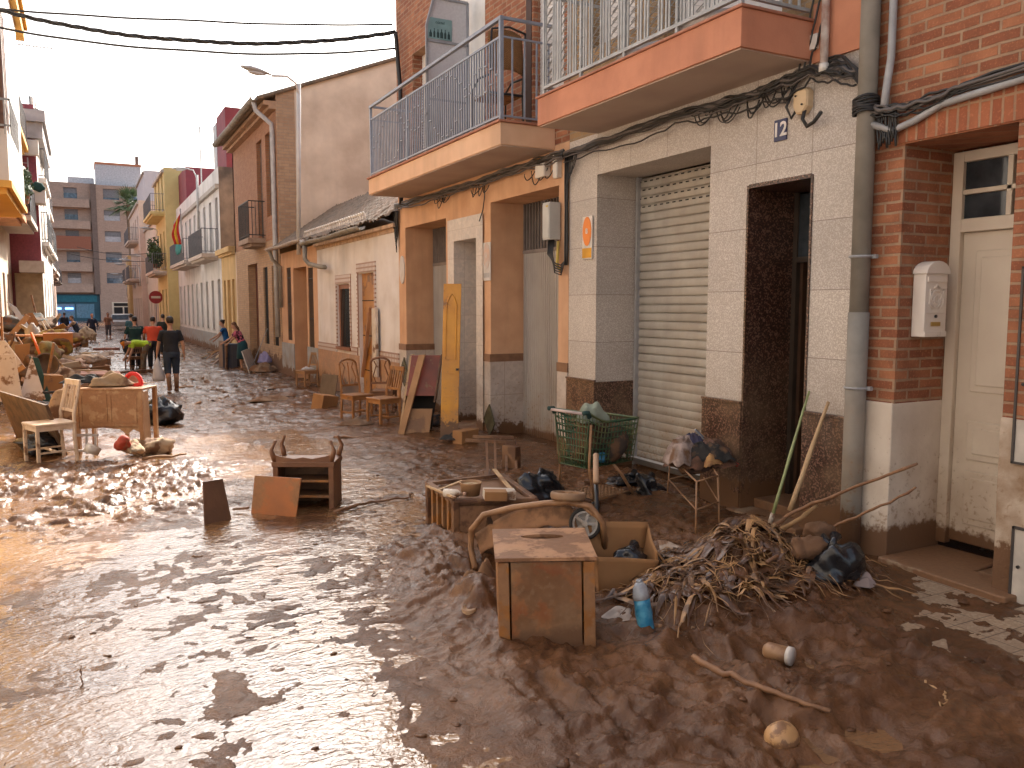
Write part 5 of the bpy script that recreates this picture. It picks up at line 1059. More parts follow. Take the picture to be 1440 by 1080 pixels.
def wheel(par, c, ax, R_, w, tyrem, rimm, spokes=5, name='wheel'):
    c = Vector(c); ax = Vector(ax).normalized(); M3 = ax.to_track_quat('Z', 'Y').to_matrix()
    ty = MB().lathe([(R_*.78, -w/2), (R_*.95, -w/2), (R_, -w*.25), (R_, w*.25), (R_*.95, w/2), (R_*.78, w/2), (R_*.78, -w/2)], c, 28, M3).build(name, tyrem, par, True, world=True)
    m = MB(); m.lathe([(R_*.66, -w*.4), (R_*.78, -w*.4), (R_*.78, w*.4), (R_*.66, w*.4), (R_*.66, -w*.4)], c, 28, M3); m.lathe([(0, -w*.5), (R_*.18, -w*.5), (R_*.18, w*.5), (0, w*.5)], c, 14, M3)
    for k in range(spokes): a = 2*math.pi*k/spokes; d = M3@Vector((math.cos(a), math.sin(a), 0)); m.bar(c+d*R_*.12, c+d*R_*.72, R_*.17, w*.5, upv=ax)
    m.build('rim', rimm, ty, world=True); return ty
silver = M('silver plastic', (.42, .40, .38), (.30, .25, .2), 6, .35, .05); mudrub = M('muddy tyre', (.30, .18, .10), (.16, .09, .05), 6, .7, .3)
ww = zp(792, 697, .60); wheel(pc, zp(799, 697, .62), (.1, .1, 1), .125, .05, mudrub, tan_mud)
wheel(pc, zp(823, 736, .43), (-.62, -.78, .12), .115, .05, M('tyre black', (.03, .025, .02)), silver)
for px in (838,): MB().tube([zp(840, 795, .1), zp(839, 700, .55), zp(838, 675, .66)], .017, 8).build('handle_bar', M('black tube', (.015, .015, .018), rough=.35), pc, True, world=True); MB().tube([zp(838, 678, .66), zp(838, 640, .80)], .022, 10).build('grip', M('tan grip', (.48, .30, .18)), pc, True, world=True)
MB().tube([zp(848, 800, .05), zp(852, 760, .3), zp(843, 728, .48), zp(820, 712, .55)], .02, 8).build('frame', metal_mud, pc, True, world=True)
# --- crate table
ct = thing('crate_table', 'low muddy wooden crate with slatted side, half sunk in the mud', 'crate', zp(650, 765, 0))
c0, c1_, c2_, c3_ = zp(603, 680, .37), zp(640, 704, .37), zp(752, 702, .37), zp(705, 668, .37)
def quad_top(z, th): return [p+Vector((0, 0, z)) for p in (c0, c1_, c2_, c3_)]+[p+Vector((0, 0, z+th)) for p in (c0, c1_, c2_, c3_)]
fb = [(0, 1, 2, 3), (4, 5, 6, 7), (0, 1, 5, 4), (1, 2, 6, 5), (2, 3, 7, 6), (3, 0, 4, 7)]
m = MB(); [m.bar(a, b, .05, .03) for a, b in ((c0, c1_), (c1_, c2_), (c2_, c3_), (c3_, c0))]; m.build('top_frame', wood_dk, ct, world=True, bevel=.004)
MB().add([p+Vector((0, 0, -.05)) for p in (c0, c1_, c2_, c3_)]+[p+Vector((0, 0, -.03)) for p in (c0, c1_, c2_, c3_)], fb).build('top_board', M('mud covered board', (.20, .105, .055), (.12, .06, .03), 4, .5, .6, 14, mud=.8), ct, world=True)
for a in (c0, c1_, c2_, c3_): MB().bar(a, Vector((a.x, a.y, -.1)), .05).build('leg', wood_dk, ct, world=True, bevel=.003)
for k in range(1, 5): p = c0.lerp(c1_, k/5); MB().bar(p, Vector((p.x, p.y, -.05)), .035).build('slat', wood_y, ct, world=True)
p1, p2 = c1_.lerp(c2_, .04), c1_.lerp(c2_, .96); MB().add([p1, p2, Vector((p2.x, p2.y, -.1)), Vector((p1.x, p1.y, -.1))], [(0, 1, 2, 3)]).build('front_board', wood_dk, ct, world=True, solid=.02)
# items on it
def T(name, label, cat, px, py, z): p = zp(px, py, z); return thing(name, label, cat, p), p
q, p = T('tub', 'small mud filled tan tub on the crate table', 'tub', 662, 696, .38); MB().lathe([(.075, 0), (.09, .1), (.098, .11), (.085, .11), (.078, .09), (0, .085)], p, 18).build('bowl', tan_mud, q, True, world=True)
MB().lathe([(0, .088), (.05, .095), (.079, .092)], p, 14).build('mud_fill', M('pale mud', (.5, .35, .2)), q, True, world=True)
q, p = T('bottle', 'dirty white plastic bottle lying on the crate table corner', 'bottle', 636, 697, .40); MB().tube([p+Vector((-.05, .05, .02)), p+Vector((.03, -.03, .02)), p+Vector((.05, -.05, .02)), p+Vector((.07, -.07, .02))], [.035, .035, .015, .015], 12).build('body', white_r, q, True, world=True); MB().tube([p+Vector((.07, -.07, .02)), p+Vector((.085, -.085, .02))], .018, 10).build('cap', M('tan cap', (.5, .3, .2)), q, True, world=True)
q, p = T('carton', 'flat white and brown carton lying on the crate table', 'carton', 702, 702, .38); MB().ob(p+Vector((0, 0, .045)), (.26, .14, .07), (0, .05, -.35)).build('box', white_r, q, world=True, bevel=.004); MB().ob(p+Vector((-.05, -.03, .047)), (.18, .12, .072), (0, .05, -.35)).build('sleeve', cardb, q, world=True)
q, p = T('scrap_wood', 'thin broken slats lying across the crate table', 'wood', 690, 675, .38); m = MB(); m.bar(zp(615, 690, .39), zp(650, 676, .42), .03, .012); m.bar(zp(695, 660, .42), zp(720, 690, .40), .035, .012); m.bar(zp(600, 683, .39), zp(640, 700, .42), .02, .015); m.build('slat', wood_pl, q, world=True)
# --- overturned dark stool frame
q, p = T('stool', 'small dark stool lying on its side behind the crate table', 'stool', 700, 668, .05)
m = MB(); A_ = [zp(657, 618, .32+.05), zp(700, 616, .40), zp(725, 622, .38), zp(690, 627, .35)]
m.bar(zp(655, 619, .34), zp(725, 622, .34), .035); m.bar(zp(665, 614, .40), zp(722, 615, .40), .03); m.build('seat_frame', wood_dk, q, world=True)
for a, b in ((684, 686), (696, 697), (712, 712), (725, 726)): MB().bar(zp(a, 621, .34), zp(b, 670, .02), .028).build('leg', wood_dk, q, world=True)
q2 = MB().box(-.05, .05, -.1, .1, -.15, .15); q2.xf(Matrix.Translation(zp(719, 645, .17)) @ Matrix.Rotation(.4, 4, 'Z')).build('side_panel', wood_dk, q, world=True)
# --- plastic bags
def bag(label, c, r, seed, mat=None, name='plastic_bag', amp=.35, rot=(0, 0, 0), cat='bag'):
    q = thing(name, label, cat, (c[0], c[1], c[2]-r[2])); rr = random.Random(seed); m = MB().blob(c, r, seed, amp, 34, rot, 3.2)
    cc = Vector(c); out = []
    for v in m.v:
        d = Vector(v)-cc; f = 1+.10*math.sin(d.x*37+d.z*21+seed)*math.sin(d.y*31-d.z*17)+.05*math.sin(d.x*80+d.y*63); out.append(tuple(cc+d*f))
    m.v = out; m.crumple(cc, .13, 7, seed); m.build('sack', mat or blackp, q, True, world=True)
    MB().tube([cc+Vector((0, 0, r[2]*.8)), cc+Vector((.02, .01, r[2]*1.1)), cc+Vector((.06, .03, r[2]*1.22))], [.05, .018, .04], 8).build('knot', mat or blackp, q, True, world=True); return q
bag('shiny black plastic bag behind the crate table', zp(757, 692, .17), (.20, .17, .16), 3); bag('black plastic bag at the foot of the roller shutter', (5.1, 7.0, .08), (.22, .15, .08), 4); bag('black plastic bag under the green shopping cart', zp(912, 690, .12), (.12, .13, .12), 5)
tag(MB().bar(zp(772, 670, .3), zp(768, 700, .12), .05, .03).build('blue_slat', M('blue plastic', (.02, .06, .16))), 'short blue plastic slat on the black bag by the cart', 'slat')
# --- cardboard box
cb = thing('cardboard_box', 'open soggy cardboard box beside the wooden box', 'cardboard box', zp(885, 835, 0)); a0, a1 = zp(848, 838, .02), zp(922, 835, .02); ex = (a1-a0); ex.z = 0; L_ = ex.length; ex.normalize(); ey = Vector((-ex.y, ex.x, 0))
def cp_(a, b, c): return a0+ex*a+ey*b+Vector((0, 0, c))
for nm, P in (('side', [cp_(-.03, 0, 0), cp_(L_, 0, 0), cp_(L_+.01, -.02, .24), cp_(-.05, -.02, .27)]), ('side', [cp_(-.03, 0, 0), cp_(-.05, .3, 0), cp_(-.07, .32, .36), cp_(-.05, -.02, .27)]), ('side', [cp_(-.05, .3, 0), cp_(L_, .3, 0), cp_(L_+.04, .36, .40), cp_(-.07, .32, .42)]), ('side', [cp_(L_, 0, 0), cp_(L_, .3, 0), cp_(L_+.04, .36, .38), cp_(L_+.01, -.02, .30)])):
    p = [Vector(v) for v in P]; MB().grid(lambda u, v: (p[0].lerp(p[1], u)).lerp(p[3].lerp(p[2], u), v)+Vector((0, 0, 0))+(p[1]-p[0]).cross(p[3]-p[0]).normalized()*.012*math.sin(u*3+v*4), 8, 8).build(nm, cardb, cb, True, world=True, solid=.006)
MB().grid(lambda u, v: cp_(L_+.01+.16*v, .0+.12*u, .28+.02*math.sin(u*3)-.22*v), 6, 6).build('flap', cardb, cb, True, world=True, solid=.005)
MB().grid(lambda u, v: cp_(-.05-.06*v+.0*u, -.0+.28*u, .30+.06*v), 6, 4).build('flap', cardb, cb, True, world=True, solid=.005)
bag('crumpled black plastic inside the cardboard box', cp_(L_*.6, .14, .2), (.13, .09, .07), 9)
# --- water bottle, cloths, stones
wb = thing('water_bottle', 'clear plastic bottle of blue liquid standing in the mud by the cardboard box', 'bottle', zp(907, 890, 0)); p = zp(909, 888, .02); tipd = Vector((-.10, .12, .95)).normalized()
blu = NT('blue liquid'); blu = blu.out(blu.mix(blu.rng(blu.noise(14), .4, .6), (.03, .20, .36), (.10, .36, .52)), .15, blu.bump(blu.noise(9), .5, .02)); clr = M('clear plastic', (.42, .44, .46), (.30, .30, .32), 20, .08, .4, 25)
m = MB(); m.tube([p+tipd*t for t in (0, .02, .07, .10, .17, .20)], [.048, .056, .052, .056, .052, .052], 12, .8); m.build('liquid_part', blu, wb, True, world=True)
m = MB(); m.tube([p+tipd*t for t in (.20, .23, .27, .30)], [.0545, .052, .045, .022], 12, .8); m.build('upper_part', clr, wb, True, world=True)
MB().tube([p+tipd*.30, p+tipd*.315], .018, 10).build('neck', clr, wb, True, world=True)
def rag(label, c, r, seed, mat, cat='cloth', name='cloth', n=22, amp=.5):
    rr = random.Random(seed); ph = [rr.random()*6.3 for _ in range(8)]; c = Vector(c)
    def fn(u, v):
        a = u*2*math.pi; rad = v; x = r[0]*rad*math.cos(a)*(1+.25*math.sin(3*a+ph[0])); y = r[1]*rad*math.sin(a)*(1+.25*math.sin(2*a+ph[1]))
        fold = math.sin(x/r[0]*7+2*math.sin(y/r[1]*3+ph[2]))*.5+math.sin(y/r[1]*9+ph[3]+x/r[0]*4)*.35
        return c+Vector((x, y, r[2]*((1-v*v)+amp*fold*(1-v**3))))
    return tag(MB().grid(fn, n*2, n).build(name, mat, smooth=True, solid=.006), label, cat)
rag('crumpled white cloth beside the blue bottle', zp(873, 866, .03), (.12, .09, .04), 1, clothmat('white rag', (.60, .50, .42), mud=.15))
q = thing('bottle', 'brown bottle half buried beside the blue bottle', 'bottle', zp(888, 876, .02)); p = zp(886, 876, .04); MB().tube([p, p+Vector((.06, -.06, .0)), p+Vector((.09, -.09, .0)), p+Vector((.12, -.12, 0))], [.034, .034, .015, .013], 10).build('body', M('brown bottle', (.22, .10, .05), rough=.35, mud=.4), q, True, world=True); MB().tube([p+Vector((.12, -.12, 0)), p+Vector((.135, -.135, 0))], .016, 8).build('cap', tan_mud, q, True, world=True)
q = thing('jar', 'mud coated jar with a white lid lying in the mud', 'jar', zp(1095, 930, 0)); a = zp(1080, 915, .06); b = zp(1108, 922, .065); d = (b-a).normalized(); MB().tube([a-d*.02, a, b], [.03, .048, .048], 16).build('body', M('mud coated glass', (.36, .2, .1), mud=.5, rough=.4), q, True, world=True); MB().tube([b, b+d*.025], .050, 18).build('lid', M('jar lid', (.62, .56, .50), mud=.12), q, True, world=True)
tag(MB().blob(zp(1100, 1038, .055), (.080, .072, .066), 4, .08, 26).build('gourd', M('tan gourd', (.46, .26, .11), (.38, .2, .08), 5, .45, .1, mud=.35, muds=12), smooth=True), 'round tan gourd sunk in the mud at the bottom of the picture', 'gourd')
def stick(label, P, r, mat, name='stick', n=7, cat='stick', seed=0, jit=.006):
    rr = random.Random(seed); P = [Vector(p) for p in P]; Q = []
    for a, b in zip(P, P[1:]):
        for k in range(6): Q.append(a.lerp(b, k/6)+Vector((rr.gauss(0, jit), rr.gauss(0, jit), rr.gauss(0, jit))))
    Q.append(P[-1]); L = len(Q); rs = [r*(1-.45*i/L)*(1+.12*rr.random()+(.25 if i % 7 == 3 else 0)) for i in range(L)]
    return tag(MB().tube(Q, rs, n).build(name, mat, smooth=True), label, cat)
bark = M('wet bark', (.26, .13, .06), (.15, .07, .035), 9, .6, .4, 40); cane = M('tan cane', (.46, .28, .13), (.34, .19, .08), 9, .5, .2)
stick('long thick stick lying in the mud in front of the jar', [zp(975, 925, .12), zp(1040, 957, .11), zp(1100, 978, .105), zp(1168, 1000, .085)], .017, bark, seed=1)
stick('thin curled twig on the muddy pavement at the right', [zp(1298, 958, .06), zp(1328, 972, .07), zp(1332, 985, .065), zp(1315, 998, .05)], .006, cane, seed=2)
stick('thin twig standing in the water at lower left', [zp(112, 968, 0), zp(116, 950, .04), zp(112, 935, .09)], .004, bark, seed=3)
stick('dark stick lying in the water right of the overturned drawer unit', [zp(470, 720, .03), zp(520, 705, .03), zp(575, 700, .02)], .016, bark, seed=4)
stick('dark stick lying on the mud behind the overturned drawer unit', [gp(470, 617, .03), gp(512, 618, .03)], .02, bark, seed=5)
for lab, P, r, s_ in (('upper long bare branch rising from the reed heap towards the brick house', [zp(1055, 765, .25), fp(1120, 718, 4.75), fp(1190, 690, 4.8), fp(1290, 652, 4.85)], .016, 11), ('lower long bare branch rising from the reed heap towards the brick house', [zp(1080, 790, .3), fp(1150, 752, 4.65), fp(1215, 722, 4.7), fp(1288, 685, 4.75)], .013, 12),
                      ('short thick branch sticking out of the reed heap', [zp(1050, 778, .28), zp(1100, 745, .35), zp(1148, 712, .42)], .022, 13), ('orange brown cane sticking up from the reed heap', [zp(1050, 765, .2), zp(1090, 738, .4)], .018, 14)):
    stick(lab, P, r, bark if s_ < 13 else cane, name='branch', cat='branch', seed=s_)
a = fp(1138, 550, XF-.03); stick('green bamboo pole leaning in the dark doorway of number twelve', [fp(1085, 728, 4.95), a], .014, M('green bamboo', (.30, .34, .14), (.22, .24, .10), 5, .4), name='bamboo_pole', cat='pole', jit=.001)
tag(MB().tube([fp(1083, 735, 4.945), fp(1087, 722, 4.955)], .02, 8).build('pole_foot', white_r, smooth=True), 'white plastic end at the foot of the green bamboo pole', 'pole end')
stick('tan wooden pole leaning on the terrazzo wall beside the bamboo', [fp(1110, 718, 4.95), fp(1165, 565, XF-.055)], .020, wood_pl, name='wooden_pole', cat='pole', jit=.0015)
# --- green wire shopping cart
sc_ = thing('shopping_cart', 'green wire shopping cart full of muddy junk by the roller shutter', 'shopping cart', zp(845, 730, 0))
green = M('green coated wire', (.016, .075, .038), (.14, .14, .05), 5, .45, .1, 30)
O = zp(830, 722, 0); R12 = Matrix.Rotation(R(12), 3, 'Z')
def kp(a, b, c):    # a along the cart from handle to nose, b across away from the photographer, c up
    return O+R12@Vector((a, b, 0))+Vector((0, 0, c))
Lc, Wc = .66, .48
def rim(a, b): return .85+.10*max(0, 1-(a+.02)/.25)**1.5
def wall3(pts_fn, nu, nv, r1=.0058):
    m = MB()
    for i in range(nu+1): m.tube([pts_fn(i/nu, j/6) for j in range(7)], r1, 4)
    for j in range(nv+1): m.tube([pts_fn(i/12, j/nv) for i in range(13)], r1*(2.2 if j == nv else 1.1), 4)
    return m
bot = .42; tap = .07
near = lambda u, v: kp(-.02+(Lc+.02)*u, tap*(1-v), bot+(rim(-.02+(Lc+.02)*u, 0)-bot)*v); far_ = lambda u, v: kp(-.02+(Lc+.02)*u, Wc-tap*(1-v), bot+(rim(-.02+(Lc+.02)*u, 0)-bot)*v)
nose = lambda u, v: kp(Lc-.05*(1-v), tap*(1-v)+(Wc-2*tap*(1-v))*u, bot+(.85-bot)*v); back = lambda u, v: kp(-.02+.03*(1-v), tap*(1-v)+(Wc-2*tap*(1-v))*u, bot+(.95-bot)*v)
for nm, fnn, nu in (('basket_side', near, 15), ('basket_side', far_, 15), ('basket_end', nose, 11), ('basket_end', back, 11)): wall3(fnn, nu, 8).build(nm, green, sc_, True, world=True)
wall3(lambda u, v: kp(Lc*u*.92, tap+(Wc-2*tap)*v, bot), 14, 10).build('basket_floor', green, sc_, True, world=True)
MB().tube([kp(-.08, .02, .95), kp(-.08, Wc-.02, .95)], .014, 10).build('handle', M('pink white handle', (.55, .42, .38)), sc_, True, world=True)
for b in (0.0, Wc): MB().tube([kp(-.10, b, .96), kp(-.04, b, .96), kp(-.02, b, .91)], .022, 8).build('handle_bracket', M('dark green plastic', (.02, .06, .05)), sc_, True, world=True); MB().tube([kp(0, b, .84), kp(.02, b+(.04 if b == 0 else -.04), .42), kp(.05, b, .12), kp(.62, b+(.05 if b == 0 else -.05), .10)], .013, 8).build('frame', metal_mud, sc_, True, world=True); MB().tube([kp(.40, b+(.1 if b == 0 else -.1), .42), kp(.50, b+(.07 if b == 0 else -.07), .30), kp(.60, b+.0, .10)], .016, 8).build('frame', metal_mud, sc_, True, world=True)
for a, b in ((.06, .0), (.06, Wc), (.62, .05), (.62, Wc-.05)): wheel(sc_, kp(a, b, .055), (math.sin(R(12)), -math.cos(R(12)), 0), .055, .03, M('tyre black', (.03, .025, .02)), tan_mud, 3)
m = wall3(lambda u, v: kp(.08+.5*u, .04+.38*v, .12), 10, 8); m.build('lower_rack', metal_mud, sc_, True, world=True)
rag('grey green towel draped over the junk in the shopping cart', kp(.20, .2, .84), (.17, .14, .17), 7, clothmat('grey green towel', (.30, .33, .25), (.22, .24, .18)), 'towel', 'towel', amp=.25)
for i, (a, b, c, r_, mt_, lab) in enumerate(((.17, .22, .64, (.17, .19, .22), clothmat('brown junk cloth', (.13, .07, .04), mud=.4), 'brown muddy bundle in the shopping cart under the towel'), (.45, .22, .60, (.19, .18, .20), clothmat('dark junk cloth', (.05, .035, .025), mud=.3), 'dark muddy bundle in the nose of the shopping cart'), (.47, .10, .49, (.1, .05, .05), white_r, 'pale broken plastic at the bottom of the shopping cart'), (.22, .10, .50, (.07, .04, .05), M('blue bit', (.05, .2, .35)), 'blue plastic bit at the bottom of the shopping cart'))):
    tag(MB().blob(kp(a, b, c), r_, 30+i, .4, 24).build('bundle' if i < 2 else 'plastic_scrap', mt_, smooth=True), lab, 'junk')
# --- metal stand with clothes
stn = thing('metal_stool', 'thin legged metal stool carrying a heap of wet clothes', 'stool', zp(975, 760, 0)); L4 = [zp(937, 712, .0), zp(978, 765, .0), zp(1012, 752, .0), zp(985, 700, 0)]; zt = .50
ctr = sum(L4, Vector())/4; T4 = [p.lerp(Vector((ctr.x, ctr.y, 0)), .12)+Vector((0, 0, zt)) for p in L4]
for a, b in zip(L4, T4): MB().tube([a, b], .0085, 7).build('leg', metal_mud, stn, True, world=True)
m = MB(); [m.tube([a, b], .008, 6) for a, b in zip(T4, T4[1:]+T4[:1])]; m.build('seat_frame', metal_mud, stn, True, world=True)
m = MB(); Mi = [a.lerp(b, .55) for a, b in zip(L4, T4)]; [m.tube([a, b], .007, 6) for a, b in zip(Mi, Mi[1:]+Mi[:1])]; m.build('stretcher', metal_mud, stn, True, world=True)
tc = Vector((ctr.x, ctr.y, zt))
def drape(label, c, r, rot, seed, mat, droop=.18, name='garment'):
    """a wet garment thrown over what lies beneath: folds across the top, hanging hems"""
    rr = random.Random(seed); ph = [rr.random()*6.3 for _ in range(6)]; c = Vector(c); r = (r[0]*1.22, r[1]*1.22, r[2]*1.35); c.z += .02
    def fn(u, v):
        a = u*2*math.pi; rad = v*(1+.22*math.sin(2*a+ph[0])+.14*math.sin(5*a+ph[1])); x = r[0]*rad*math.cos(a); y = r[1]*rad*math.sin(a)
        p = Vector((x*2.2, y*2.2, seed*3.3)); f = mnoise.ridged_multi_fractal(p*5, .8, 2.1, 4, 1, 2)-1.2; g_ = math.sin(a*7+ph[2]+x*9)*.5+math.sin(a*12+ph[3])*.3
        z = r[2]*math.cos(min(1, v)*1.35)+.028*f-droop*max(0, v-.6)**1.3*2; q = 1+.10*g_*max(0, v-.45)
        xr, yr = x*q, y*q; return c+Vector((xr*math.cos(rot)-yr*math.sin(rot), xr*math.sin(rot)+yr*math.cos(rot), z))
    return tag(MB().grid(fn, 72, 26).build(name, mat, smooth=True, solid=.005), label, 'clothes')
tag(MB().blob(tc+Vector((0, 0, .05)), (.20, .18, .10), 77, .3, 36).crumple(tc, .2, 12, 3).build('garment', clothmat('dark core cloth', (.07, .04, .03), mud=.4), smooth=True), 'brown sodden cloth packed underneath the other clothes on the stool', 'clothes')
for i, (dx, dy, dz, r_, rot_, dr_, col_, lab) in enumerate(((.05, -.04, .03, (.27, .18, .09), .2, .10, ((.15, .07, .04), (.07, .035, .02)), 'brown patterned cloth hanging lowest from the clothes heap'), (-.12, .02, .09, (.17, .15, .12), .5, .14, ((.36, .27, .23), (.20, .14, .11)), 'greyish pink shirt at the left of the clothes heap'), (.13, .02, .08, (.19, .14, .10), -.4, .10, ((.20, .11, .075), (.10, .05, .03)), 'reddish brown jumper at the right of the clothes heap'),
     (.0, -.10, .11, (.23, .09, .07), -.5, .10, ((.035, .03, .026), (.02, .018, .016)), 'black trousers folded across the front of the clothes heap'), (.03, -.17, .04, (.11, .07, .06), .1, .06, ((.50, .27, .10), (.32, .15, .06)), 'tan scarf at the front of the clothes heap'), (.0, .05, .17, (.11, .09, .07), .9, .05, ((.04, .035, .07), (.03, .025, .04)), 'navy garment topping the clothes heap'), (.10, -.03, .14, (.10, .09, .06), .3, .05, ((.30, .17, .12), (.18, .09, .06)), 'dusty rose garment near the top right of the clothes heap'))):
    drape(lab, tc+Vector((dx, dy, dz)), r_, rot_, 50+i, clothmat('stool cloth %d' % i, col_[0], col_[1], mud=.22, sc=9), dr_)
tag(MB().tube([tc+Vector((.28, -.10, .05)), tc+Vector((.34, -.18, .0))], .016, 8).build('red_toy', M('red plastic', (.5, .03, .02))), 'small red plastic piece on the clothes heap', 'scrap')
for k, (d, mt_) in enumerate(((0, silver), (.03, M('blue grey rod', (.18, .22, .28))), (.05, cane))): tag(MB().bar(tc+Vector((.02+d, .05+d, .32)), tc+Vector((.24+d*2, .02+d, .10)), .018, .010).build('rod', mt_), ('silver strip', 'blue grey strip', 'tan cane strip')[k]+' stuck diagonally into the clothes heap', 'strip')
# --- pale panel, black plastic and pipe between box and reed heap
q = MB().xf(Matrix.Identity(4)); m = MB().grid(lambda u, v: zp(926+32*u, 762+6*u, .12).lerp(zp(936+18*u, 830-10*u, .02), v)+Vector((0, 0, .01*math.sin(u*5+v*6))), 8, 8); tag(m.build('panel', M('muddy white panel', (.55, .46, .38), (.35, .24, .16), 7, .5, mud=.35), solid=.012), 'muddy white panel lying beside the cardboard box', 'panel')
bag('small shiny black plastic sheet on the reed heap edge', zp(962, 785, .12), (.13, .09, .06), 12); bag('shiny black plastic bag at the wall end of the reed heap', zp(1170, 800, .22), (.17, .15, .17), 13)
tag(MB().tube([zp(948, 800, .06), zp(1000, 795, .08)], .014, 8).build('yellow_pipe', M('yellow pipe', (.5, .28, .05))), 'short yellow pipe on the left of the reed heap', 'pipe')
rag('white knotted cloth on the crest of the reed heap', zp(1050, 770, .30), (.10, .08, .07), 21, clothmat('white rag b', (.58, .52, .48), mud=.1)); rag('crumpled pink grey wrapper at the right end of the reed heap', zp(1218, 822, .12), (.08, .07, .06), 22, clothmat('pink wrapper', (.40, .31, .29)), 'wrapper', 'wrapper')
rag('clear plastic sheet at the left foot of the reed heap', zp(960, 838, .08), (.11, .09, .05), 23, M('grey film', (.34, .33, .30), (.2, .17, .13), 8, .25), 'plastic sheet', 'plastic_sheet')
for i, (px, py, z, L, lab) in enumerate(((965, 878, .05, .10, 'pale root lying before the reed heap'), (1058, 862, .06, .02, ''), (1000, 872, .05, .0, ''))):
    if lab: stick(lab, [zp(px-10, py-8, z), zp(px+10, py+6, z-.01)], .022, tan_mud, name='root', cat='root')
# reeds, leaves and roots: nobody could count them
rr = random.Random(11); m = MB(); hcx, hcy = 3.95, 4.12
def hz(x, y): return ground(x, y)+.25*math.exp(-(((x-4.1)/.42)**2+((y-4.25)/.36)**2))+.13*math.exp(-(((x-3.65)/.5)**2+((y-4.05)/.33)**2))
for k in range(620):
    a = rr.random()*6.28; d = rr.random()**.55; x = 3.92+.88*d*math.cos(a); y = 4.10+.46*d*math.sin(a); dir_ = (a if rr.random() < .6 else -.4)+rr.gauss(0, .8); L = rr.uniform(.10, .34)*(1 if rr.random() < .75 else 1.8); w = rr.choice([.003, .004, .005, .0065, .010, .016])*rr.uniform(.7, 1.3); cv = rr.gauss(0, 3.2); pts = []; n = 8; px_, py_ = x, y; lift = rr.uniform(.0, .05); tw = rr.uniform(-1, 1)
    for i in range(n+1):
        t = i/n; pts.append(Vector((px_, py_, hz(px_, py_)+.012+lift*math.sin(t*math.pi)+rr.uniform(0, .006)))); dir_ += cv*L/n; px_ += L/n*math.cos(dir_); py_ += L/n*math.sin(dir_)
    if w < .009: m.tube(pts, w*.6, 4); continue
    base = len(m.v)
    for i, p in enumerate(pts):
        dd = pts[min(i+1, n)]-pts[max(i-1, 0)]; s_ = dd.cross(Vector((0, 0, 1))).normalized(); ww_ = w*math.sin(min(1, .15+i/n)*math.pi*.9+.15)+.002; s_ = (s_*math.cos(tw)+Vector((0, 0, 1))*math.sin(tw)*.7)
        m.v += [tuple(p-s_*ww_), tuple(p+Vector((0, 0, .006))), tuple(p+s_*ww_)]
    for i in range(n): b = base+3*i; m.f += [(b, b+1, b+4, b+3), (b+1, b+2, b+5, b+4)]
m2 = MB()
for k in range(330):
    a = rr.random()*6.28; d = rr.random()**.5; x = 3.95+.84*d*math.cos(a); y = 4.12+.44*d*math.sin(a); dir_ = a+rr.gauss(0, 1); L = rr.uniform(.12, .34); w = rr.uniform(.012, .034); cv = rr.gauss(0, 3); n = 8; base = len(m2.v); tw = rr.uniform(-.8, .8)
    for i in range(n+1):
        p = Vector((x, y, hz(x, y)+.008+.02*math.sin(i/n*math.pi)+rr.uniform(0, .008))); s_ = Vector((-math.sin(dir_), math.cos(dir_), .5*tw)).normalized(); ww_ = w*math.sin(min(1, .1+i/n)*math.pi*.93+.1)+.002
        m2.v += [tuple(p-s_*ww_), tuple(p+Vector((0, 0, .008))), tuple(p+s_*ww_)]; dir_ += cv*L/n; x += L/n*math.cos(dir_); y += L/n*math.sin(dir_)
    for i in range(n): b = base+3*i; m2.f += [(b, b+1, b+4, b+3), (b+1, b+2, b+5, b+4)]
o = m2.build('wet_leaves', M('wet dark leaves', (.13, .058, .026), (.05, .024, .013), 8, .3, .5, 30), smooth=True); tag(o, 'dark wet leaves matted into the heap of torn reeds', 'leaves'); o['kind'] = 'stuff'
reed = M('shredded reeds', (.46, .25, .10), (.13, .06, .025), 5, .5, .4, 40, mud=.42, muds=5, mudc=(.085, .042, .02, 1))
o = m.build('reed_heap', reed, smooth=True); tag(o, 'heap of torn brown reeds and leaves in front of the granite pier', 'debris'); o['kind'] = 'stuff'
m = MB().grid(lambda u, v: (lambda x, y: (x, y, hz(x, y)-.015+.02*math.sin(x*41)*math.sin(y*37)))(3.0+1.9*u, 3.55+1.15*v), 90, 60); o = m.build('heap_mud', mud_m, smooth=True); tag(o, 'wet mud inside the reed heap', 'mud'); o['kind'] = 'stuff'
for i, (px, py, z, r_, lab) in enumerate(((1085, 700, .36, .0, ''), (1150, 745, .38, .1, 'muddy brown sack on the crest of the reed heap'), (1130, 772, .34, .11, 'lumpy mud coated sack low on the reed heap'))):
    if lab: tag(MB().blob(zp(px, py, z), (r_, r_*.8, r_*.7), i, .3, 34).crumple(zp(px, py, z), .3, 14, i).build('sack', clothmat('brown sack', (.09, .045, .022), mud=.7), smooth=True), lab, 'sack')
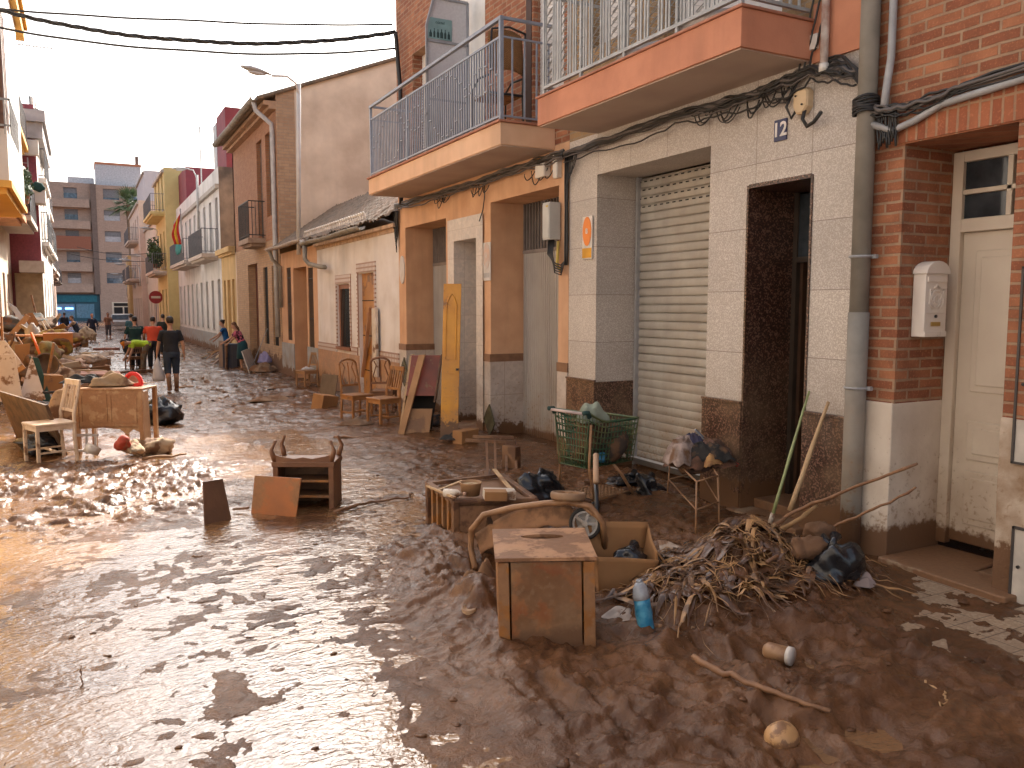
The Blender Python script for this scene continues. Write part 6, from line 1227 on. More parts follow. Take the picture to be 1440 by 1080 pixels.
# cans and stones by the box
q = thing('tin_can', 'muddy tin can standing by the left side of the wooden box', 'can', zp(662, 880, 0)); p = zp(662, 878, -.01); MB().lathe([(.045, 0), (.048, .005), (.048, .115), (.044, .12), (.04, .112), (0, .11)], p, 18, Euler((.1, -.12, 0)).to_matrix()).build('body', M('muddy tin', (.40, .26, .15), (.26, .15, .08), 8, .45, mud=.4), q, True, world=True)
m = MB()
for k, (px, py, z, r_) in enumerate(((683, 862, .05, .04), (690, 878, .04, .035), (695, 850, .08, .045), (680, 845, .10, .05), (702, 868, .03, .035))): tag(MB().blob(zp(px, py, z), (r_, r_*.8, r_*.7), k, .35, 14).build('stone', tan_mud, smooth=True), 'small muddy stone by the can, %s' % ('beside its rim', 'in front of the others', 'against the box corner', 'topmost of the group', 'touching the box')[k], 'stone', 'stones by the wooden box')
rag('muddy rope like rag under the pushchair', zp(680, 818, .10), (.16, .14, .09), 31, clothmat('rope rag', (.26, .14, .07), mud=.4), amp=.9)
# ================================================================ overturned drawer unit and boards in the water
du = thing('drawer_unit', 'overturned wooden drawer unit with curved legs pointing up in the water', 'cabinet', zp(427, 715, 0)); a0 = zp(385, 716, 0); a1 = zp(470, 716, 0); ex = (a1-a0); L_ = ex.length; ex.normalize(); ey = Vector((-ex.y, ex.x, 0))
DP = .36; HB = .50
def dq(a, b, c): return a0+ex*a+ey*b+Vector((0, 0, c-.06))
def bx3(a0_, a1_, b0_, b1_, c0_, c1_):
    vs = [dq(a, b, c) for a in (a0_, a1_) for b in (b0_, b1_) for c in (c0_, c1_)]; return MB().add(vs, [(0, 1, 3, 2), (4, 6, 7, 5), (0, 4, 5, 1), (2, 3, 7, 6), (0, 2, 6, 4), (1, 5, 7, 3)])
wd = M('drawer unit wood', (.20, .085, .035), (.14, .055, .025), 5, .45, .15, mud=.25)
for a in (0, L_-.05): bx3(a, a+.05, 0, .05, 0, HB).build('corner_post', wd, du, world=True, bevel=.004)
for a in (.005, L_-.02): bx3(a, a+.015, .05, DP, 0, HB).build('side_panel', wd, du, world=True)
bx3(.0, L_, DP-.015, DP, 0, HB).build('back_panel', wood_dk, du, world=True)
for c in (.02, .17, .32): bx3(.05, L_-.05, 0, .03, c, c+.022).build('rail', wood_y, du, world=True, bevel=.003); bx3(.05, L_-.05, .03, DP-.02, c, c+.01).build('runner_shelf', wood_dk, du, world=True)
bx3(-.01, L_+.01, -.01, DP+.01, HB-.03, HB+.02).build('base_board', wd, du, world=True, bevel=.006)
m = MB(); pr = [(0, 0), (L_, 0), (L_, .08), (L_*.88, .055), (L_*.65, .03), (L_*.5, .045), (L_*.35, .03), (L_*.12, .055), (0, .08)]; m.prism(pr, dq(0, 0, HB+.02), ex, Vector((0, 0, 1)), ey*.02).build('apron', wd, du, world=True)
for a, s1 in ((.02, -1), (L_-.02, 1)):
    for b, s2 in ((.02, -1), (DP-.02, 1)): MB().tube([dq(a, b, HB+.02), dq(a+s1*.015, b+s2*.015, HB+.08), dq(a+s1*.03, b+s2*.02, HB+.13), dq(a+s1*.01, b+s2*.005, HB+.18), dq(a-s1*.005, b, HB+.215), dq(a-s1*.0, b, HB+.225)], [.024, .026, .020, .013, .016, .012], 8).build('leg', wd, du, True, world=True)
pan = M('orange brown hardboard', (.42, .13, .03), (.27, .095, .03), 2.5, .4, .12, mud=.42, muds=4, mudc=(.20, .088, .032, 1))
def leanpanel(label, bl, br, h, lean, mat, th=.015, tl=(0, 0), name='panel'):
    bl = Vector(bl); br = Vector(br); e = (br-bl).normalized(); n = Vector((-e.y, e.x, 0)); up_ = (Vector((0, 0, 1))*math.cos(lean)+n*math.sin(lean))
    P = [bl-up_*.08, br-up_*.08, br+up_*h+e*tl[1], bl+up_*h+e*tl[0]]; return tag(MB().add(P+[p+n*th for p in P], fb).build(name, mat, bevel=.002), label, 'panel')
leanpanel('orange brown square board leaning on the overturned drawer unit', zp(352, 722, 0), zp(415, 727, 0), .36, .10, pan, tl=(.035, .05))
leanpanel('dark brown board standing slanted in the water left of the drawer unit', zp(287, 738, 0), zp(327, 730, 0), .38, .15, M('dark wet board', (.16, .08, .045), (.10, .05, .03), 3, .4), tl=(.03, -.05))
tag(MB().bar(zp(328, 716, .03), zp(350, 714, .05), .03, .02).build('batten', wood_dk), 'small dark batten in the water between the two boards', 'wood')
# ================================================================ MIDDLE DISTANCE
def chair(name, label, loc, rot, mat, back='slats', w=.42, d=.42, hs=.45, hb=.92, group=None):
    """front of the seat looks along local -Y"""
    q = thing(name, label, 'chair', loc, rot, group)
    MB().box(-w/2, w/2, -d/2, d/2, hs-.03, hs).build('seat', mat, q, bevel=.008)
    for sx in (-1, 1):
        MB().bar((sx*(w/2-.025), -d/2+.025, -.08), (sx*(w/2-.025), -d/2+.025, hs-.03), .038).build('leg', mat, q, bevel=.003)
        MB().tube([(sx*(w/2-.025), d/2-.0, -.08), (sx*(w/2-.025), d/2-.025, hs*.6), (sx*(w/2-.025), d/2-.02, hs+.1), (sx*(w/2-(.03 if back == 'slats' else .045)), d/2+.07, hb-.03)], [.022, .024, .022, .018], 6).build('leg', mat, q, bevel=0)
    m = MB(); m.box(-w/2+.03, w/2-.03, -d/2+.015, -d/2+.035, hs-.09, hs-.03); m.box(-w/2+.03, w/2-.03, d/2-.035, d/2-.015, hs-.09, hs-.03); m.box(-w/2+.015, -w/2+.035, -d/2+.03, d/2-.03, hs-.09, hs-.03); m.box(w/2-.035, w/2-.015, -d/2+.03, d/2-.03, hs-.09, hs-.03); m.build('seat_frame', mat, q)
    m = MB(); m.bar((-w/2+.025, -d/2+.03, .14), (-w/2+.025, d/2-.02, .14), .022); m.bar((w/2-.025, -d/2+.03, .14), (w/2-.025, d/2-.02, .14), .022); m.bar((-w/2+.03, 0, .14), (w/2-.03, 0, .14), .022); m.build('stretcher', mat, q)
    if back == 'slats':
        m = MB(); m.bar((-w/2+.01, d/2+.065, hb-.04), (w/2-.01, d/2+.065, hb-.04), .025, .07); m.bar((-w/2+.03, d/2-.01, hs+.13), (w/2-.03, d/2-.01, hs+.13), .02, .04); m.build('back_rail', mat, q, bevel=.004)
        m = MB(); [m.bar((-w/2+.08+i*(w-.16)/4, d/2-.01, hs+.13), (-w/2+.08+i*(w-.16)/4, d/2+.065, hb-.05), .022, .012) for i in range(5)]; m.build('back_slats', mat, q)
    else:
        m = MB(); m.tube([(-w/2+.045, d/2+.06, hb-.05)]+[((w/2-.045)*-math.cos(a), d/2+.07, hb-.05+.09*math.sin(a)) for a in [i*math.pi/8 for i in range(9)]]+[(w/2-.045, d/2+.06, hb-.05)], .02, 6); m.build('back_rail', mat, q, True)
        m = MB(); m.bar((-w/2+.03, d/2-.0, hs+.14), (w/2-.03, d/2-.0, hs+.14), .02, .04); [m.tube([(x, d/2, hs+.14), (x*1.5, d/2+.02, hs+.26), (x*.8, d/2+.05, hb-.1), (x*1.2, d/2+.07, hb-.02)], .012, 5) for x in (-.09, 0, .09)]; m.build('back_slats', mat, q)
    return q
ch_w = M('muddy white chair paint', (.60, .45, .32), (.46, .32, .20), 9, .6, .3, 40, mud=.15, muds=8)
ch_o = M('light oak varnish', (.34, .15, .05), (.25, .10, .03), 7, .5, .15, mud=.2)
chair('chair', 'muddy cream slat backed chair standing in front of the old desk', gp(72, 648), R(-68), ch_w, w=.46, d=.48, hs=.50, hb=1.02)
chair('chair', 'oak loop backed chair nearest the white house door, seat towards the street', gp(502, 590), R(15), ch_o, 'loop', hb=1.0)
chair('chair', 'second oak loop backed chair, darker, pushed behind the first one', gp(540, 583), R(150), M('dark oak varnish', (.20, .085, .03), (.14, .05, .02), 7, .5), 'loop', hb=1.0)
chair('chair', 'low brown slat backed chair turned sideways beside the leaning maroon drawers', gp(540, 597), R(-75), ch_o, 'slats', hb=.95)
chair('chair', 'small mud covered chair with a white rag in front of the grey dado', gp(432, 545), R(-70), tan_mud, 'slats', hb=.9)
rag('white rag lying on the small mud covered chair', gp(432, 545, .48), (.16, .13, .05), 41, clothmat('white rag c', (.55, .55, .55)))
# --- desk with things on it
dk = thing('desk', 'old mud plastered desk with curved apron standing on its legs in the sun', 'desk', gp(160, 638)); a0 = gp(108, 640); a0.z = 0; a1 = zp(203, 640, 0); ex = (a1-a0); L_ = ex.length; ex.normalize(); ey = Vector((-ex.y, ex.x, 0)); dm = M('mud plastered desk', (.30, .155, .065), (.42, .24, .11), 4, .6, .4, 20, mud=.55, muds=5, mudc=(.20, .09, .032, 1))
def dq(a, b, c): return a0+ex*a+ey*b+Vector((0, 0, c))
HT = .88
bx3(0, L_, 0, .45, HT-.03, HT).build('top', dm, dk, world=True, bevel=.006)
bx3(.0, .05, 0, .05, -.05, HT-.03).build('leg', dm, dk, world=True, bevel=.004); bx3(L_-.05, L_, 0, .05, -.05, HT-.03).build('leg', dm, dk, world=True, bevel=.004); bx3(L_*.62, L_*.62+.04, .2, .24, -.05, .36).build('leg', dm, dk, world=True); bx3(L_-.05, L_, .4, .45, -.05, HT-.03).build('leg', dm, dk, world=True); bx3(.0, .05, .4, .45, -.05, HT-.03).build('leg', dm, dk, world=True)
bx3(.05, L_-.05, .012, .03, .36, HT-.03).build('front_panel', dm, dk, world=True)
for a, b in ((.08, L_*.5-.02), (L_*.5+.02, L_-.08)):
    m = MB(); 
    for P in ((a, b, .005, .012, .42, .435), (a, b, .005, .012, HT-.09, HT-.075), (a, a+.015, .005, .012, .435, HT-.09), (b-.015, b, .005, .012, .435, HT-.09)): k = bx3(*P); m.add(k.v, k.f)
    m.build('panel_moulding', dm, dk, world=True)
m = MB().prism([(.05, .02), (L_-.05, .02), (L_-.05, -.06), (L_*.85, -.02), (L_*.75, -.09), (L_*.65, -.02), (L_*.4, -.0), (.05, -.02)], dq(0, .012, .36), ex, Vector((0, 0, 1)), ey*.02); m.build('apron', dm, dk, world=True)
rag('stiff brown blanket heaped on the desk top', dq(L_*.42, .28, HT+.02), (.34, .2, .14), 51, clothmat('brown blanket', (.30, .19, .10), mud=.2), 'blanket', 'blanket'); rag('black cushion on the left end of the desk', dq(-.02, .3, HT+.05), (.26, .16, .09), 52, clothmat('black cloth', (.02, .02, .02)), 'cushion', 'cushion')
tag(MB().ob(dq(.12, .5, HT+.10), (.5, .06, .18), (.7, 0, -.4)).build('tray', M('dusty pink tray', (.5, .3, .26), mud=.2)), 'dusty pink tray tipped behind the blanket on the desk', 'tray')
m = MB(); m.tube([dq(L_*.72+.11*math.cos(a), .30, HT+.03+.14*math.sin(a)) for a in [i*math.pi/10 for i in range(9)]], .028, 8); m.bar(dq(L_*.72-.05, .30, HT+.0), dq(L_*.72+.12, .30, HT+.03), .05); tag(m.build('red_ring', M('bright red plastic', (.75, .03, .02)), smooth=False), 'bright red curved plastic piece standing on the desk', 'toy')
leanpanel('large dark muddy slab propped slanting behind the cream chair', zp(20, 610, .0), zp(90, 640, 0), .75, -.35, M('deep brown muddy slab', (.05, .025, .012), (.16, .085, .04), 6, .7, .5), .04, tl=(.35, .25), name='slab')  # deep brown base tone with paler patches at random
leanpanel('narrow muddy board standing upright right of the desk', zp(200, 622, 0), zp(213, 618, 0), .72, .03, tan_mud)
tag(MB().blob(gp(92, 622, .50), (.20, .10, .26), 3, .15, 26).build('mattress', clothmat('muddy pillow', (.42, .27, .15), mud=.3), smooth=True), 'muddy tan pillow between the cream chair and the desk', 'pillow')
bag('black rubbish bag on the wet street right of the desk', gp(226, 597, .17), (.32, .27, .24), 26, amp=.14); bag('black bag under the cream chair', gp(58, 640, .15), (.22, .16, .18), 22)
for i, (px, py, z, r_, mt_, lab) in enumerate(((172, 622, .3, (.09, .1, .10), M('red orange plastic', (.42, .05, .02), mud=.3), 'red orange plastic tub under the desk'), (186, 630, .2, (.10, .2, .1), clothmat('cream cloth', (.5, .36, .22), mud=.3), 'cream cloth bundle by the right desk leg'), (130, 632, .15, (.14, .12, .10), white_r, 'pale broken crate piece under the desk'), (215, 628, .1, (.25, .2, .10), clothmat('beige cloth', (.45, .32, .2), mud=.4), 'beige cloth strewn right of the desk'))):
    tag((MB().ob(zp(px, py, z), r_, (.3, .4, .6)) if i in (2,) else MB().blob(zp(px, py, z), r_, 70+i, .3, 30).crumple(zp(px, py, z), .25, 12, i)).build('junk' if i else 'tub', mt_, smooth=True), lab, 'junk')
m = MB(); a = zp(118, 638, .0); [m.bar(zp(x, 638, .02), zp(x, 600, .35), .03) for x in (108, 122, 134)]; m.bar(zp(105, 612, .3), zp(138, 612, .3), .03); m.bar(zp(105, 634, .1), zp(138, 634, .1), .03); tag(m.build('crate', M('grey white crate', (.42, .36, .32), mud=.3)), 'grey white plastic crate frame under the desk', 'crate')
stick('long muddy stick lying beside the desk towards the right', [zp(200, 645, .05), zp(262, 638, .04)], .02, tan_mud, seed=31)
for i, (x0_, y0_, x1_, y1_) in enumerate(((262, 632, 300, 622), (228, 573, 300, 566), (640, 640, 560, 612))):
    pass
# --- leaning drawers, yellow door, planks by the orange house
cf = thing('drawer_chest', 'broken maroon fronted chest of drawers leaning against the orange house', 'cabinet', gp(590, 612))
P0, P1 = gp(560, 612), gp(600, 614); a0 = P0; ex = Vector((.886, -.464, 0)); ey = Vector((.464, .886, 0)); nz = Vector((.20, .10, .97)).normalized()
def cq(a, b, c): return a0+ex*a+ey*b+nz*c
def cbox(a0_, a1_, b0_, b1_, c0_, c1_): return MB().add([cq(a, b, c) for a in (a0_, a1_) for b in (b0_, b1_) for c in (c0_, c1_)], [(0, 1, 3, 2), (4, 6, 7, 5), (0, 4, 5, 1), (2, 3, 7, 6), (0, 2, 6, 4), (1, 5, 7, 3)])
cbox(.0, .03, 0, .35, -.05, 1.22).build('side_panel', wood_pl, cf, world=True); cbox(.03, .46, .0, .03, -.05, .40).build('lower_panel', M('tan scuffed panel', (.36, .20, .10), (.28, .15, .07), 4, mud=.4), cf, world=True); mo_ = cbox(.03, .46, .0, .05, .60, 1.22).build('drawer_front', M('maroon drawer front', (.24, .04, .018), (.13, .025, .015), 3, .4, .1, mud=.15, muds=9), cf, world=True)
cbox(.03, .46, .05, .35, .60, .63).build('shelf', wood_dk, cf, world=True); cbox(.46, .48, 0, .35, .5, 1.22).build('side_panel', wood_dk, cf, world=True); cbox(.02, .47, .3, .33, 0, 1.2).build('back_panel', dark_in, cf, world=True)
leanpanel('long pale board leaning on the left of the maroon drawers', gp(557, 612), gp(566, 612), 1.2, .12, tan_mud, .03, tl=(.32, .32))
yd = thing('door_leaf', 'narrow yellow varnished door leaf leaning upright on the orange house', 'door', gp(630, 621)); a0 = gp(619, 620); ex = Vector((.886, -.464, 0)); ey = Vector((.464, .886, 0)); nz = Vector((.045, .03, 1)).normalized(); yel_w = M('golden varnished pine', (.66, .30, .03), (.50, .20, .02), 3, .4, .08, 30, mud=.22, muds=3, tide=(.25, .3))
cbox(0, .25, 0, .045, -.05, 2.22).build('leaf', yel_w, yd, world=True, bevel=.004)
m = MB(); A = [(.05, 1.15), (.19, 1.15), (.19, 1.93), (.16, 2.02), (.12, 2.07), (.08, 2.02), (.05, 1.93)]
m.tube([cq(a, -.003, c) for a, c in A], .010, 6, closed=True); m.build('arched_moulding', yel_w, yd, world=True)
for c in (.25, .62, .95): cbox(.05, .19, -.010, 0, c, c+.02).build('rail', yel_w, yd, world=True)
cbox(.20, .24, -.03, 0, 1.0, 1.03).build('handle', black_cable, yd, world=True)
for i, (bx_, tx, w_, lab) in enumerate(((506, 521, .07, 'thick pale plank leaning in the brown doorway of the white house'), (514, 517, .04, 'thin pale plank leaning beside the thick one'))):
    tag(MB().bar(gp(bx_, 560, .0), fp(tx, 432+i*8, 5.3), w_, .04).build('plank', M('pinkish plank', (.50, .27, .14), (.42, .21, .1), 5)), lab, 'plank')
tag(MB().box(5.24, 5.30, 15.95, 16.2, .5, 1.9).build('panel', white_r, bevel=.01), 'pale narrow panel standing between the planks and the patterned tiles', 'panel')
m = MB().ob(gp(457, 578, .16), (.40, .3, .32), (.1, .15, .5)); tag(m.build('carton', cardb, bevel=.01), 'soggy carton on the pavement in front of the white house', 'box')
leanpanel('grey mesh panel leaning by the oak chairs', gp(448, 560), gp(470, 562), .55, .2, M('grey panel', (.16, .11, .07)), .02)
for i, (px, py, r_, lab, c) in enumerate(((395, 548, .35, 'flat muddy cloth on the pavement by the small muddy chair', (.34, .28, .24)), (420, 558, .45, 'grey wet rug lying along the pavement edge', (.26, .2, .17)), (380, 565, .5, 'flattened muddy bedding near the street', (.3, .2, .13)), (500, 600, .28, 'muddy rag under the oak chairs', (.2, .12, .07)), (605, 600, .3, 'dark bundle behind the maroon drawers', (.03, .03, .035)), (640, 622, .2, 'black rag at the foot of the yellow door leaf', (.02, .02, .02)))):
    rag(lab, gp(px, py, .05), (r_, r_*.7, .08+.05*(i == 4)), 61+i, clothmat('floor rag %d' % i, c, mud=.3), n=14)
for i, (px, py, lab) in enumerate(((1083, 600, ''), )): pass
def leafmark(label, px, py, X, w, h):
    p = fp(px, py, X); o = [(-w*.5, -h*.1), (-w*.25, -h*.35), (0, -h*.5), (w*.4, -h*.15), (w*.5, 0), (w*.3, h*.25), (0, h*.5), (-w*.3, h*.15)]
    q = thing('cut_mirror', label, 'mirror', p); MB().prism(o, p+Vector((-.03, 0, 0)), (0, 1, 0), (0, 0, 1), (.02, 0, 0)).build('glass', M('dull green mirror', (.10, .09, .05), (.06, .05, .03), 9, .2), q, world=True); return q
leafmark('leaf shaped dark mirror piece at the foot of the orange house pier', 690, 590, XF-.05, .35, .46); leafmark('leaf shaped dark mirror piece behind the low brown chair', 570, 523, XF-.03, .4, .55)
tag(MB().ob(gp(655, 622, .08), (.35, .18, .2), (0, 0, .4)).build('carton', cardb, bevel=.01), 'small carton in the middle doorway of the orange house', 'box')
# --- far right debris beside the women
leanpanel('white board lying against the brick pier behind the women', gp(352, 527), gp(362, 520), .75, .35, M('white board', (.6, .55, .48)), .03, tl=(.3, .3)); stick('grey pole leaning by the maroon door', [gp(352, 522, 0), fp(376, 462, 5.2)], .02, grey_metal, seed=41, jit=.002); stick('pale stick behind the woman in pink', [gp(341, 525), gp(335, 505, .4)], .02, white_r, seed=42)
rag('lilac bag on the debris by the brick pier', gp(372, 522, .3), (.25, .2, .25), 71, clothmat('lilac cloth', (.30, .27, .45))); rag('muddy clothing heap by the brick pier', gp(370, 526, .1), (.4, .3, .22), 72, clothmat('muddy heap', (.28, .19, .12), mud=.4))
q = thing('suitcase', 'dark ribbed suitcase standing next to the woman in pink', 'suitcase', gp(326, 518)); p = gp(326, 518); MB().ob(p+Vector((0, 0, .42)), (.5, .35, .85), (0, 0, -.4)).build('body', M('suitcase navy', (.02, .03, .06), rough=.4), q, world=True, bevel=.03); m = MB(); [m.ob(p+Vector((-.07+i*.1-.03, -.18+.0*i, .42)), (.02, .03, .8), (0, 0, -.4)) for i in range(4)]; m.build('rib', M('suitcase rib', (.06, .07, .09)), q, world=True)
leanpanel('tall brown board standing beside the suitcase', gp(308, 518), gp(318, 520), .95, .02, wood_dk, .05)
rr = random.Random(19)
for i in range(9):
    p = gp(rr.uniform(272, 312), rr.uniform(498, 517)); c = rr.choice([wood_dk, tan_mud, wood_pl, tan_mud, bark]); a = rr.uniform(.4, .9); L = rr.uniform(.9, 1.7)
    tag(MB().bar(p, p+Vector((rr.uniform(.3, 1.2), rr.uniform(-.4, .6), rr.uniform(.1, .75))), rr.uniform(.06, .2), .03).build('board', c), '%s of the broken boards sloping up to the brown board, along the white house' % ['lowest', 'longest', 'leftmost', 'palest', 'topmost', 'thinnest', 'widest', 'darkest', 'nearest'][i], 'board', 'broken boards by the white house')

# ================================================================ LEFT DEBRIS HEAP
tilew = M('white tiled panel', (.60, .52, .46), (.52, .42, .35), 3, .35, .05, mud=.25)
def gl(px, py, Y):   # point at a depth Y seen at a photo position
    return yp(px, py, Y)
leanpanel('large white panel tipped at the left edge of the heap', gl(-6, 512, 20), gl(36, 512, 20), .50, .2, tilew, .03, tl=(-.25, -.35)); leanpanel('cracked white tiled panel standing lowest in the heap', gl(-10, 560, 18), gl(32, 556, 18), .80, .15, tilew, .03, tl=(.1, -.1)); leanpanel('second cracked white panel with brown seams, right of the first', gl(26, 556, 18.2), gl(64, 556, 18.2), .78, .18, tilew, .03, tl=(.25, -.2))
leanpanel('dark green edged white panel at the right of the cracked ones', gl(60, 558, 18.4), gl(73, 560, 18.4), .75, .1, M('dark green panel', (.03, .08, .06)), .04, tl=(-.2, -.2))
tag(MB().ob(gl(72, 540, 18.6), (.34, .3, .38), (.05, .1, .3)).build('carton', cardb, bevel=.008), 'small brown carton right of the white panels', 'box')
tag(MB().bar(gl(68, 525, 18.8), gl(76, 482, 18.8), .13, .05).build('post', wood_y, bevel=.01), 'short thick yellow wooden post sticking up from the heap', 'post')
hm = lambda n, c, mud=.25: clothmat(n, c, mud=mud)
items = [(30, 500, 22, (.35, .3, .42), 'tan stuffed sack in the middle of the heap', hm('tan sack', (.36, .26, .16)), 'sack'), (52, 492, 22.5, (.22, .2, .5), 'grey white folded mattress end in the heap', hm('grey mattress', (.50, .46, .42)), 'mattress'), (58, 515, 21, (.42, .3, .3), 'brown sodden armchair seat in the heap', hm('brown seat', (.20, .12, .07)), 'cushion'),
         (78, 480, 22, (.62, .35, .24), 'mustard patterned cushion under the orange board', hm('mustard cushion', (.36, .26, .06), .4), 'cushion'), (70, 497, 21, (.3, .3, .22), 'olive cushion at the right side of the heap', hm('olive cushion', (.24, .19, .07), .3), 'cushion'), (38, 458, 24, (.5, .4, .3), 'dark striped bundle on top of the heap', hm('dark bundle', (.10, .10, .09)), 'bundle'), (60, 462, 24, (.45, .3, .25), 'brown curled rug end on the heap', hm('rug brown', (.16, .10, .06)), 'rug'),
         (20, 475, 24, (.4, .4, .4), 'dark brown bundle at the wall side of the heap', hm('wall bundle', (.12, .07, .04)), 'bundle'), (8, 500, 23, (.4, .4, .45), 'dark muddy bundle at the left frame edge', hm('edge bundle', (.10, .06, .035)), 'bundle'), (85, 528, 20.5, (.35, .3, .16), 'tan torn cloth at the right foot of the heap', hm('torn tan', (.46, .32, .2)), 'cloth'), (100, 515, 22, (.5, .35, .17), 'pinkish brown torn upholstery at the right foot of the heap', hm('torn pinkish', (.48, .30, .2)), 'cloth'),
         (120, 505, 24, (.5, .4, .14), 'beige torn stuffing strewn right of the heap', hm('torn beige', (.52, .38, .26)), 'cloth'), (60, 545, 20, (.3, .3, .14), 'crumpled brown rag by the small carton', hm('brown rag', (.28, .17, .1)), 'cloth'), (42, 530, 20.5, (.35, .2, .2), 'dark brown timber lump behind the white panels', hm('timber lump', (.12, .07, .04)), 'lump'), (124, 470, 42, (.30, .25, .32), 'stacked beige bundles beside the man in the dark vest', hm('beige bundles', (.42, .3, .2)), 'bundle'), (112, 476, 44, (.3, .25, .3), 'brown sack stack in front of the man in the dark vest', hm('sack stack', (.24, .16, .1)), 'sack')]
for i, (px, py, Y, r_, lab, mt_, nm) in enumerate(items): tag(MB().blob(gl(px, py, Y), r_, 100+i, .32, 34, (0, 0, i*.7), 2.6).crumple(gl(px, py, Y), .20, 5, i).build(nm, mt_, smooth=True), lab, nm)
tag(MB().bar(gl(20, 472, 21.8), gl(84, 472, 21.8), .35, .04).build('board', M('orange varnished board', (.50, .20, .06), (.42, .16, .05), 4, .5)), 'orange varnished board lying across the heap', 'board')
tag(MB().box(-.30, .30, -.04, .04, -.20, .20).xf(Matrix.Translation(gl(82, 480, 21.6)) @ Matrix.Rotation(.2, 4, 'X')).build('furniture_panel', M('orange varnished board', (.5, .2, .06))), 'orange brown furniture panel at the right end of the heap board', 'panel')
rr = random.Random(5)
for i, (px, py, Y, L, ang, w_, mt_, lab) in enumerate(((24, 462, 23, .8, .9, .12, tan_mud, 'muddy tan board tipped up at the top left of the heap'), (48, 470, 22.6, .7, -.7, .09, white_r, 'dirty white lath crossing behind the orange shovel handle'), (66, 470, 22.4, .9, .5, .14, cardb, 'cardboard strip sliding down the right flank of the heap'), (86, 500, 21.5, .6, -.3, .10, wood_pl, 'bare pine offcut beside the olive cushion'),
     (14, 488, 21.6, .7, 1.2, .10, wood_dk, 'dark wet batten upright at the left of the tan sack'), (34, 488, 21.4, .5, -1.1, .08, wood_y, 'yellow brown lath between the tan sack and the mattress'), (90, 515, 20.8, .7, .15, .16, white_r, 'pale dirty board flat among the torn tan cloth'), (105, 525, 20.5, .6, -.25, .10, wood_dk, 'dark offcut at the outer right foot of the heap'),
     (12, 530, 19.6, .7, .6, .12, cardb, 'folded cardboard strip behind the lowest white panel'), (48, 540, 19.4, .5, -.5, .10, wood_mud, 'mud stained offcut between the cracked panels'), (72, 460, 24, .8, 1.0, .07, wood_pl, 'thin pine stick poking up at the top right of the heap'), (95, 490, 23, .6, .35, .14, M('rust painted board', (.34, .10, .04), (.2, .07, .03), 6), 'rust red board end at the right shoulder of the heap'),
     (130, 520, 23, .8, .1, .18, tan_mud, 'muddy tan board flat right of the torn cloths'), (140, 500, 27, .8, .2, .14, white_r, 'dirty white board flat on the street behind the torn stuffing'), (112, 545, 18.5, .5, .3, .12, wood_dk, 'dark offcut lying just behind the desk'), (84, 545, 18.6, .5, -.2, .14, white_r, 'chalky broken tile strip behind the pink tray'))):
    p = gl(px, py, Y); d = Vector((math.cos(ang), rr.uniform(-.4, .4), math.sin(ang)))*L/2
    tag(MB().bar(p-d, p+d, w_, .025, upv=(rr.uniform(-1, 1), rr.uniform(-1, 1), .6)).build('board', mt_, bevel=.003), lab, 'board', 'loose boards in the left heap')
sh = thing('shovel', 'shovel with a bright orange handle stuck in the heap', 'shovel', gl(60, 505, 20.6)); MB().tube([gl(44, 468, 20.8), gl(58, 503, 20.4)], .026, 8).build('handle', M('orange handle', (.70, .13, .02)), sh, True, world=True); MB().grid(lambda u, v: gl(54+12*u, 503+12*v, 20.4)+Vector((0, .05*math.sin(u*3.1), 0)), 6, 6).build('blade', M('rusty blade', (.25, .13, .07)), sh, True, world=True, solid=.01)
leanpanel('cardboard sheet standing in front of the tan sack', gl(22, 512, 21), gl(40, 510, 21), .42, .1, cardb, .02, tl=(.0, .05)); leanpanel('pale grey sheet angled on top of the heap', gl(38, 462, 23), gl(52, 470, 23), .42, .5, M('grey sheet', (.46, .46, .48)), .02, tl=(-.5, -.5)); leanpanel('cream box flap on the crest of the heap', gl(44, 462, 23.5), gl(60, 460, 23.5), .40, .3, cardb, .02, tl=(-.15, -.2))
for i, (x0_, y0_, x1_, y1_, Y, w_, mt_, lab) in enumerate(((58, 452, 74, 480, 22.5, .10, white_r, 'cream slat sloping down the right of the heap'), (62, 450, 82, 478, 22.8, .06, white_r, 'second thin cream slat sloping beside the first'), (44, 415, 60, 480, 26, .10, wood_dk, 'dark beam standing against the left wall behind the heap'), (2, 445, 4, 490, 22, .18, wood_y, 'brown door edge at the very left behind the heap'), (76, 500, 98, 528, 20.5, .05, wood_pl, 'pale batten sloping by the yellow post'), (100, 520, 150, 522, 21.5, .12, wood_pl, 'pale board lying at the right foot of the heap'), (60, 552, 140, 548, 17.5, .10, blackp, 'black flat strip lying behind the desk'), (20, 450, 40, 470, 25, .08, tan_mud, 'muddy lath at the top left of the heap'))):
    tag(MB().bar(gl(x0_, y0_, Y), gl(x1_, y1_, Y), w_, .04).build('plank', mt_), lab, 'plank')
m = MB().tube([gl(56, 500, 20.2), gl(57, 520, 20.2)], .02, 6)
q = thing('basket', 'round dark woven basket lying in the heap', 'basket', gl(62, 520, 20)); MB().lathe([(.0, 0), (.2, .02), (.24, .15), (.25, .2), (.22, .2), (.2, .06)], gl(62, 516, 20), 20, Euler((1.2, 0, .3)).to_matrix()).build('body', M('dark wicker', (.13, .075, .04), bsc=60, bump=1), q, True, world=True)
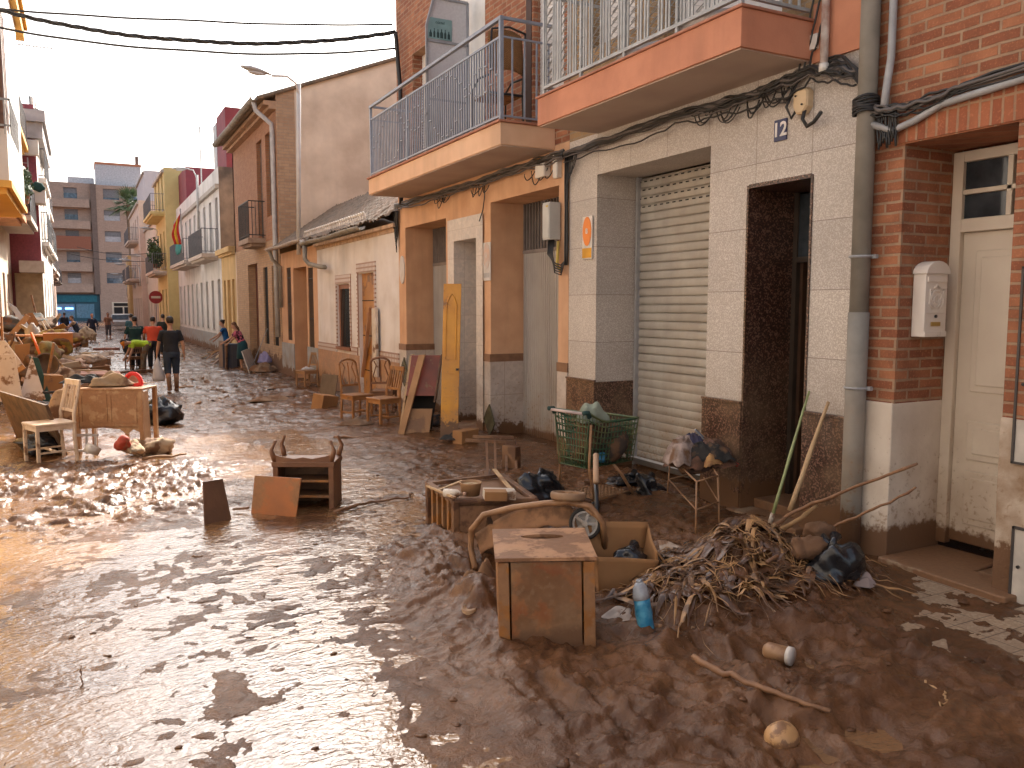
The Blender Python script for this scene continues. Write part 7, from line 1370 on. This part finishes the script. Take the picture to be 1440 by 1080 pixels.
# street litter in the middle distance, each piece on its own
rr = random.Random(77)
lit = [((115, 488), (.55, .4, .35), 'orange brown crate standing on the street beyond the heap', wood_y, 'crate'), ((150, 492), (1.1, .5, .12), 'flat red brown board pile on the street', M('red brown board', (.30, .10, .06)), 'board'), ((143, 514), (.55, .35, .28), 'brown wooden drawer lying on the wet street', wood_dk, 'drawer'), ((190, 524), (1.6, .25, .10), 'long plank under the abandoned chair with the backpack', wood_dk, 'plank'), ((160, 498), (.9, .2, .08), 'dark plank lying on the street behind the drawer', wood_dk, 'plank'), ((127, 497), (.7, .3, .08), 'pale board flat on the street behind the drawer', wood_pl, 'board'), ((262, 545), (.35, .25, .06), 'muddy clod patch right of the walking man', tan_mud, 'clod'), ((205, 540), (.5, .4, .05), 'tan mud flat left of the walking man', tan_mud, 'clod')]
for (px, py), sz, lab, mt_, nm in lit: tag(MB().ob(gp(px, py, sz[2]/2-.02), sz, (0, 0, rr.uniform(-.6, .6))).build(nm, mt_, bevel=.01), lab, nm)
# small splinters, clods and scraps on the street: too many to count
m = MB()
for k in range(900):
    px = rr.uniform(0, 330); py = 470+110*rr.random()**1.3
    p = gp(px, py, .01)
    if p.x < -2 or p.x > 5 or (p.y > 16 and 1.1 < p.x < 2.4 and rr.random() < .8): continue
    if rr.random() < .5 and p.x > .8: continue
    s_ = rr.uniform(.02, .10); a = rr.random()*3; m.ob(p, (s_*rr.uniform(.8, 4), s_, s_*rr.uniform(.2, .8)), (rr.uniform(-.4, .4), rr.uniform(-.4, .4), a))
o = m.build('street_litter', M('mixed splinters', (.36, .22, .13), (.12, .07, .04), 1.3, .8)); tag(o, 'splinters and clods scattered over the wet street', 'litter'); o['kind'] = 'stuff'
m = MB()
for k in range(230):
    if k % 5 == 0: x = rr.uniform(-.3, 2.6); y = rr.uniform(2.5, 7)
    else: x = rr.uniform(2.4, 5.1); y = rr.uniform(2.4, 9)
    zz = max(ground(x, y), float(z0(x, y))-.0); s_ = rr.uniform(.004, .016)*(1 if rr.random() < .9 else 1.8); m.blob((x, y, zz+s_*.1), (s_*rr.uniform(1, 2), s_, s_*.5), k, .5, 10, (0, 0, rr.random()*3))
o = m.build('mud_clods', mud_m, smooth=True); tag(o, 'small lumps of mud scattered over water and mud', 'mud'); o['kind'] = 'stuff'
# dead chair with backpack, white car, trailer far off
chair('chair', 'dark wooden chair with a black backpack, abandoned in the street by the officer', gp(188, 520), R(200), wood_dk, 'slats', hb=.8, group=None)
q = thing('backpack', 'black backpack resting on the dark wooden chair in the street', 'backpack', gp(184, 516, .47)); p = gp(184, 516, .47); MB().blob(p+Vector((0, 0, .25)), (.24, .17, .30), 4, .1, 18).build('body', clothmat('black nylon', (.015, .02, .03)), q, True, world=True); MB().tube([p+Vector((-.1, -.17, .45)), p+Vector((-.12, -.22, .25)), p+Vector((-.1, -.17, .05))], .02, 6).build('strap', black_cable, q, True, world=True)
car = thing('car', 'pale grey car parked far off in front of the apartment block', 'car', gp(173, 463), R(80)); prof = [(-2.0, .35), (-2.05, .75), (-1.5, .88), (-1.0, 1.35), (.6, 1.42), (1.3, .92), (2.0, .80), (2.1, .4)]
MB().prism([(a, b) for a, b in prof], (0, -.8, 0), (1, 0, 0), (0, 0, 1), (0, 1.6, 0)).build('body', M('pale car paint', (.5, .5, .5), rough=.3, bump=0), car, bevel=.06)
MB().prism([(-1.35, .92), (-.95, 1.28), (.55, 1.34), (1.1, .92)], (0, -.82, 0), (1, 0, 0), (0, 0, 1), (0, 1.64, 0)).build('window', glass_d, car)
MB().prism([(-1.42, .95), (-1.05, 1.30), (-1.12, 1.34), (-1.5, .93)], (0, -.68, 0), (1, 0, 0), (0, 0, 1), (0, 1.36, 0)).build('rear_window', glass_d, car)
for a in (-1.3, 1.3):
    for b in (-.78, .78): wheel(car, (a, b, .31), (0, 1, 0), .31, .2, M('tyre black', (.03, .025, .02)), silver)

# ================================================================ PEOPLE
skin = M('skin', (.48, .27, .18), (.42, .23, .15), 9, .55, 0); skin_d = M('tanned skin', (.30, .15, .09), (.25, .12, .07), 9, .55, 0)
def remesh(m, name, mat, par, vox=.013):
    me = bpy.data.meshes.new(name); me.from_pydata(m.v, [], m.f); me.update(); bm = bmesh.new(); bm.from_mesh(me); bmesh.ops.recalc_face_normals(bm, faces=bm.faces); bm.to_mesh(me); bm.free()
    o = bpy.data.objects.new(name, me); COL.objects.link(o); q = o.modifiers.new('r', 'REMESH'); q.mode = 'VOXEL'; q.voxel_size = vox; q.use_smooth_shade = True; s_ = o.modifiers.new('s', 'SMOOTH'); s_.factor = .5; s_.iterations = 3
    me2 = bpy.data.meshes.new_from_object(o.evaluated_get(bpy.context.evaluated_depsgraph_get())); bpy.data.objects.remove(o); me2.materials.clear(); me2.materials.append(mat)
    me2.polygons.foreach_set('use_smooth', [True]*len(me2.polygons)); r = bpy.data.objects.new(name, me2); COL.objects.link(r); r.parent = par; return r
def person(label, loc, face, H=1.72, lean=.05, legs=((.05, .05), (-.05, .15)), arms=((.1, .15, .3), (.1, .15, .3)), shirt=None, sleeve=.95, trouser=None, tlen=1.0, shoe=None, hair=None, hairlen=0, sk=None, wide=1.0, head=0.0, skirt=None, apron=None, cap=None, pack=None, vox=.014):
    """local +Y is forward; legs: (thigh swing, knee bend); arms: (upper swing, outward, elbow bend)"""
    sk = sk or skin; P = thing('person', label, 'person', loc, face); k = H/1.72; V = Vector
    hip = V((0, 0, .90*k)); sp = V((0, math.sin(lean), math.cos(lean))); fwd = V((0, math.cos(lean), -math.sin(lean)))
    chest = hip+sp*.30*k; neck = hip+sp*.50*k; hd = (sp+fwd*(math.sin(head)+.08)).normalized(); hc_ = neck+hd*.175*k
    lg = []
    for s_, (th, kb) in zip((-1, 1), legs):
        h = hip+V((s_*.09*k*wide, 0, -.03)); kn = h+V((s_*.015, math.sin(th), -math.cos(th)))*.42*k; an = kn+V((0, math.sin(th-kb), -math.cos(th-kb)))*.41*k; lg.append((h, kn, an))
    dz = -min(l[2].z for l in lg)+.05*k
    def up_(v): return v+V((0, 0, dz))
    hip, chest, neck, hc_ = map(up_, (hip, chest, neck, hc_)); lg = [tuple(map(up_, l)) for l in lg]
    am = []
    for s_, (sw, outw, el) in zip((-1, 1), arms):
        sh_ = neck-sp*.055*k+V((s_*.175*k*wide, 0, 0)); d1 = (V((s_*math.sin(outw), 0, 0))+(V((0, 0, -1))*math.cos(sw)+V((0, 1, 0))*math.sin(sw))*math.cos(outw)); e = sh_+d1*.28*k; d2 = (V((s_*math.sin(outw*.4), 0, 0))+V((0, 0, -1))*math.cos(sw+el)+V((0, 1, 0))*math.sin(sw+el)).normalized(); w = e+d2*.25*k; am.append((sh_, e, w, d2, s_))
    def torso(g=0.0, z0_=-.12):
        return ([hip+sp*z0_*k, hip, hip+sp*.14*k, chest, hip+sp*.43*k, hip+sp*.485*k], [(.150+g)*k*wide, (.165+g)*k*wide, (.140+g)*k*wide, (.165+g)*k*wide, (.165+g)*k*wide, (.09+g)*k*wide], [.70, .70, .72, .66, .60, .7])
    b = MB(); t_ = torso(); b.tube(t_[0], t_[1], 16, t_[2], rx=(1, 0, 0)); b.tube([neck-sp*.06*k, neck+hd*.10*k], [.058*k, .052*k], 10)
    # head: skull, jaw, nose, ears
    m3 = hd.to_track_quat('Z', 'Y').to_matrix(); fr = (fwd-hd*fwd.dot(hd)).normalized(); sd_ = hd.cross(fr)
    Hh = .115*k; b.tube([hc_+hd*(t*Hh)+fr*o for t, o in ((-.98, .035), (-.75, .025), (-.35, .012), (0, 0), (.4, -.005), (.75, -.008), (.97, -.01), (1.05, -.01))], [x*k for x in (.022, .050, .066, .077, .079, .064, .034, .01)], 14, [1.2, 1.15, 1.2, 1.22, 1.22, 1.2, 1.1, 1], rx=tuple(sd_))
    b.tube([hc_+fr*.085*k+hd*.02*k, hc_+fr*.112*k-hd*.018*k, hc_+fr*.088*k-hd*.03*k], [.008*k, .014*k, .010*k], 6); b.tube([hc_+fr*.08*k-hd*.055*k-sd_*.02*k, hc_+fr*.089*k-hd*.055*k, hc_+fr*.08*k-hd*.055*k+sd_*.02*k], [.006*k, .010*k, .006*k], 6)
    for s_ in (-1, 1): b.tube([hc_+sd_*s_*.074*k+hd*.02*k, hc_+sd_*s_*.086*k-hd*.0*k, hc_+sd_*s_*.076*k-hd*.03*k], [.010*k, .016*k, .009*k], 6)
    for (h, kn, an) in lg:
        b.tube([h, h.lerp(kn, .5), kn, kn.lerp(an, .3), an.lerp(kn, .15), an], [.085*k*wide, .076*k*wide, .055*k, .055*k, .036*k, .036*k], 12); b.tube([an+V((0, -.055*k, -.02*k)), an+V((0, .02, -.018*k)), an+V((0, .12*k, -.03*k)), an+V((0, .175*k, -.035*k))], [.030*k, .042*k, .034*k, .018*k], 10, .8)
    for (sh_, e, w, d2, s_) in am:
        b.tube([sh_+V((-s_*.05, 0, .0)), sh_, sh_.lerp(e, .5), e, e.lerp(w, .35), w], [.05*k, .052*k, .044*k, .036*k, .036*k, .025*k], 10)
        pm = w+d2*.045*k; n1_ = V((0, 1, 0)); b.tube([w, w+d2*.03*k, w+d2*.085*k], [.024*k, .034*k, .032*k], 10, .5, rx=(0, 1, 0))
        cur = V((-s_, 0, 0))
        for f in range(4):
            o_ = n1_*((f-1.5)*.017*k); L = (.075, .085, .080, .062)[f]*k; p0 = w+d2*.08*k+o_; p1 = p0+d2*L*.5+cur*.006*k; b.tube([p0, p1, p1+d2*L*.45+cur*.022*k], [.0095*k, .0088*k, .0075*k], 6)
        p0 = w+d2*.03*k+n1_*.028*k; b.tube([p0, p0+d2*.03*k+n1_*.02*k, p0+d2*.062*k+n1_*.024*k+cur*.01], [.011*k, .010*k, .008*k], 6)
    remesh(b, 'body', sk, P, .0085 if vox < .012 else .0125)
    if shirt:
        b = MB(); t_ = torso(.016, -.10); b.tube(t_[0], t_[1], 16, t_[2], rx=(1, 0, 0))
        for (sh_, e, w, d2, s_) in am:
            q0 = sh_.lerp(e, min(1, sleeve)) if sleeve <= 1 else e; pts = [sh_+V((-s_*.05, 0, -.0)), sh_, sh_.lerp(q0, .5), q0]; rs = [.058*k, .068*k, .062*k, .062*k]
            if sleeve > 1: pts.append(e.lerp(w, .92)); rs.append(.038*k)
            b.tube(pts, rs, 10)
        remesh(b, 'shirt', shirt, P, vox)
    if trouser:
        b = MB(); b.tube([hip-sp*.14*k, hip-sp*.04*k, hip+sp*.10*k], [x*k*wide for x in (.15, .178, .150)], 16, .74, rx=(1, 0, 0))
        for (h, kn, an) in lg:
            e = kn.lerp(an, (tlen-.5)*2*.92) if tlen > .5 else h.lerp(kn, tlen*2); pts = [h+V((0, 0, .03)), h.lerp(kn, .5), kn] if tlen > .5 else [h+V((0, 0, .03)), h.lerp(e, .5)]; pts.append(e); rs = ([.098, .09, .074, .062 if tlen > .8 else .074] if tlen > .5 else [.1, .094, .088]); b.tube(pts, [x*k*wide for x in rs], 12)
        remesh(b, 'trousers', trouser, P, vox)
    if skirt:
        MB().tube([hip+sp*.10*k, hip, hip+V((0, 0, -.25*k)), hip+V((0, 0, -.50*k))], [.16*k*wide, .19*k*wide, .22*k*wide, .24*k*wide], 18, .75, rx=(1, 0, 0)).build('skirt', skirt, P, True)
    for (h, kn, an) in lg:
        f_ = MB().tube([an+V((0, -.065*k, -.022*k)), an+V((0, .02, -.018*k)), an+V((0, .12*k, -.03*k)), an+V((0, .19*k, -.038*k))], [.034*k, .050*k, .040*k, .022*k], 10, .85); f_.tube([an.lerp(kn, .12 if not shoe or shoe[1] == 0 else .75), an], [.055*k, .047*k], 10); f_.build('boot' if shoe and shoe[1] else 'shoe', shoe[0] if shoe else M('muddy shoe', (.10, .055, .03), mud=.6), P, True)
    if hair:
        o_ = hd*.022*k-fr*.014*k; MB().tube([hc_+hd*(t*Hh)-fr*(.022*k+o2)+hd*.012*k for t, o2 in ((-.45, .03), (-.1, .022), (.3, .010), (.7, .0), (1.0, -.004), (1.12, -.004))], [x*k for x in (.055, .072, .084, .074, .045, .012)], 14, [.9, 1.0, 1.12, 1.15, 1.1, 1], rx=tuple(sd_)).build('hair', hair, P, True)
        if hairlen > 0: MB().tube([hc_-fr*.06*k+hd*.02, hc_-fr*.085*k-hd*.10*k, hc_-fr*.08*k-hd*(.10+hairlen)*k], [.07*k, .075*k, .04*k], 12, .6, rx=tuple(sd_)).build('hair', hair, P, True)
        if hairlen < 0: MB().blob(hc_-fr*.10*k+hd*.075*k, (.045*k, .045*k, .042*k), 2, .1, 12).build('hair_bun', hair, P, True)
    if cap:
        MB().tube([hc_+hd*(t*Hh) for t in (.12, .45, .8, 1.08, 1.16)], [x*k for x in (.090, .092, .078, .045, .01)], 14, 1.2, rx=tuple(sd_)).build('cap', cap, P, True); MB().ob(hc_+fr*.14*k+hd*.025*k, (.13*k, .10*k, .012), (-lean-head, 0, 0)).build('cap_peak', cap, P)
    if pack: MB().blob(hip+sp*.27*k-fwd*.20*k, (.15*k, .10*k, .21*k), 3, .08, 16, (-lean, 0, 0)).build('backpack', pack, P, True)
    if apron: MB().tube([hip-sp*.25*k, hip, chest, hip+sp*.44*k], [.185*k, .182*k, .185*k, .14*k], 14, .75, rx=(1, 0, 0)).build('vest', apron, P, True)
    return P, am
blk = clothmat('black cotton', (.010, .011, .014), (.018, .019, .024)); navy = clothmat('dark navy cloth', (.018, .025, .045)); dkhair = M('dark hair', (.018, .012, .010), rough=.6)
p0 = gp(243, 550); man, am = person('man in black T-shirt and dark shorts walking away with a white plastic bag', p0, R(5), 1.90, .06, ((-.10, .30), (.12, .12)), ((.18, .28, .10), (-.10, .28, .25)), blk, .75, clothmat('slate shorts', (.03, .045, .07), (.02, .03, .05)), .58, (M('muddy boot', (.16, .08, .04), mud=.6), 1), dkhair, sk=skin, vox=.011)
w = man.matrix_basis @ am[0][2]; hb_ = thing('carrier_bag', 'white plastic carrier bag held in the left hand of the man in black', 'bag', w-Vector((0, 0, .65))); m = MB(); m.tube([w+Vector((0, .02, -.04)), w+Vector((0, .0, -.12)), w+Vector((0, 0, -.35)), w+Vector((.02, 0, -.60)), w+Vector((.02, 0, -.68))], [.012, .03, .10, .16, .13], 16, .6); m.build('sack', clothmat('white thin plastic', (.62, .60, .60), (.5, .48, .48)), hb_, True, world=True)
MB().tube([w+Vector((.0, .03, .0)), w+Vector((0, .03, -.10))], .012, 6).build('handle', clothmat('white thin plastic', (.62, .6, .6)), hb_, True, world=True)
off, _ = person('officer in a dark green uniform shirt seen from behind', gp(192, 519), R(3), 1.80, .04, ((.0, .05), (.08, .1)), ((.05, .35, .3), (.2, .3, .5)), clothmat('dark green uniform', (.008, .045, .045), (.006, .03, .03)), .8, blk, 1.0, None, dkhair, wide=1.12)
mi = off.matrix_basis; text('GUARDIA CIVIL', .055, 'uniform_word', M('pale print', (.4, .5, .45)), off, mi @ Vector((0, -.165, 1.40)), (math.pi/2, 0, off.rotation_euler.z), .001)
person('man in a bright orange red T-shirt carrying something, seen from behind', gp(217, 519), R(-10), 1.80, .18, ((.1, .1), (-.05, .1)), ((.4, .35, .6), (.3, .4, .5)), clothmat('orange red cotton', (.62, .075, .03), (.52, .06, .025)), .7, blk, 1.0, None, dkhair, wide=1.15)
person('worker bent double in a lime yellow shirt and orange cap', gp(208, 522), R(95), 1.70, 1.45, ((.35, .25), (.2, .2)), ((.2, .1, .2), (.35, .1, .1)), clothmat('lime yellow shirt', (.42, .62, .03), (.35, .52, .03)), .6, clothmat('olive trousers', (.16, .13, .09), mud=.3), 1.0, None, dkhair, cap=M('orange cap', (.75, .25, .02)))
person('dark clothed person standing beyond the orange shirted man', gp(231, 498), R(10), 1.78, .03, ((0, 0), (.05, .05)), ((.2, .2, .4), (.2, .2, .4)), clothmat('dark olive top', (.02, .025, .02)), .8, blk, 1.0, None, dkhair)
person('dark clothed person just left of the officer in the distance', gp(186, 492), R(0), 1.75, .03, ((0, 0), (.1, .1)), ((.2, .2, .4), (.2, .2, .4)), clothmat('teal shirt', (.04, .10, .12)), .8, navy, 1.0, None, dkhair)
person('woman in a blue T-shirt with a hair bun leaning over the debris', gp(320, 512), R(75), 1.62, .22, ((.1, .1), (0, .1)), ((.7, .15, .3), (.6, .15, .2)), clothmat('royal blue cotton', (.01, .10, .28), (.01, .07, .2)), .5, navy, 1.0, None, dkhair, -1)
person('woman in a pink flowered blouse and teal skirt bending forward', gp(342, 521), R(70), 1.62, .38, ((.1, .15), (-.1, .1)), ((.75, .12, .25), (.65, .12, .2)), clothmat('pink flowered blouse', (.55, .13, .20), (.45, .1, .16), pattern=((.02, .012, .02), 14)), .6, None, 1, (M('flat brown shoe', (.2, .1, .05)), 0), M('brown hair', (.13, .06, .03)), .12, skirt=clothmat('teal skirt', (.01, .06, .075)), wide=1.15)
person('grey haired person in a dark cardigan behind the debris heap', gl(46, 492, 27)*1.0-Vector((0, 0, gl(46, 492, 27).z+.2)), R(200), 1.62, .1, ((0, 0), (0, 0)), ((.5, .2, .6), (.5, .2, .6)), clothmat('dark cardigan', (.03, .03, .04)), 1.2, navy, 1.0, None, M('white hair', (.6, .52, .42)))
person('young woman in a white T-shirt with a black backpack and ponytail', gl(74, 492, 27)-Vector((0, 0, gl(74, 492, 27).z+.2)), R(95), 1.62, .05, ((.0, .05), (.1, .1)), ((.5, .15, .7), (.5, .15, .7)), clothmat('white cotton', (.62, .58, .58)), .6, clothmat('pale shorts', (.5, .42, .38)), .5, None, dkhair, .18, pack=clothmat('black pack', (.015, .018, .025)))
person('stooping man in a dark vest handling sacks by the left wall', gp(110, 489), R(80), 1.70, .35, ((.2, .3), (-.1, .1)), ((.8, .2, .3), (.7, .2, .3)), clothmat('tan shirt', (.42, .26, .15)), .9, navy, 1.0, None, M('brown hair', (.13, .06, .03)), apron=clothmat('dark vest', (.015, .02, .035)))
person('person in an open dark jacket over a pale top facing the camera', gp(131, 480), R(185), 1.68, .0, ((.1, .1), (-.05, .1)), ((.1, .35, .2), (.1, .35, .2)), clothmat('dark jacket', (.02, .03, .06)), 1.2, clothmat('black leggings', (.02, .02, .03)), 1.0, None, M('reddish hair', (.25, .1, .05)))
person('person in brown clothes facing the camera near the apartment block', gp(153, 476), R(190), 1.72, .05, ((.05, .05), (-.05, .05)), ((.3, .25, .9), (.3, .25, .9)), clothmat('brown shirt', (.26, .14, .09)), .9, clothmat('grey trousers', (.08, .08, .09)), .8, None, dkhair, sk=skin_d)
person('distant walker in dark clothes beside the left row', gp(92, 474), R(20), 1.70, .0, ((.2, .1), (-.2, .1)), ((.2, .15, .2), (-.2, .15, .2)), navy, 1.2, blk, 1.0, None, dkhair)
